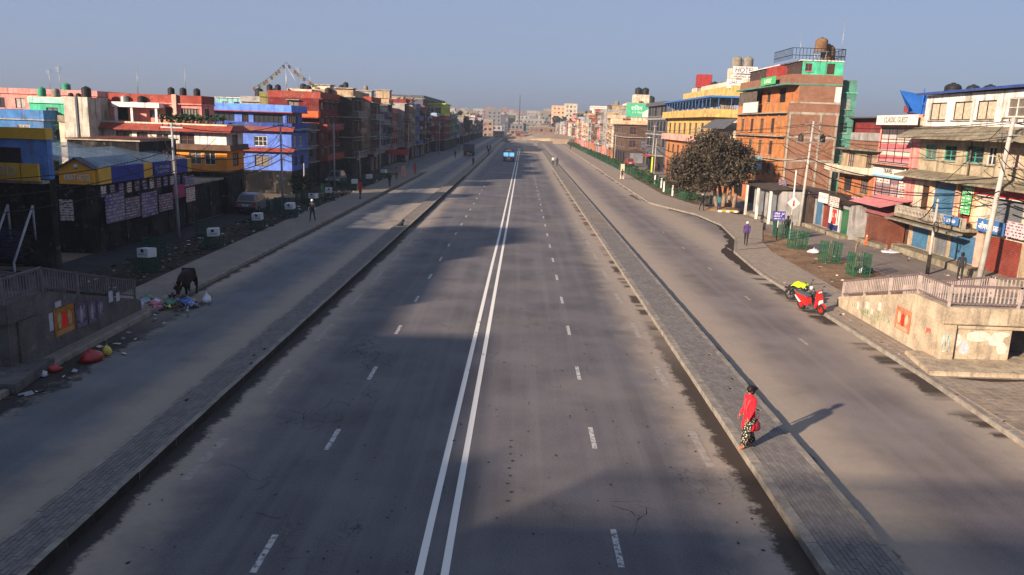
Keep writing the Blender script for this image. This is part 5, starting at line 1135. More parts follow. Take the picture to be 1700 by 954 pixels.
# torn notices and graffiti on the pillar and the panel under the landing
def graffiti(name,label,strokes,m,r=.018):
    o=None
    for k,s in enumerate(strokes):
        q=MB(); q.path(s,r,4)
        if o is None: o=tag(q.build(name,m),label,'graffiti')
        else: q.build('stroke',m,o)
GRN=mat('green_spray',(.13,.22,.11),.8,.4,6); rg=random.Random(3)
for k,(y,z,w,h) in enumerate(((34.3,.58,1.7,.2),(33.0,.62,1.5,.24),(31.9,.72,1.2,.26),(33.4,.40,1.6,.14))):
    o=marks(None,GRN,0,0,w,h,0,'graffiti'); o.location=(15.398,y,z); o.rotation_euler=(0,.03,-pi/2); tag(o,'faded green spray scrawl, %s on the sunlit stair wall'%('furthest','second','nearest the orange poster','lowest')[k],'graffiti')
o=inst('graffiti',txmesh('J89',TR),None,(15.392,28.4,1.15),(pi/2,0,-pi/2),(.28,.26,.3)); tag(o,'red J89 sprayed near the stair wall corner','graffiti')
yE=27.45; YB=mat('cyan_spray',(.25,.50,.55),.7,.2,6)
graffiti('graffiti','pale cyan spray mark on the pillar under the landing',[[(15.5,yE+.118,.75),(15.54,yE+.118,1.3),(15.62,yE+.118,.8),(15.7,yE+.118,1.25),(15.76,yE+.118,.7)],[(15.55,yE+.118,.6),(15.75,yE+.118,.62)]],YB,.02)
TP=[(15.99,.75,.32,.5),(16.35,.95,1.0,.42),(16.2,.45,.4,.55),(17.25,.75,.55,.6),(17.55,.5,.4,.5),(17.4,1.15,.6,.2)]
for i,(x,z,w,h) in enumerate(TP):
    p=[]; 
    for k in range(10): t=2*pi*k/10; r=rg.uniform(.75,1.1); p.append((x+w/2+w/2*r*cos(t),yE+.277-.001*i,z+h/2+h/2*r*sin(t)))
    q=MB(); q.face(p); tag(q.build('torn_notice',(PAPER,PAPER,mat('pale_paper',(.38,.38,.42)),PAPER)[i%4],fix=False),'torn notice on the wall panel under the sunlit landing','notice','torn notices under the sunlit landing')

# =============================== POLES, LAMPS, CABLES ========================
POLE=pmat('pole_concrete',(.33,.31,.28),var=.25,streak=.3); POLED=pmat('pole_steel',(.30,.30,.31),var=.25,streak=.3)
def pole(x,y,h,label,lean=(0,0),r=.13,m=None,arms=1,tr=0,lamp=0,black=0):
    o=thing('utility_pole',label,'pole',(x,y,0),0,'utility poles along the road'); q=MB(); q.tube((0,0,0),(lean[0],lean[1],h),r,r*.62,10); q.build('shaft',m or POLE,o)
    for k in range(arms):
        q=MB(); z=h-.25-.7*k; f=z/h; c=Vector((lean[0]*f,lean[1]*f,z)); q.obox(c,(.7,0,0),(0,.04,0),(0,0,.045))
        q.build('cross_arm',STEEL,o); q=MB()
        for u in (-.6,-.2,.2,.6): q.lathe([(.035,0),(.06,.05),(.03,.1),(.05,.14),(.02,.18)],c+Vector((u,0,.045)),6)
        q.build('insulators',P['brown'],o)
    if tr:
        for s in (-1,1):
            q=MB(); q.lathe([(.2,0),(.24,.05),(.24,.5),(.1,.56),(.05,.7)],(s*.95+lean[0]*.8,-.1,h-1.75),10); q.build('transformer',P['char'],o)
        q=MB(); q.obox((lean[0]*.8,-.1,h-1.8),(1.3,0,0),(0,.08,0),(0,0,.05)); q.build('cross_arm',STEEL,o)
    if black: q=MB(); q.tube((0,0,.02),(lean[0]*.25,lean[1]*.25,h*.27),r+.012,r+.01,10); q.build('black_band',P['char'],o)
    if lamp:
        q=MB(); q.path([(0,0,h-.2),(lamp*.5,0,h+.1),(lamp*1.1,0,h+.12)],.03,5); q.build('lamp_arm',STEEL,o); q=MB(); q.box(min(lamp*1.0,lamp*1.45),-.1,h+.06,max(lamp*1.0,lamp*1.45),.1,h+.16); q.build('lamp_head',P['white'],o)
    return o
RP=[(26.25,44,9.4,'thick concrete pole nearest at the right edge, in front of the red shutter',(.75,.4),.17,2,0,0,0),(25.0,47.2,4.6,'short white pole with a black foot behind the stair railing',(.0,0),.1,0,0,0,1),(25.1,70,9.2,'concrete pole with transformers in front of the brick block',(.25,0),.14,2,1,0,0),
 (26.6,120,8.5,'thin pole before the yellow hotel',(.1,0),.13,1,0,0,0),(26.4,160,8.6,'pale pole in front of the dark grey glazed building',(.1,0),.13,1,0,0,0),(21.4,205,9.0,'tall pale pole before the green billboard',(.2,0),.13,1,0,0,0),(21.6,250,9.0,'pole left of the billboard building on the far right row',(0,0),.13,1,0,0,0),(21.4,300,8.5,'pole by the pink shop block far right',(0,0),.13,1,0,0,0),(20.9,345,8.8,'pole standing against the round tree',(0,0),.13,1,0,0,0),(21.6,128,6.5,'lamp pole on the hedge strip at mid distance',(0,0),.09,0,0,-1,0),(20.6,175,6.5,'second lamp pole on the hedge strip',(0,0),.09,0,0,-1,0)]
for x,y,h,l,le,r,a,t,lp,bk in RP: pole(x,y,h,l,le,r,None,a,t,lp,bk)
LP=[(-22.3,50.85,7.4,'grey lamp pole in front of the dark hotel banners',(-.1,0),.11,1,0,0,0),(-22.0,72.7,7.4,'pole in front of the bright blue house',(-.05,0),.12,1,0,0,0),(-22.3,81.2,3.4,'short pole right of the blue house pole',(0,0),.09,0,0,0,0),(-21.8,92.3,7.4,'pole in front of the deep red block',(0,0),.12,1,0,0,0),(-20.9,103,3.9,'short pale pole beside the white box past the red block',(-.15,0),.09,0,0,0,0),(-21.0,118,7.6,'pole in front of the tan block',(0,0),.12,1,0,0,0),(-20.8,146,7.6,'pole in front of the slate block',(0,0),.12,1,0,0,0),(-19.6,190,8.0,'pole before the bright beige side wall',(0,0),.12,1,0,0,0),(-18.8,240,8.2,'thin pale pole before the hanging green sign',(0,0),.12,1,0,0,0),(-26.2,38.6,3.4,'thin grey post at the left edge by the notice',(0,0),.07,0,0,0,0)]
for x,y,h,l,le,r,a,t,lp,bk in LP: pole(x,y,h,l,le,r,POLED,a,t,lp,bk)
CABM=mat('cable_black',(.012,.011,.011),.6,.2,2,bump=0)
def cable(a,b,sag,label,r=.022,n=12,group='overhead cables'):
    a,b=Vector(a),Vector(b); pts=[]
    for i in range(n+1): t=i/n; p=a.lerp(b,t); p.z-=sag*4*t*(1-t); pts.append(p)
    q=MB(); q.path(pts,r,4); tag(q.build('cable',CABM),label,'cable',group)
big=[p for p in RP if p[2]>8]
for (a,b) in zip(big,big[1:]):
    for k,(dz,sg) in enumerate(((.25,.4),(1.0,.6),(3.2,.9),(4.0,1.1))):
        for u in ((-.5,.5) if k<1 else (0,)): cable((a[0]+a[4][0]*.8+u,a[1],a[2]-dz),(b[0]+b[4][0]*.8+u,b[1],b[2]-dz),sg*(1 if a[1]<100 else 1.4),'sagging black cable strung between the poles of the right row',.045 if k>1 else .028)
for k,dz in enumerate((.3,1.3,3.1,4.2,4.7)): cable((26.95,44,9.4-dz),(27.6,28,9.0-dz),.5,'sagging black cable leaving the picture from the thick right pole',.045,group='overhead cables at the right edge')
for k,(x,y,z) in enumerate(((28.4,51,5.0),(28.4,47,3.4),(28.4,55,3.2),(28.4,52,5.6))): cable((26.6,44,5.2-.15*k),(x,y,z),.35,'service cable from the thick right pole to the cream house',.018,8,'service cables of the cream house')
for k,(x,y,z) in enumerate(((27,83,7),(28.4,66,5),(25.8,73,3.0),(26.3,62,3.0))): cable((25.1,70,6.2-.2*k),(x,y,z),.3,'service cable from the transformer pole',.018,8,'service cables of the transformer pole')
cable((24.8,47.2,4.4),(26.6,44,5.4),.35,'slack cable between the short white pole and the thick pole',.03,8); cable((24.8,47.2,4.3),(28.4,56.5,2.6),.5,'slack cable from the short white pole to the lower canopy',.03,8)
q=MB(); 
for r,z in ((.32,3.35),(.26,3.25),(.36,3.3)): q.path([(r*cos(2*pi*i/12)*.5+.2,-.1+r*sin(2*pi*i/12)*.2,z-.4+r*sin(2*pi*i/12)) for i in range(13)],.018,4)
tag(q.build('cable_coil',CABM,None,(24.8,47.1,0)),'coil of spare cable hung on the short white pole','cable coil')
bigl=[p for p in LP if p[2]>7]
for (a,b) in zip(bigl,bigl[1:]):
    for k,(dz,sg) in enumerate(((.15,.5),(1.9,.8),(2.6,1.0),(3.2,.8))): cable((a[0],a[1],a[2]-dz),(b[0],b[1],b[2]-dz),sg,'sagging black cable strung between the poles of the left row',.035)
for k,dz in enumerate((1.6,2.3,3.0)): cable((-22.3,50.85,7.4-dz),(-23.5,30,7.0-dz*1.1),.6,'sagging black cable crossing the hotel sign band',.028,group='cables across the hotel sign band')
for k,(x,y,z) in enumerate(((-24,86,4.5),(-25,83,3.5),(-24,66,4.0),(-24,97,5.5))): cable((-22,72.7,5.2-.2*k),(x,y,z),.3,'service cable from the pole by the blue house',.018,8,'service cables by the blue house')
# the web of service wires from poles to house fronts
rw_=random.Random(61)
for P_,sd,nm in ((LP,-1,'left'),(RP,1,'right')):
    for p in P_:
        if p[2]<7 : continue
        for k in range(7 if p[1]<170 else 3):
            yy=p[1]+rw_.uniform(-11,13); xx=(-23.6 if sd<0 else 27.2) if p[1]<200 or sd<0 else 23
            cable((p[0],p[1],p[2]-rw_.uniform(.3,3.2)),(xx,max(40,yy),rw_.uniform(3.2,8)),rw_.uniform(.2,.7),'thin service wire from a %s row pole to a house front'%nm,.018,7,'service wires of the %s row'%nm)
ragged('damp_gutter',[(14.9,25.75),(18.2,25.8),(20.4,25.85)],.28,.2,M_WET,z=.182,side=1,amp=.5,step=.2)
# road signs
o=thing('road_sign','blue rectangular road sign with white lettering on a black and white post','sign',(19.75,59.6,.1)); q=MB(); q.box(-.47,-.03,1.5,.47,.0,2.2); s=q.build('panel',BD['purple'],o); 
marks(s,TW,0,2.03,.78,.15,-.038); marks(s,TW,-.05,1.83,.66,.12,-.038); marks(s,TW,.02,1.64,.74,.1,-.038); q=MB(); q.tube((0,.04,0),(0,.04,.95),.045,n=8); q.build('post',P['char'],o); q=MB(); q.tube((0,.04,.951),(0,.04,2.1),.04,n=8); q.build('upper_post',P['white'],o)
o=thing('road_sign','white diamond shaped sign on a tall pale pole','sign',(21.0,60.3,.1)); q=MB(); q.tube((0,.05,0),(-.05,.05,5.3),.06,.05,8); q.build('post',P['white'],o); q=MB(); q.prism([(-.5,2.8),(0,2.32),(.5,2.8),(0,3.28)],-.03,0,axis='y'); s=q.build('panel',BD['white'],o,fix=True); q=MB(); q.prism([(-.08,2.55),(.08,2.55),(.05,3.0),(-.05,3.0)],-.036,-.031,axis='y'); q.build('symbol',TR,s,fix=True)
o=tag(MB().box(-.3,-.15,0,.3,.15,2.3).build('standing_panel',P['cream'],None,(15.9,123.5,.15),bevel=.02),'pale upright panel standing on the right footpath beside a man in black','panel')
o=tag(MB().box(-.3,-.15,0,.3,.15,1.5).build('standing_panel',P['salmon'],None,(-16.6,112,.15),bevel=.02),'pale pink upright panel on the left footpath','panel')
o=sign(R6.F,'signboard','upright lime yellow banner at the shops before the yellow hotel',9,.2,1.2,2.9,mat('lime_print',(.50,.60,.03)),d=-4.0)
b=gen('small shop with a red awning before the dark grey building',25.2,150.5,158,1.7,1,3.0,P['brown'],nf=1,par=False); b.canopy(b.F,0,b.WF,3.0,1.3,.3,P['red'],.04,'metal_awning')
tag(MB().box(-1.6,0,0,1.6,.15,.8).build('signboard',BD['red'],None,(-19.8,128,2.5)),'long red shop sign on posts at the far left pavement','sign'); 
for x in (-21.2,-18.4): tag(MB().tube((0,0,0),(0,0,2.5),.06,n=6).build('sign_post',STEEL,None,(x,128.07,0)),'thin post carrying the long red shop sign at the far left','post','posts of the long red sign')
tag(MB().box(0,-.7,0,.12,.7,1.9).build('signboard',BD['green'],None,(-20.2,236,5.2)),'hanging green sign on the far left row','sign')
q=MB(); q.lathe([(.24,0),(.24,.04)],n=10); q.lathe([(.15,.04),(.05,.6),(.04,.62)],n=10); o=tag(q.build('traffic_cone',mat('cone_orange',(.62,.10,.02),.5,.1),None,(26.6,59.6,.0)),'orange traffic cone with a white top beside the dark doorway','cone'); q=MB(); q.lathe([(.085,.36),(.06,.52)],n=10); q.lathe([(.065,.6),(.05,.7),(.01,.73)],n=10); q.build('cone_band',P['white'],o)

# =============================== TREES AND TREE GUARDS =======================
def leaf_cloud(blobs,count,size,seed,flat=.5):
    """small bent leaf faces spread through blobs (centre, radii), denser near the surface, clumped"""
    rr=random.Random(seed); q=MB(); vol=[b[1][0]*b[1][1]*b[1][2] for b in blobs]; tot=sum(vol)
    for (c,r),v in zip(blobs,vol):
        n=int(count*v/tot); cl=[]
        for k in range(max(6,n//40)):
            d=Vector((rr.gauss(0,1),rr.gauss(0,1),rr.gauss(0,1))).normalized(); cl.append(d*(rr.random()**.35))
        for k in range(n):
            p=rr.choice(cl)+Vector((rr.gauss(0,.11),rr.gauss(0,.11),rr.gauss(0,.10)))
            if p.length>1.12: continue
            p=Vector((c[0]+p.x*r[0],c[1]+p.y*r[1],c[2]+p.z*r[2]))
            nrm=Vector((rr.gauss(0,1),rr.gauss(0,1),rr.gauss(0,1)+flat)).normalized(); a=nrm.orthogonal().normalized(); t=rr.random()*2*pi; bb=nrm.cross(a); u=a*cos(t)+bb*sin(t); w=nrm.cross(u); s=size*rr.uniform(.7,1.3)
            q.face([p-u*s,p+w*s*.42-nrm*s*.1,p+u*s,p-w*s*.42-nrm*s*.1],rr.randrange(3))
    return q
def limbs(root,tips,r0,seed,trunks):
    rr=random.Random(seed); q=MB()
    for (b,t) in trunks: q.path([b,b.lerp(t,.5)+Vector((rr.uniform(-.15,.15),rr.uniform(-.15,.15),0)),t],r0,8,radii=[r0*1.25,r0*.9,r0*.75])
    for tp in tips:
        a=rr.choice(trunks)[1]; m=a.lerp(tp,.5)+Vector((rr.uniform(-.3,.3),rr.uniform(-.3,.3),rr.uniform(0,.5))); q.path([a,m,tp],r0*.5,6,radii=[r0*.6,r0*.35,r0*.12])
        for k in range(3): e=tp+Vector((rr.uniform(-.9,.9),rr.uniform(-.9,.9),rr.uniform(-.3,.7))); q.path([m.lerp(tp,.4+.2*k),e],r0*.1,4,radii=[r0*.22,r0*.06])
    return q
BARK=mat('fig_bark',(.20,.145,.10),.9,.4,2.5,streak=.3,bump=.6)
FIG=[mat('fig_leaf_%d'%k,c,.55,.5,9,bump=0,spec=.3) for k,c in enumerate(((.050,.037,.022),(.08,.055,.03),(.03,.028,.015)))]
o=thing('fig_tree','broad fig tree with dark brown leaves and several pale trunks on the right verge','tree',(20.9,80.5,0))
FB=[((a[0]-.75,a[1],a[2]),r) for a,r in [((-1.0,0,5.3),(2.9,2.9,2.6)),((-3.3,0,4.2),(2.1,2.1,1.8)),((1.4,.3,4.9),(2.5,2.6,2.2)),((-.6,-.3,6.7),(2.1,2.1,1.5)),((-2.3,-.8,3.0),(2.5,1.8,1.2)),((2.2,-.3,3.7),(1.4,1.6,1.1)),((.3,-1.2,4.0),(2.0,1.4,1.4)),((-4.2,.2,3.1),(1.3,1.5,1.2)),((1.0,.2,6.3),(1.7,1.8,1.2))]]
FT=[(Vector((0,0,.1)),Vector((.1,.1,2.6))),(Vector((.55,.15,.1)),Vector((.6,.1,2.7))),(Vector((-.5,-.1,.1)),Vector((-1.1,-.2,2.4))),(Vector((1.0,.0,.1)),Vector((1.1,.1,2.9))),(Vector((-.2,.3,.1)),Vector((-.5,.4,2.7)))]
limbs(None,[Vector(c)+Vector((random.uniform(-.5,.5),0,random.uniform(-.4,.5))) for c,r in FB for _ in range(2)],.22,4,FT).build('trunk',BARK,o)
leaf_cloud(FB,38000,.15,11).build('crown',FIG,o)
# earth mound, sacks and yellow blooms at its foot
q=MB(); q.lathe([(2.0,0),(1.6,.25),(.9,.42),(.2,.45)],n=18); tag(q.build('earth_mound',M_DIRT,None,(20.9,80.3,.08)),'low earth mound round the foot of the fig tree','mound')
YL=mat('marigold_yellow',(.55,.40,.04),.7,.3,6)
for k in range(7):
    q=MB(); q.lathe([(.0,0),(.26,.05),(.22,.2),(.05,.26)],n=7,sx=1.2); tag(q.build('flower_heap',YL if k%3 else PAPER,None,(20.1+.26*k,78.3+.15*(k%3),.12)),'yellow flower garland heap at the foot of the fig tree' if k%3 else 'pale paper heap among the yellow flowers under the fig tree','heap','heaps at the foot of the fig tree')
def tree(name,label,x,y,r,h,cols,seed,n=4000,size=.35,th=.35):
    o=thing(name,label,'tree',(x,y,0)); rr=random.Random(seed); bl=[((rr.uniform(-.45,.45)*r,rr.uniform(-.45,.45)*r,h*rr.uniform(.5,.82)),(r*rr.uniform(.45,.7),r*rr.uniform(.45,.7),h*rr.uniform(.16,.24))) for _ in range(9)]
    limbs(None,[Vector(b[0]) for b in bl],r*.07,seed,[(Vector((0,0,-.1)),Vector((.1,0,h*th)))]).build('trunk',BARK,o); leaf_cloud(bl,n,size,seed).build('crown',cols,o); return o
GL=[mat('dark_green_leaf_%d'%k,c,.6,.35,2,bump=0) for k,c in enumerate(((.035,.06,.022),(.055,.085,.03),(.022,.04,.016)))]
BL2=[mat('blue_green_leaf_%d'%k,c,.6,.3,2,bump=0) for k,c in enumerate(((.02,.035,.02),(.035,.05,.025),(.014,.022,.014)))]
tree('round_tree','large round dark green tree far along the right row',27.5,345,5.6,14.0,GL,3,6000,.5); tree('street_tree','dark bushy tree at the far end of the left row',-22.6,285,5,11.5,BL2,5,3500,.45); tree('street_tree','dark small tree behind the far left row',-26,330,5,10.5,BL2,6,3000,.5)
tree('street_tree','dark tree on the skyline left of the pale pink block',27,560,7,15,BL2,8,2500,.8); tree('street_tree','second dark tree under the pale pink skyline block',33,540,6,12,BL2,9,2200,.7)
tree('street_tree','dark young tree among the left tree guards by the short pole',-21.2,76.5,1.5,3.0,BL2,12,1500,.14); 
GM=mat('guard_green',(.016,.08,.042),.5,.3,3); GMD=mat('guard_dark_green',(.015,.055,.035),.5,.3,3); BUSH=[mat('shrub_leaf_%d'%k,c,.7,.3,4,bump=0) for k,c in enumerate(((.026,.055,.02),(.04,.07,.028),(.018,.036,.015)))]
def guard_mesh(w,h,m,key):
    k=('guard',key)
    if k not in MESH:
        q=MB(); n=7
        for s in range(4):
            c,d=((-1,-1),(1,-1),(1,1),(-1,1))[s],((1,-1),(1,1),(-1,1),(-1,-1))[s]
            for i in range(n): t=i/n; x=(c[0]+(d[0]-c[0])*t)*w/2; y=(c[1]+(d[1]-c[1])*t)*w/2; r=.025 if i==0 else .011; q.box(x-r,y-r,0,x+r,y+r,h)
            for j in range(6):
                z=h*(.06+.175*j); p0=(c[0]*w/2,c[1]*w/2,z); p1=(d[0]*w/2,d[1]*w/2,z); q.tube(p0,p1,.013,n=4,caps=False)
        MESH[k]=q.mesh(m,'tree_guard')
    return MESH[k]
stem=MB(); stem.path([(0,0,0),(.05,.02,.6),(-.04,.05,1.1),(.03,0,1.5)],.03,5,radii=[.04,.03,.022,.012]); stem.path([(-.02,.04,1.0),(.3,.05,1.45)],.012,4); stem.path([(0,.02,.8),(-.25,-.1,1.4)],.012,4); STEMM=stem.mesh(BARK,'sapling')
for k,(x,y,l) in enumerate(((20.0,45.4,'nearest green tree guard on the right dirt verge'),(20.0,49.8,'second green tree guard on the right dirt verge, with a post beside it'),(19.8,55.3,'third green tree guard, beside the pale litter on the right verge'),(20.5,60.9,'fourth green tree guard, behind the blue road sign'))):
    tag(inst('tree_guard',guard_mesh(.95,1.35,GM,'a'),None,(x,y,.1),(.0,.03*k,.12*k)),l,'tree guard','green tree guards on the right verge'); tag(inst('sapling',STEMM,None,(x,y,.1),.9*k),'thin sapling inside the '+l.split(',')[0],'sapling')
tag(inst('sapling',STEMM,None,(20.6,47.3,.1),.7,(1.5,1.5,1.25)),'bare leaning sapling between the two nearest tree guards','sapling')
WB=mat('white_ad_panel',(.46,.48,.50),.5,.1,2)
for k,(x,y) in enumerate(((-18.9,39.2),(-18.5,47.0),(-18.5,55.1),(-18.3,62.4),(-18.7,71.0),(-18.8,77.2),(-18.7,88.9),(-18.6,97.0),(-18.7,108))):
    o=tag(inst('tree_guard',guard_mesh(.9,.7,GMD,'e'),None,(x,y,.12),.1*(k%3)),'dark tree guard under the white panel box, %s along the left verge'%('nearest','second','third','fourth','fifth','sixth','seventh','eighth','last')[k],'tree guard','tree guards with white panel boxes')
    q=MB(); q.box(-.33,-.33,0,.33,.33,.47); o=tag(q.build('panel_box',WB,None,(x,y,.84),(.05*((k*5)%4-1.5),.04*((k*3)%3-1),.16*((k*7)%4)-.25),bevel=.015),'white advertising box on the %s tree guard of the left verge'%('nearest','second','third','fourth','fifth','sixth','seventh','eighth','last')[k],'box','white panel boxes on the left verge')
    if k<6: marks(o,TK,0,.16,.46,.09,-.338); q=MB(); q.lathe([(.0,0),(.1,.006)],n=10); q.build('emblem',TK,o,(0,-.334,.34)).rotation_euler=(pi/2,0,0)
for k,(x,y) in enumerate(((-20.3,43),(-20.7,51),(-20.3,64.5),(-20.3,66.8),(-20.4,73.5),(-20.4,75.5),(-20.3,82),(-20.2,91),(-20.1,95))):
    tag(inst('tree_guard',guard_mesh(.9,1.15,GMD,'d'),None,(x,y,.12),.3*k),'plain dark tree guard between the white boxes on the left verge','tree guard','plain tree guards on the left verge')
sh=[leaf_cloud([((0,0,.62),(.75,1.1,.6))],260,.12,30+k).mesh(BUSH,'shrub') for k in range(3)]
for k in range(62):
    y=86+2.1*k+.003*k*k*4; x=19.9+.25*sin(k*1.7)
    if y>260: break
    tag(inst('shrub',sh[k%3],None,(x,y,.08),k*1.1,(1,1,.8+.12*(k%4))),'dark green shrub in the long hedge of the right verge','shrub','hedge shrubs on the right verge')
    if k%2==0: tag(inst('tree_guard',guard_mesh(.95,1.35,GM,'a'),None,(19.1 if k%4 else 20.7,y+.9,.08),.05*k,(1,1,.75)),'green wire guard standing in the right hedge','tree guard','green wire guards in the right hedge')
leaf_cloud([((20,300,.5),(1.1,42,.9))],2600,.4,50).build('hedge',BUSH)['kind']='stuff'
for k,(x,y) in enumerate(((18.6,96),(18.6,102),(19.4,108.5),(19.6,115))): tag(MB().box(-.09,-.06,0,.09,.06,1.3).build('marker_post',P['white'],None,(x,y,.1)),'white marker post in the right hedge','post','white marker posts in the right hedge')
# scattered weeds and litter (uncountable)
def scatter(name,poly,n,size,mats,seed,z):
    rr=random.Random(seed); q=MB(); (x0,y0,x1,y1)=poly
    for k in range(n):
        x,y=rr.uniform(x0,x1),rr.uniform(y0,y1); s=size*rr.uniform(.4,1.3); t=rr.random()*6.28; u=Vector((cos(t),sin(t),0))*s; w=Vector((-sin(t),cos(t),rr.uniform(-.3,.8)))*s*.6; p=Vector((x,y,z+s*.25)); q.face([p-u-w*.5,p+u-w*.4,p+u*.8+w,p-u*.7+w*.9],rr.randrange(len(mats)))
    q.build(name,mats)['kind']='stuff'
scatter('litter',(-21,33.5,-18.1,117),420,.11,[PAPER,mat('pale_litter',(.42,.43,.46)),P['brown'],P['slate']],21,.12); scatter('litter',(17.6,36,21.4,58),160,.09,[PAPER,P['brown'],BUSH[0]],22,.10)
scatter('weeds',(-21.3,33,-18,118),1500,.16,BL2,23,.12); scatter('weeds',(18.4,87,20.9,240),1500,.16,BUSH,24,.08)
# =============================== PEOPLE AND ANIMALS ==========================
SK={}
def skin_batch(specs):
    obs=[]
    for key,(nodes,edges,root,lv) in specs.items():
        names=list(nodes); idx={n:i for i,n in enumerate(names)}
        me=bpy.data.meshes.new('body'); me.from_pydata([nodes[n][0] for n in names],[(idx[a],idx[b]) for a,b,_ in edges],[])
        o=link(bpy.data.objects.new('body',me)); o.modifiers.new('s','SKIN'); sv=me.skin_vertices[0].data
        for n in names: sv[idx[n]].radius=nodes[n][1]; sv[idx[n]].use_root=(n==root)
        m=o.modifiers.new('u','SUBSURF'); m.levels=lv; m.render_levels=lv; obs.append((key,o))
    dg=bpy.context.evaluated_depsgraph_get()
    for key,o in obs: SK[key]=bpy.data.meshes.new_from_object(o.evaluated_get(dg))
    for key,o in obs: m=o.data; bpy.data.objects.remove(o); bpy.data.meshes.remove(m)
def colour_by_bone(me,nodes,edges,mats):
    """mats: region name -> material; each face takes the region of its nearest bone"""
    me=me.copy(); me.materials.clear(); regs=list(mats); 
    for r in regs: me.materials.append(mats[r])
    segs=[(Vector(nodes[a][0]),Vector(nodes[b][0]),(nodes[a][1][0]+nodes[b][1][0])/2,regs.index(r) if r in regs else 0) for a,b,r in edges]
    for p in me.polygons:
        c=p.center; best=None
        for a,b,r,k in segs:
            d=b-a; t=max(0,min(1,(c-a).dot(d)/max(1e-9,d.length_squared))); e=(c-a-d*t).length-r*.8
            if best is None or e<best[0]: best=(e,k)
        p.material_index=best[1]; p.use_smooth=True
    return me
def skeleton(stride=.0,armL=(0,0),armR=(0,0),sit=False,fingers=False,lean=.0):
    """standing figure 1.68 m, facing -Y; arm = (forward swing, bend forward)"""
    n={}; e=[]
    def N(k,p,r): n[k]=(p,(r,r) if not isinstance(r,tuple) else r)
    N('pelvis',(0,0,.93),(.145,.105)); N('waist',(0,-.0-lean*.2,1.10),(.13,.095)); N('chest',(0,-.01-lean*.5,1.30),(.155,.11)); N('neck0',(0,.0-lean*.7,1.43),(.06,.06)); N('neck',(0,-.012-lean*.8,1.48),(.05,.05)); N('head',(0,-.03-lean,1.565),(.075,.088)); N('crown',(0,-.022-lean,1.645),(.062,.075))
    for a,b,r in (('pelvis','waist','top'),('waist','chest','top'),('chest','neck0','top'),('neck0','neck','skin'),('neck','head','skin'),('head','crown','skin')): e.append((a,b,r))
    for s,nm,(sw,bd) in ((1,'L',armL),(-1,'R',armR)):
        sh=Vector((s*.185,-lean*.6,1.39)); el=sh+Vector((s*.025,-.28*sin(sw),-.28*cos(sw))); wr=el+Vector((0,-.25*sin(sw+bd),-.25*cos(sw+bd))); ha=wr+Vector((0,-.09*sin(sw+bd),-.09*cos(sw+bd)))
        N('sh'+nm,tuple(sh),.062); N('el'+nm,tuple(el),.043); N('wr'+nm,tuple(wr),.03); N('ha'+nm,tuple(ha),(.022,.042))
        e+=[('chest','sh'+nm,'top'),('sh'+nm,'el'+nm,'top'),('el'+nm,'wr'+nm,'sleeve'),('wr'+nm,'ha'+nm,'skin')]
        st=stride*s; hp=Vector((s*.088,0,.88)); kn=Vector((s*.095,-.38*sin(st)-.02,.88-.40*cos(st))); an=kn+Vector((0,.38*max(0,sin(-st))*.9-.0+(-.12*sin(st) if st>0 else .05),-.40)); 
        an.z=.085
        N('hp'+nm,tuple(hp),(.088,.088)); N('kn'+nm,tuple(kn),.06); N('an'+nm,tuple(an),.04); N('to'+nm,(an.x,an.y-.15,.03),(.042,.026))
        e+=[('pelvis','hp'+nm,'legs'),('hp'+nm,'kn'+nm,'legs'),('kn'+nm,'an'+nm,'legs'),('an'+nm,'to'+nm,'shoes')]
    return n,e,'pelvis',2
POSES={'walk':skeleton(.35,(.25,.2),(-.25,.2)),'stand':skeleton(.05,(.05,.15),(-.02,.25)),'woman':skeleton(.26,(.12,.35),(.02,.45),lean=.03),'pockets':skeleton(.15,(-.15,.7),(-.15,.7)),'back':skeleton(-.3,(-.3,.2),(.3,.2))}
CN={}; ce=[]
def cn(k,p,r): CN[k]=(p,r if isinstance(r,tuple) else (r,r))
# cow facing -Y with its head down at the heap: deep chest, level back, hocks, dewlap neck
cn('hip',(0,.72,1.06),(.23,.25)); cn('rump',(0,.92,1.0),(.17,.2)); cn('belly',(0,.25,.93),(.29,.31)); cn('chest',(0,-.25,.93),(.25,.31)); cn('withers',(0,-.5,1.0),(.17,.25)); cn('neck',(.02,-.78,.86),(.11,.17)); cn('poll',(.04,-.98,.66),(.095,.12)); cn('face',(.05,-1.10,.47),(.075,.085)); cn('muzzle',(.05,-1.16,.31),(.06,.06))
cn('tail1',(0,1.05,.95),.03); cn('tail2',(.03,1.12,.62),.018); cn('tail3',(.05,1.12,.36),.03)
ce+=[('hip','rump','hide'),('hip','belly','hide'),('belly','chest','hide'),('chest','withers','hide'),('withers','neck','hide'),('neck','poll','hide'),('poll','face','hide'),('face','muzzle','nose'),('rump','tail1','hide'),('tail1','tail2','hide'),('tail2','tail3','hide')]
for s,nm in ((1,'L'),(-1,'R')):
    cn('st'+nm,(s*.16,.80,.72),(.11,.14)); cn('hk'+nm,(s*.17,.98,.46),.055); cn('hf'+nm,(s*.17,.92,.12),.042); cn('hh'+nm,(s*.17,.88,.03),.055)
    cn('el'+nm,(s*.16,-.34,.66),(.09,.11)); cn('kn'+nm,(s*.16,-.38,.40),.052); cn('fe'+nm,(s*.16,-.36,.12),.04); cn('fh'+nm,(s*.16,-.39,.03),.055); cn('ea'+nm,(s*.2,-.93,.68),(.03,.05))
    ce+=[('hip','st'+nm,'hide'),('st'+nm,'hk'+nm,'hide'),('hk'+nm,'hf'+nm,'hide'),('hf'+nm,'hh'+nm,'hoof'),('chest','el'+nm,'hide'),('el'+nm,'kn'+nm,'hide'),('kn'+nm,'fe'+nm,'hide'),('fe'+nm,'fh'+nm,'hoof'),('poll','ea'+nm,'hide')]
DG={}; de=[]
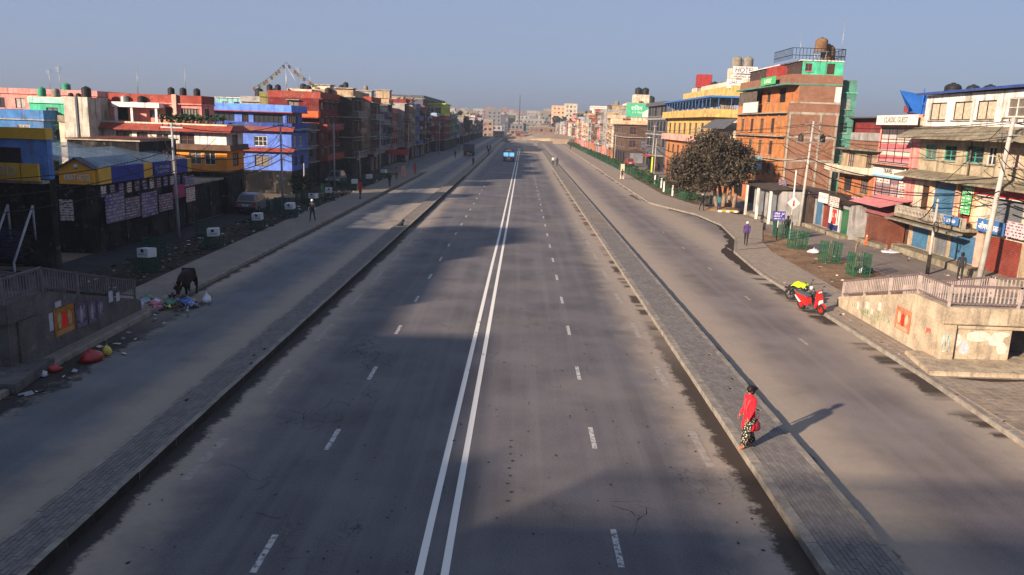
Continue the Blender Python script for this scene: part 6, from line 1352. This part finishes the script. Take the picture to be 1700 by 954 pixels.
def dn(k,p,r): DG[k]=(p,r if isinstance(r,tuple) else (r,r))
dn('rump',(0,.28,.14),(.12,.12)); dn('mid',(0,.1,.28),(.11,.12)); dn('chest',(0,-.08,.40),(.1,.11)); dn('neck',(0,-.14,.54),.07); dn('head',(0,-.18,.63),.07); dn('muzzle',(0,-.31,.60),.035); dn('tail',(.05,.55,.04),.025)
de+=[('rump','mid','hide'),('mid','chest','hide'),('chest','neck','hide'),('neck','head','hide'),('head','muzzle','hide'),('rump','tail','hide')]
for s,nm in ((1,'L'),(-1,'R')):
    dn('e'+nm,(s*.07,-.13,.24),.045); dn('f'+nm,(s*.07,-.15,.03),.03); dn('k'+nm,(s*.13,.05,.15),.06); dn('h'+nm,(s*.13,.02,.03),.035); dn('a'+nm,(s*.06,-.13,.72),.022)
    de+=[('chest','e'+nm,'hide'),('e'+nm,'f'+nm,'hide'),('rump','k'+nm,'hide'),('k'+nm,'h'+nm,'hide'),('head','a'+nm,'hide')]
sp=dict(POSES); sp['cow']=(CN,ce,'belly',2); sp['dog']=(DG,de,'mid',2); skin_batch(sp)
SKIN=mat('skin_brown',(.26,.13,.08),.6,.12,6,bump=0); HAIR=mat('black_hair',(.012,.01,.01),.45,.2,9,bump=.1)
def cloth(name,c): return mat('cloth_'+name,c,.9,.25,7,bump=.1)
def person(x,y,z,face,pose,top,legs,shoes,label,hair=HAIR,s=1.0,sleeve=None,cap=None,extra=None):
    """face = direction the person looks in, degrees clockwise from +Y (away from the camera)"""
    n,e,_,_=POSES[pose]; key=('p',pose,top.name,legs.name,shoes.name)
    if key not in MESH: MESH[key]=colour_by_bone(SK[pose],n,e,{'skin':SKIN,'top':top,'sleeve':sleeve or top,'legs':legs,'shoes':shoes})
    o=thing('person',label,'person',(x,y,z),radians(180-face)); b=inst('body',MESH[key],o); o.scale=(s,s,s)
    h=Vector(n['head'][0]); q=MB(); q.lathe([(.088,.0),(.102,.05),(.098,.10),(.07,.15),(.03,.172),(.004,.176)],(h.x,h.y+.022,h.z-.02),12,sy=1.1); q.lathe([(.07,-.07),(.09,-.02),(.1,.04)],(h.x,h.y+.045,h.z),12); q.build('cap' if cap else 'hair',cap or hair,o)
    if cap:
        q=MB(); q.lathe([(.072,-.05),(.088,-.01),(.094,.02)],(h.x,h.y+.035,h.z-.03),10); q.build('hair',HAIR,o)
    # face: nose, brow line, mouth, ears
    q=MB(); q.lathe([(.012,0),(.016,.015),(.004,.05)],(h.x,h.y-.088,h.z-.02),6); q.lathe([(.01,0),(.018,.025),(.008,.05)],(h.x+.078,h.y,h.z-.02),6); q.lathe([(.01,0),(.018,.025),(.008,.05)],(h.x-.078,h.y,h.z-.02),6); q.build('face',SKIN,o)
    q=MB(); 
    for sx in (-1,1): q.box(h.x+sx*.03-.012,h.y-.089,h.z+.018,h.x+sx*.03+.012,h.y-.08,h.z+.03)
    q.build('eyes',HAIR,o); q=MB().box(h.x-.02,h.y-.088,h.z-.052,h.x+.02,h.y-.08,h.z-.044); q.build('mouth',mat('lips',(.22,.06,.05),.5),o)
    # hands: four unequal bent fingers and a thumb
    q=MB()
    for nm,sg in (('L',1),('R',-1)):
        w=Vector(n['wr'+nm][0]); a=Vector(n['ha'+nm][0]); d=(a-w).normalized(); sd=Vector((0,d.z,-d.y)).normalized()
        for k,L in enumerate((.055,.07,.075,.06)):
            p=a+d*.01+sd*(.034-.022*k); m=p+d*L*.55+Vector((-sg*.008,0,0)); q.path([p,m,m+d*L*.35+Vector((-sg*.02,0,0))],.009,5,radii=[.0095,.0085,.006])
        p=w+d*.035+sd*.035; q.path([p,p+d*.03+sd*.02+Vector((-sg*.012,0,0)),p+d*.06+sd*.018+Vector((-sg*.022,0,0))],.01,5,radii=[.012,.01,.007])
    q.build('fingers',SKIN,o)
    return o
BLK=cloth('black',(.018,.018,.022)); DKB=cloth('dark_blue',(.02,.028,.06)); SHB=cloth('shoe_black',(.015,.013,.012)); REDC=cloth('bright_red',(.55,.02,.025)); 
# woman in red on the right median
n=NT('patterned_trousers'); v=n.voro(26,feature='F1'); k=n.step(v,.30,.36); c=n.mix(k,(.62,.55,.38),(.012,.012,.012)); PATT=n.out(c,.9)
WR=cloth('kurta_red',(.68,.018,.03)); SANDAL=mat('sandal_orange',(.50,.12,.05),.6,.2,8)
w=person(6.1,19.05,.18,252,'woman',WR,PATT,SANDAL,'woman in a long red tunic and black patterned trousers walking on the brick median',s=.985)
w['label']='person in a long red tunic and black patterned trousers walking on the brick median'
q=MB(); pr=[]
for i in range(9):
    t=i/8; z=1.02-.50*t; pr.append((.155+.055*t+.012*sin(i*1.3),z))
q.lathe(pr[::-1],(0,-.01,0),18,sy=.78); q.build('tunic_skirt',WR,w)
q=MB()
for nm in 'LR':
    a,k,b=(Vector(POSES['woman'][0][j+nm][0]) for j in ('hp','kn','an')); q.path([a,a.lerp(k,.6),k,k.lerp(b,.5),b+Vector((0,0,.05))],.1,10,radii=[.12,.12,.115,.11,.10])
q.build('trousers',PATT,w)
q=MB(); q.lathe([(.0,-.05),(.055,-.03),(.065,.0),(.05,.04),(.0,.055)],(0,.09,1.63),10); q.build('hair_bun',HAIR,w); q=MB(); q.lathe([(.0,0),(.016,.006),(.0,.012)],(.02,.13,1.69),6); q.build('hair_clip',PAPER,w)
q=MB()
for s in (-1,1): q.path([(s*.09,-.02,1.40),(s*.075,-.115,1.30),(s*.04,-.135,1.12),(s*.05,-.14,.95)],.03,6,radii=[.03,.035,.03,.02])
q.build('scarf',cloth('scarf_red',(.62,.05,.06)),w)
q=MB(); q.lathe([(.02,0),(.10,.03),(.125,.11),(.10,.2),(.04,.29),(.03,.34)],n=12,sy=.6); q.path([(.03,0,.33),(.06,0,.45),(0,0,.52),(-.04,0,.44),(-.03,0,.33)],.008,4); tag(q.build('bag',mat('bag_red',(.16,.012,.02),.35,.3,5,spec=.5),None,(6.28,18.99,.66),.4),'dark red carrier bag hanging behind the person in the red tunic','bag')
person(16.35,55.9,.15,200,'walk',cloth('purple',(.055,.028,.12)),BLK,SHB,'person in a purple jacket and white cap walking at the right footpath edge',cap=P['white'])
person(20.05,79.0,.12,10,'stand',cloth('teal',(.03,.13,.14)),DKB,SHB,'person in a teal jacket standing by the fig tree trunk')
person(18.4,79.2,.15,160,'walk',BLK,BLK,SHB,'person in black with a pale cap standing left of the teal jacket',cap=PAPER)
person(21.4,62.3,.0,40,'stand',BLK,BLK,SHB,'person in black standing behind the blue road sign, nearer the diamond sign'); person(20.5,62.6,.0,60,'stand',DKB,DKB,SHB,'person in dark blue half hidden by the blue road sign')
person(21.9,70.6,-.35,250,'pockets',BLK,DKB,SHB,'person in dark clothes crouching by the white kiosk post',s=.85)
person(25.9,45.3,.0,20,'stand',cloth('charcoal',(.025,.025,.03)),BLK,SHB,'person in a black jacket walking behind the right stair railing')
person(15.6,121,.15,180,'stand',BLK,DKB,SHB,'person in black beside the pale upright panel on the right footpath')
person(6.4,158.0,.18,180,'walk',cloth('white',(.5,.48,.46)),BLK,SHB,'person in a white shirt, left of a pair on the far right median'); person(7.1,154.5,.18,180,'walk',DKB,BLK,SHB,'person in dark blue, right of a pair on the far right median')
person(16.2,262,.15,180,'stand',BLK,BLK,SHB,'tiny dark figure far up the right footpath')
person(25.6,150,.0,170,'walk',cloth('maroon',(.12,.02,.025)),BLK,SHB,'person in maroon, left of a pair on the far service lane'); person(26.6,148,.0,170,'walk',BLK,DKB,SHB,'person in black, right of a pair on the far service lane'); person(23.6,190,0,180,'walk',DKB,BLK,SHB,'small dark figure far up the right service lane')
person(-16.05,60.55,.15,200,'back',cloth('dark_vest',(.05,.05,.055)),BLK,SHB,'person in a dark vest with white sleeves and hood on the left footpath',sleeve=cloth('sleeve_white',(.5,.5,.5)),cap=P['white'])
person(-15.95,78.4,.15,20,'walk',REDC,DKB,SHB,'person in a bright red jacket walking up the left footpath',hair=REDC)
person(-15.6,94.1,.15,180,'walk',BLK,BLK,SHB,'person all in black on the left footpath beyond the red jacket'); person(-16.6,105.7,.15,180,'stand',cloth('dusty_pink',(.33,.13,.12)),BLK,SHB,'person in dusty pink on the far left footpath by a white box'); person(-15.6,116.5,.15,180,'stand',cloth('signal_red',(.50,.03,.035)),cloth('red_trousers',(.42,.03,.04)),SHB,'person all in red on the far left footpath')
person(-8.9,148,.0,180,'stand',DKB,BLK,SHB,'small figure walking in the far left road'); person(-8.0,195,.2,180,'stand',BLK,BLK,SHB,'tiny dark figure at the far left median'); person(-14.6,176,.0,180,'stand',BLK,BLK,SHB,'tiny dark figure beside the parked lorry on the left'); person(-9.6,225,0,180,'stand',BLK,DKB,SHB,'tiny figure, left of two at the far end of the left road'); person(-8.9,228,0,180,'stand',BLK,DKB,SHB,'tiny figure, right of two at the far end of the left road')
# cow and dog
hid=mat('cow_hide',(.012,.006,.005),.7,.4,3,bump=.15); cow=thing('cow','dark brown cow with its head down in the garbage heap on the left','cow',(-14.75,34.0,.0),radians(4)); inst('body',colour_by_bone(SK['cow'],CN,ce,{'hide':hid,'nose':mat('cow_muzzle',(.12,.085,.07),.5,.2,8),'hoof':P['char']}),cow)
q=MB()
for s in (-1,1): q.path([(s*.08,-.93,.76),(s*.17,-.93,.86),(s*.16,-.99,.98)],.03,6,radii=[.03,.022,.008])
q.build('horns',P['tan'],cow)
dog=thing('dog','small black dog sitting on the left road beside the median','dog',(-8.95,59.2,0),radians(100)); inst('body',colour_by_bone(SK['dog'],DG,de,{'hide':BLK}),dog)
# =============================== GARBAGE =====================================
rb=random.Random(9)
def crumple(s,sz,seed):
    rr=random.Random(seed); q=MB(); n=9; prof=[(.02,0),(.8,.05),(1,.35),(.75,.7),(.3,.9),(.12,1.0),(.05,1.15)]; q.lathe(prof,n=n); q.v=[(x*s*(1+rr.uniform(-.28,.28)),y*s*(1+rr.uniform(-.28,.28)),max(0,z*sz*(1+rr.uniform(-.2,.2)))) for x,y,z in q.v]; return q
BAGC={k:mat('plastic_'+k,c,.35,.35,6,spec=.5) for k,c in dict(white=(.50,.50,.54),blue=(.05,.12,.36),pink=(.42,.10,.12),violet=(.30,.26,.38),green=(.04,.16,.10),red=(.30,.012,.012),yellow=(.50,.40,.06),grey=(.25,.25,.27),orange=(.40,.16,.05),black=(.02,.02,.02)).items()}
heap=leaf_cloud([((0,0,.1),(1.6,1.5,.22))],420,.13,77); heap.build('trash_heap',[BAGC['grey'],BAGC['black'],P['brown']],None,(-15.2,32.6,0.02))['kind']='stuff'
for k,(dx,dy,c,s) in enumerate(((-.9,-.6,'violet',.34),(-.6,-1.0,'violet',.22),(-.2,-.4,'pink',.30),(.1,-.8,'pink',.24),(-.9,.1,'grey',.3),(-.4,.2,'white',.25),(.3,.0,'green',.3),(.9,.4,'blue',.34),(1.2,.2,'white',.18),(.7,.9,'orange',.24),(-1.1,.7,'green',.3),(.2,.8,'white',.2),(-.3,1.0,'grey',.26),(1.0,.8,'orange',.2),(-1.4,-.3,'grey',.2),(.5,-.4,'yellow',.15),(-.1,-1.3,'orange',.18),(1.3,-.0,'blue',.2))):
    tag(crumple(s,s*.9,k).build('plastic_bag',BAGC[c],None,(-15.1+dx*.95,32.5+dy,.02)),'crumpled %s plastic bag in the garbage heap by the cow'%c,'plastic bag','plastic bags in the garbage heap')
tag(crumple(.24,.42,50).build('plastic_bag',BAGC['white'],None,(-13.55,33.3,.004)),'lone knotted white plastic bag on the road right of the cow','plastic bag')
tag(crumple(.36,.36,51).build('bundle',BAGC['red'],None,(-14.0,24.7,.0)),'large bright red bundle lying at the left kerb','bundle'); tag(crumple(.2,.24,52).build('bundle',BAGC['red'],None,(-14.5,23.5,.0)),'small dim red bundle left of the large red one','bundle'); tag(crumple(.15,.34,53).build('plastic_bag',BAGC['yellow'],None,(-13.8,25.4,.0)),'yellow plastic bag behind the large red bundle','plastic bag'); tag(crumple(.13,.15,54).build('plastic_bag',BAGC['white'],None,(-14.6,23.1,.0)),'small white scrap bag beside the small red bundle','plastic bag')
tag(crumple(.45,.3,55).build('plastic_bag',BAGC['white'],None,(20.4,53.6,.1)),'pale crumpled sheet beside the third green tree guard','plastic bag'); q=crumple(.6,.35,56); tag(q.build('rubbish_sack',BAGC['black'],None,(20.9,46.7,.1)),'black rubbish sack between the two nearest green tree guards','sack'); tag(crumple(.25,.35,57).build('rubbish_sack',BAGC['white'],None,(20.6,46.2,.1)),'white rubbish sack beside the black one on the right verge','sack')
tag(crumple(.7,.18,58).build('plastic_sheet',BAGC['white'],None,(26.6,55.7,.02)),'crumpled white sheet on the ground before the brown shop','sheet')
scatter('litter',(-15.4,19,-13.2,33),70,.13,[PAPER,BAGC['grey'],P['brown'],BAGC['black']],31,.01); scatter('litter',(26.0,44,28.2,60),90,.08,[PAPER,P['brown']],32,.01)
scatter('kerb_debris',(14.0,19,15.0,44),60,.06,[PAPER,P['brown'],P['char']],33,.155)
# =============================== VEHICLES ====================================
TYRE=mat('tyre_rubber',(.018,.018,.018),.85,.2,5); RIM=mat('wheel_rim',(.35,.35,.36),.35,.2,4,metal=.8); LAMPR=mat('red_lens',(.40,.015,.015),.2,.1,3,bump=0,spec=.5); LAMPW=mat('clear_lens',(.55,.55,.52),.15,.1,3,bump=0,spec=.5); CHROME=mat('chrome',(.5,.5,.5),.15,.1,3,metal=1.0,bump=0)
def wheel(parent,x,y,r,w,spokes=5,rimm=None):
    q=MB(); pr=[(r*.62,-w/2),(r*.93,-w/2),(r,-w*.3),(r,w*.3),(r*.93,w/2),(r*.62,w/2)]
    n=20; k=0
    for a,b in zip(pr,pr[1:]):
        for i in range(n):
            t0,t1=2*pi*i/n,2*pi*(i+1)/n; q.face([(a[1],a[0]*cos(t0),a[0]*sin(t0)),(b[1],b[0]*cos(t0),b[0]*sin(t0)),(b[1],b[0]*cos(t1),b[0]*sin(t1)),(a[1],a[0]*cos(t1),a[0]*sin(t1))],0,True)
    o=q.build('wheel',TYRE,parent,(x,y,r),fix=False); q=MB(); q.tube((-w*.42,0,0),(w*.42,0,0),r*.18,n=10); 
    q.tube((-w*.3,0,0),(w*.3,0,0),r*.62,n=18) if spokes==0 else None
    for i in range(spokes): t=2*pi*i/spokes; q.obox((0,r*.38*cos(t),r*.38*sin(t)),(w*.3,0,0),(0,r*.28*cos(t),r*.28*sin(t)),(0,-r*.07*sin(t),r*.07*cos(t)))
    if spokes:
        for i in range(n): t0,t1=2*pi*i/n,2*pi*(i+1)/n; q.face([(-w*.4,r*.63*cos(t0),r*.63*sin(t0)),(w*.4,r*.63*cos(t0),r*.63*sin(t0)),(w*.4,r*.63*cos(t1),r*.63*sin(t1)),(-w*.4,r*.63*cos(t1),r*.63*sin(t1))])
    q.build('rim',rimm or RIM,o); return o
def car(x,y,rz,paint,label,name='parked_car'):
    """estate body, front at -Y local"""
    o=thing(name,label,'car',(x,y,0),rz); W=.86
    def loft(prof,hw0,hw1,m,nm):
        q=MB(); zs=[p[1] for p in prof]; z0,z1=min(zs),max(zs); n=len(prof)
        for s in (-1,1):
            for (yy,z) in prof: t=(z-z0)/(z1-z0); q.v.append((s*(hw0+(hw1-hw0)*t),yy,z))
        for i in range(n): j=(i+1)%n; q.f.append((i,j,n+j,n+i)); q.m.append(0); q.sm.append(False)
        q.f.append(tuple(range(n))[::-1]); q.m.append(0); q.sm.append(False); q.f.append(tuple(range(n,2*n))); q.m.append(0); q.sm.append(False)
        return q.build(nm,m,o,fix=True,bevel=.04)
    loft([(-2.1,.35),(-2.15,.62),(-2.0,.86),(-1.0,1.0),(2.0,1.02),(2.12,.8),(2.1,.35)],W,W*.95,paint,'body')
    loft([(-1.05,1.0),(-.35,1.58),(.2,1.66),(1.55,1.62),(2.0,1.0)],W*.93,W*.72,paint,'cabin')
    for nm,pts in (('rear_window',[(-.6,1.83,1.13),(.6,1.83,1.13),(.52,1.63,1.54),(-.52,1.63,1.54)]),('windscreen',[(-.62,-.96,1.1),(.62,-.96,1.1),(.54,-.45,1.55),(-.54,-.45,1.55)])):
        yo=.09 if nm=='rear_window' else -.05; q=MB(); q.face([(a,b+yo,c) for a,b,c in pts]); q.build(nm,GLASS,o)
    for s in (-1,1):
        for (a,b,c,d) in ((-.75,-.28,.38,.4),(.46,.46,1.2,1.45)):
            q=MB(); q.face([(s*.80,a,1.1),(s*.80,d,1.1),(s*.70,c,1.54),(s*.70,b,1.54)]); q.build('side_window',GLASS,o)
        q=MB().box(s*.62,2.06,.72,s*.83,2.15,1.0); q.build('tail_light',LAMPR,o); q=MB().box(s*.5,-2.17,.62,s*.8,-2.06,.8); q.build('headlight',LAMPW,o)
        for yy in (-1.3,1.3): wheel(o,s*.78,yy,.33,.22)
        q=MB().box(s*.88,-.8,1.05,s*1.0,-.7,1.18); q.build('mirror',paint,o)
    MB().box(-.8,2.09,.38,.8,2.2,.6).build('bumper',P['char'],o); MB().box(-.8,-2.22,.36,.8,-2.1,.58).build('bumper',P['char'],o); MB().box(-.26,2.13,.68,.26,2.16,.82).build('number_plate',P['white'],o); MB().box(-.75,2.1,.93,.75,2.135,1.0).build('trim_strip',CHROME,o)
    for s in (-1,1): MB().tube((s*.58,-.2,1.7),(s*.58,1.4,1.67),.02,n=5).build('roof_rail',CHROME,o)
    return o
car(-22.6,66.5,pi,mat('car_grey',(.10,.11,.12),.3,.1,1,bump=0,spec=.5),'dark grey estate car with red tail lights parked by the left verge')
car(-22.7,97,0,mat('car_white',(.13,.135,.15),.3,.1,1,bump=0,spec=.5),'pale car parked nose on near the deep red block'); car(22.9,168,pi,mat('car_red',(.25,.03,.03),.3,.1,1,bump=0,spec=.5),'dark red car far up the right service lane','parked_car')
car(23.2,235,pi,mat('car_silver',(.4,.4,.4),.3,.1,1,bump=0,spec=.5),'silver car very far up the right service lane','parked_car')
def lorry(x,y,rz,boxm,label,dark,topm=None,closed=False,name='lorry'):
    """cab at -Y local, tail at +Y; open tipper body with a panelled tailgate"""
    o=thing(name,label,'lorry',(x,y,0),rz); 
    MB().box(-1.1,-3.2,.75,1.1,2.9,.95).build('chassis',P['char'],o)
    q=MB(); q.prism([(-3.5,.7),(-3.5,1.5),(-3.3,2.35),(-1.9,2.45),(-1.85,.7)],-1.1,1.1,axis='x'); q.build('cab',boxm,o,fix=True,bevel=.06); q=MB(); q.face([(-.95,-3.5,1.58),(.95,-3.5,1.58),(.9,-3.34,2.28),(-.9,-3.34,2.28)]); q.build('windscreen',GLASS,o)
    q=MB(); 
    if closed: q.box(-1.25,-1.7,.96,1.25,3.0,2.75)
    else: q.box(-1.22,-1.7,.96,1.22,3.0,1.1); q.box(-1.22,-1.7,1.101,-1.14,2.9,2.15); q.box(1.14,-1.7,1.101,1.22,2.9,2.15); q.box(-1.139,-1.7,1.101,1.139,-1.62,2.5)
    q.build('cargo_body',boxm,o)
    if not closed:
        MB().box(-1.22,2.92,1.101,1.22,3.0,1.95).build('tailgate',boxm,o)
        for i,xx in enumerate((-.62,.62)): MB().box(xx-.52,3.0,1.18,xx+.52,3.03,1.86).build('tail_panel',mat('bright_panel',(.10,.33,.62),.4,.2,2),o)
        for xx in (-1.2,0,1.2): MB().box(xx-.05,2.99,1.0,xx+.05,3.06,2.3).build('stake',dark,o)
        MB().box(-1.1,-1.2,1.6,1.1,2.7,2.12).build('load',P['char'],o); q=MB(); q.prism([(-.9,2.13),(.9,2.13),(.6,2.42),(-.4,2.5)],-.8,2.0,axis='y'); q.build('load',P['darkbrown'],o,fix=True)
    MB().box(-1.2,2.85,.55,1.2,2.98,.8).build('bumper',mat('bumper_maroon',(.10,.015,.015),.5),o); MB().box(-.3,2.985,.58,.3,3.0,.76).build('number_plate',BD['yellow'],o)
    for s in (-1,1):
        MB().box(s*.8,2.985,.6,s*1.1,3.02,.74).build('tail_light',LAMPR,o)
        for yy in (-2.6,1.0,2.1): wheel(o,s*.98,yy,.48,.34,0)
    return o
lorry(-2.6,171.8,pi,mat('truck_blue',(.05,.17,.42),.4,.2,1,spec=.4),'blue tipper lorry driving away in the middle of the empty main road',P['char'])
lorry(-12.7,194,pi,P['slate'],'dark closed lorry parked on the far left road',P['char'],closed=True)
# motorcycles
def bike_common(o,wb,r,wrim,w):
    return wheel(o,0,-wb/2,r,w,5,wrim),wheel(o,0,wb/2,r,w,5,wrim)
m=thing('motorcycle','black motorcycle with a lime safety vest over its seat, leaning by the right kerb','motorcycle',(14.12,37.9,.0),radians(35)); m.rotation_euler=(0,radians(-9),radians(38))
BK=mat('bike_black',(.02,.02,.022),.3,.2,2,spec=.5); EN=mat('engine_metal',(.28,.26,.23),.4,.4,9,metal=.7)
bike_common(m,1.3,.3,EN,.11)
q=MB(); q.path([(0,-.4,.82),(0,-.15,.62),(0,.2,.58),(0,.55,.68)],.03,6); q.path([(0,-.42,.8),(0,-.25,.35),(0,.15,.28),(0,.3,.55)],.025,6); 
for s in (-1,1): q.path([(s*.07,-.65,.3),(s*.07,-.5,.62),(s*.07,-.40,.9)],.025,6); q.path([(s*.08,.65,.3),(s*.08,.2,.34)],.022,5); q.path([(s*.1,.62,.32),(s*.1,.5,.68)],.03,6)
q.build('frame',BK,m)
q=MB(); q.lathe([(.05,-.2),(.13,-.12),(.15,.02),(.12,.16),(.05,.22)],(0,0,0),12,sy=1.0); t=q.build('fuel_tank',BK,m,(0,-.15,.74)); t.rotation_euler=(pi/2-.15,0,0)
MB().box(-.12,.08,.68,.12,.72,.78).build('seat',P['char'],m,bevel=.04); MB().box(-.12,-.18,.3,.12,.2,.56).build('engine',EN,m,bevel=.03); q=MB(); q.path([(.1,-.2,.42),(.14,.0,.26),(.15,.5,.3),(.15,.8,.36)],.035,8,radii=[.025,.028,.045,.045]); q.build('exhaust',CHROME,m)
q=MB(); q.path([(-.36,-.28,.98),(-.15,-.40,.96),(.15,-.40,.96),(.36,-.28,.98)],.014,6); q.build('handlebar',BK,m)
for s in (-1,1): q=MB(); q.path([(s*.22,-.38,.97),(s*.28,-.4,1.14)],.008,4); q.lathe([(.0,0),(.06,.005),(.06,.03),(.0,.035)],(s*.3,-.4,1.13),8); q.build('mirror',BK,m)
q=MB(); q.lathe([(.03,0),(.09,.03),(.1,.1),(.06,.16)],n=10); h=q.build('headlight',LAMPW,m,(0,-.44,.84)); h.rotation_euler=(pi/2,0,0)
MB().box(-.06,-.86,.5,.06,-.5,.63).build('front_mudguard',BK,m,bevel=.03); MB().box(-.06,.55,.58,.06,.95,.66).build('rear_mudguard',BK,m,bevel=.02); MB().box(-.05,.9,.55,.05,.94,.64).build('tail_light',LAMPR,m)
rr=random.Random(2); q=MB(); G={}
for i in range(8):
    for j in range(7):
        u=(i/7-.5)*.78; vv=-.22+j/6*.72; z=.93-abs(u)**1.5*.75-.06*(1 if j in (0,6) else 0)+rr.uniform(-.025,.03); G[i,j]=(u,vv,z)
for i in range(7):
    for j in range(6): q.face([G[i,j],G[i+1,j],G[i+1,j+1],G[i,j+1]],0,True)
v=tag(q.build('safety_vest',mat('lime_vest',(.50,.72,.02),.7,.1,3),None,(14.12,37.85,.06),radians(38)),'lime yellow safety vest laid over the black motorcycle','vest'); q=MB(); q.face([(-.3,.13,.74),(.3,.13,.74),(.3,.19,.74),(-.3,.19,.74)])
s=thing('scooter','red and white scooter parked at the right kerb in front of the black motorcycle','scooter',(13.85,35.85,.0)); s.rotation_euler=(0,radians(-8),radians(24))
SR=mat('scooter_red',(.42,.018,.016),.25,.12,2,spec=.5); SWH=mat('scooter_white',(.6,.57,.54),.3,.1,2,spec=.5); SG=mat('scooter_grey',(.07,.075,.085),.4,.2,2)
bike_common(s,1.24,.25,SR,.12)
q=MB(); q.prism([(-.62,.62),(-.56,1.0),(-.46,1.04),(-.38,.6),(-.32,.3),(-.40,.26)],-.19,.19,axis='x'); q.build('front_shield',SR,s,fix=True,bevel=.05); q=MB(); q.prism([(-.66,.52),(-.62,.72),(-.55,.75),(-.5,.5)],-.13,.13,axis='x'); q.build('nose_panel',SWH,s,fix=True,bevel=.03)
MB().box(-.17,-.40,.24,.17,.18,.31).build('floorboard',SG,s,bevel=.02); q=MB(); q.prism([(.08,.28),(.12,.66),(.3,.74),(.86,.80),(.9,.68),(.55,.42),(.3,.28)],-.17,.17,axis='x'); q.build('rear_body',SR,s,fix=True,bevel=.05)
q=MB(); q.prism([(.1,.70),(.16,.79),(.5,.82),(.8,.87),(.86,.81),(.5,.73)],-.15,.15,axis='x'); q.build('seat',SG,s,fix=True,bevel=.03); q=MB(); q.prism([(.5,.42),(.86,.7),(.88,.66),(.6,.38)],-.18,.18,axis='x'); q.build('side_panel',SWH,s,fix=True)
q=MB(); q.path([(-.33,-.38,1.05),(-.12,-.47,1.06),(.12,-.47,1.06),(.33,-.38,1.05)],.02,6); q.build('handlebar',P['char'],s); MB().box(-.14,-.56,1.0,.14,-.42,1.13).build('headlight_cowl',SR,s,bevel=.04); MB().box(-.09,-.59,1.03,.09,-.55,1.1).build('headlight',LAMPW,s)
for k in (-1,1): q=MB(); q.path([(k*.2,-.45,1.08),(k*.3,-.48,1.26)],.009,4); q.lathe([(.0,0),(.065,.006),(.06,.03),(.0,.035)],(k*.31,-.48,1.25),8); q.build('mirror',P['char'],s); q=MB(); q.path([(k*.09,-.62,.25),(k*.09,-.55,.6)],.024,6); q.build('fork',CHROME,s)
q=MB(); 
for i in range(7): t0=.35+i*.33; t1=t0+.33; q.face([(-.075,-.62-.29*cos(t0),.25+.29*sin(t0)),(.075,-.62-.29*cos(t0),.25+.29*sin(t0)),(.075,-.62-.29*cos(t1),.25+.29*sin(t1)),(-.075,-.62-.29*cos(t1),.25+.29*sin(t1))],0,True)
q.build('front_mudguard',SR,s); q=MB(); q.path([(.13,.2,.22),(.16,.5,.24),(.17,.85,.32)],.04,8); q.build('exhaust',EN,s); MB().box(-.1,.84,.66,.1,.9,.76).build('tail_light',LAMPR,s)
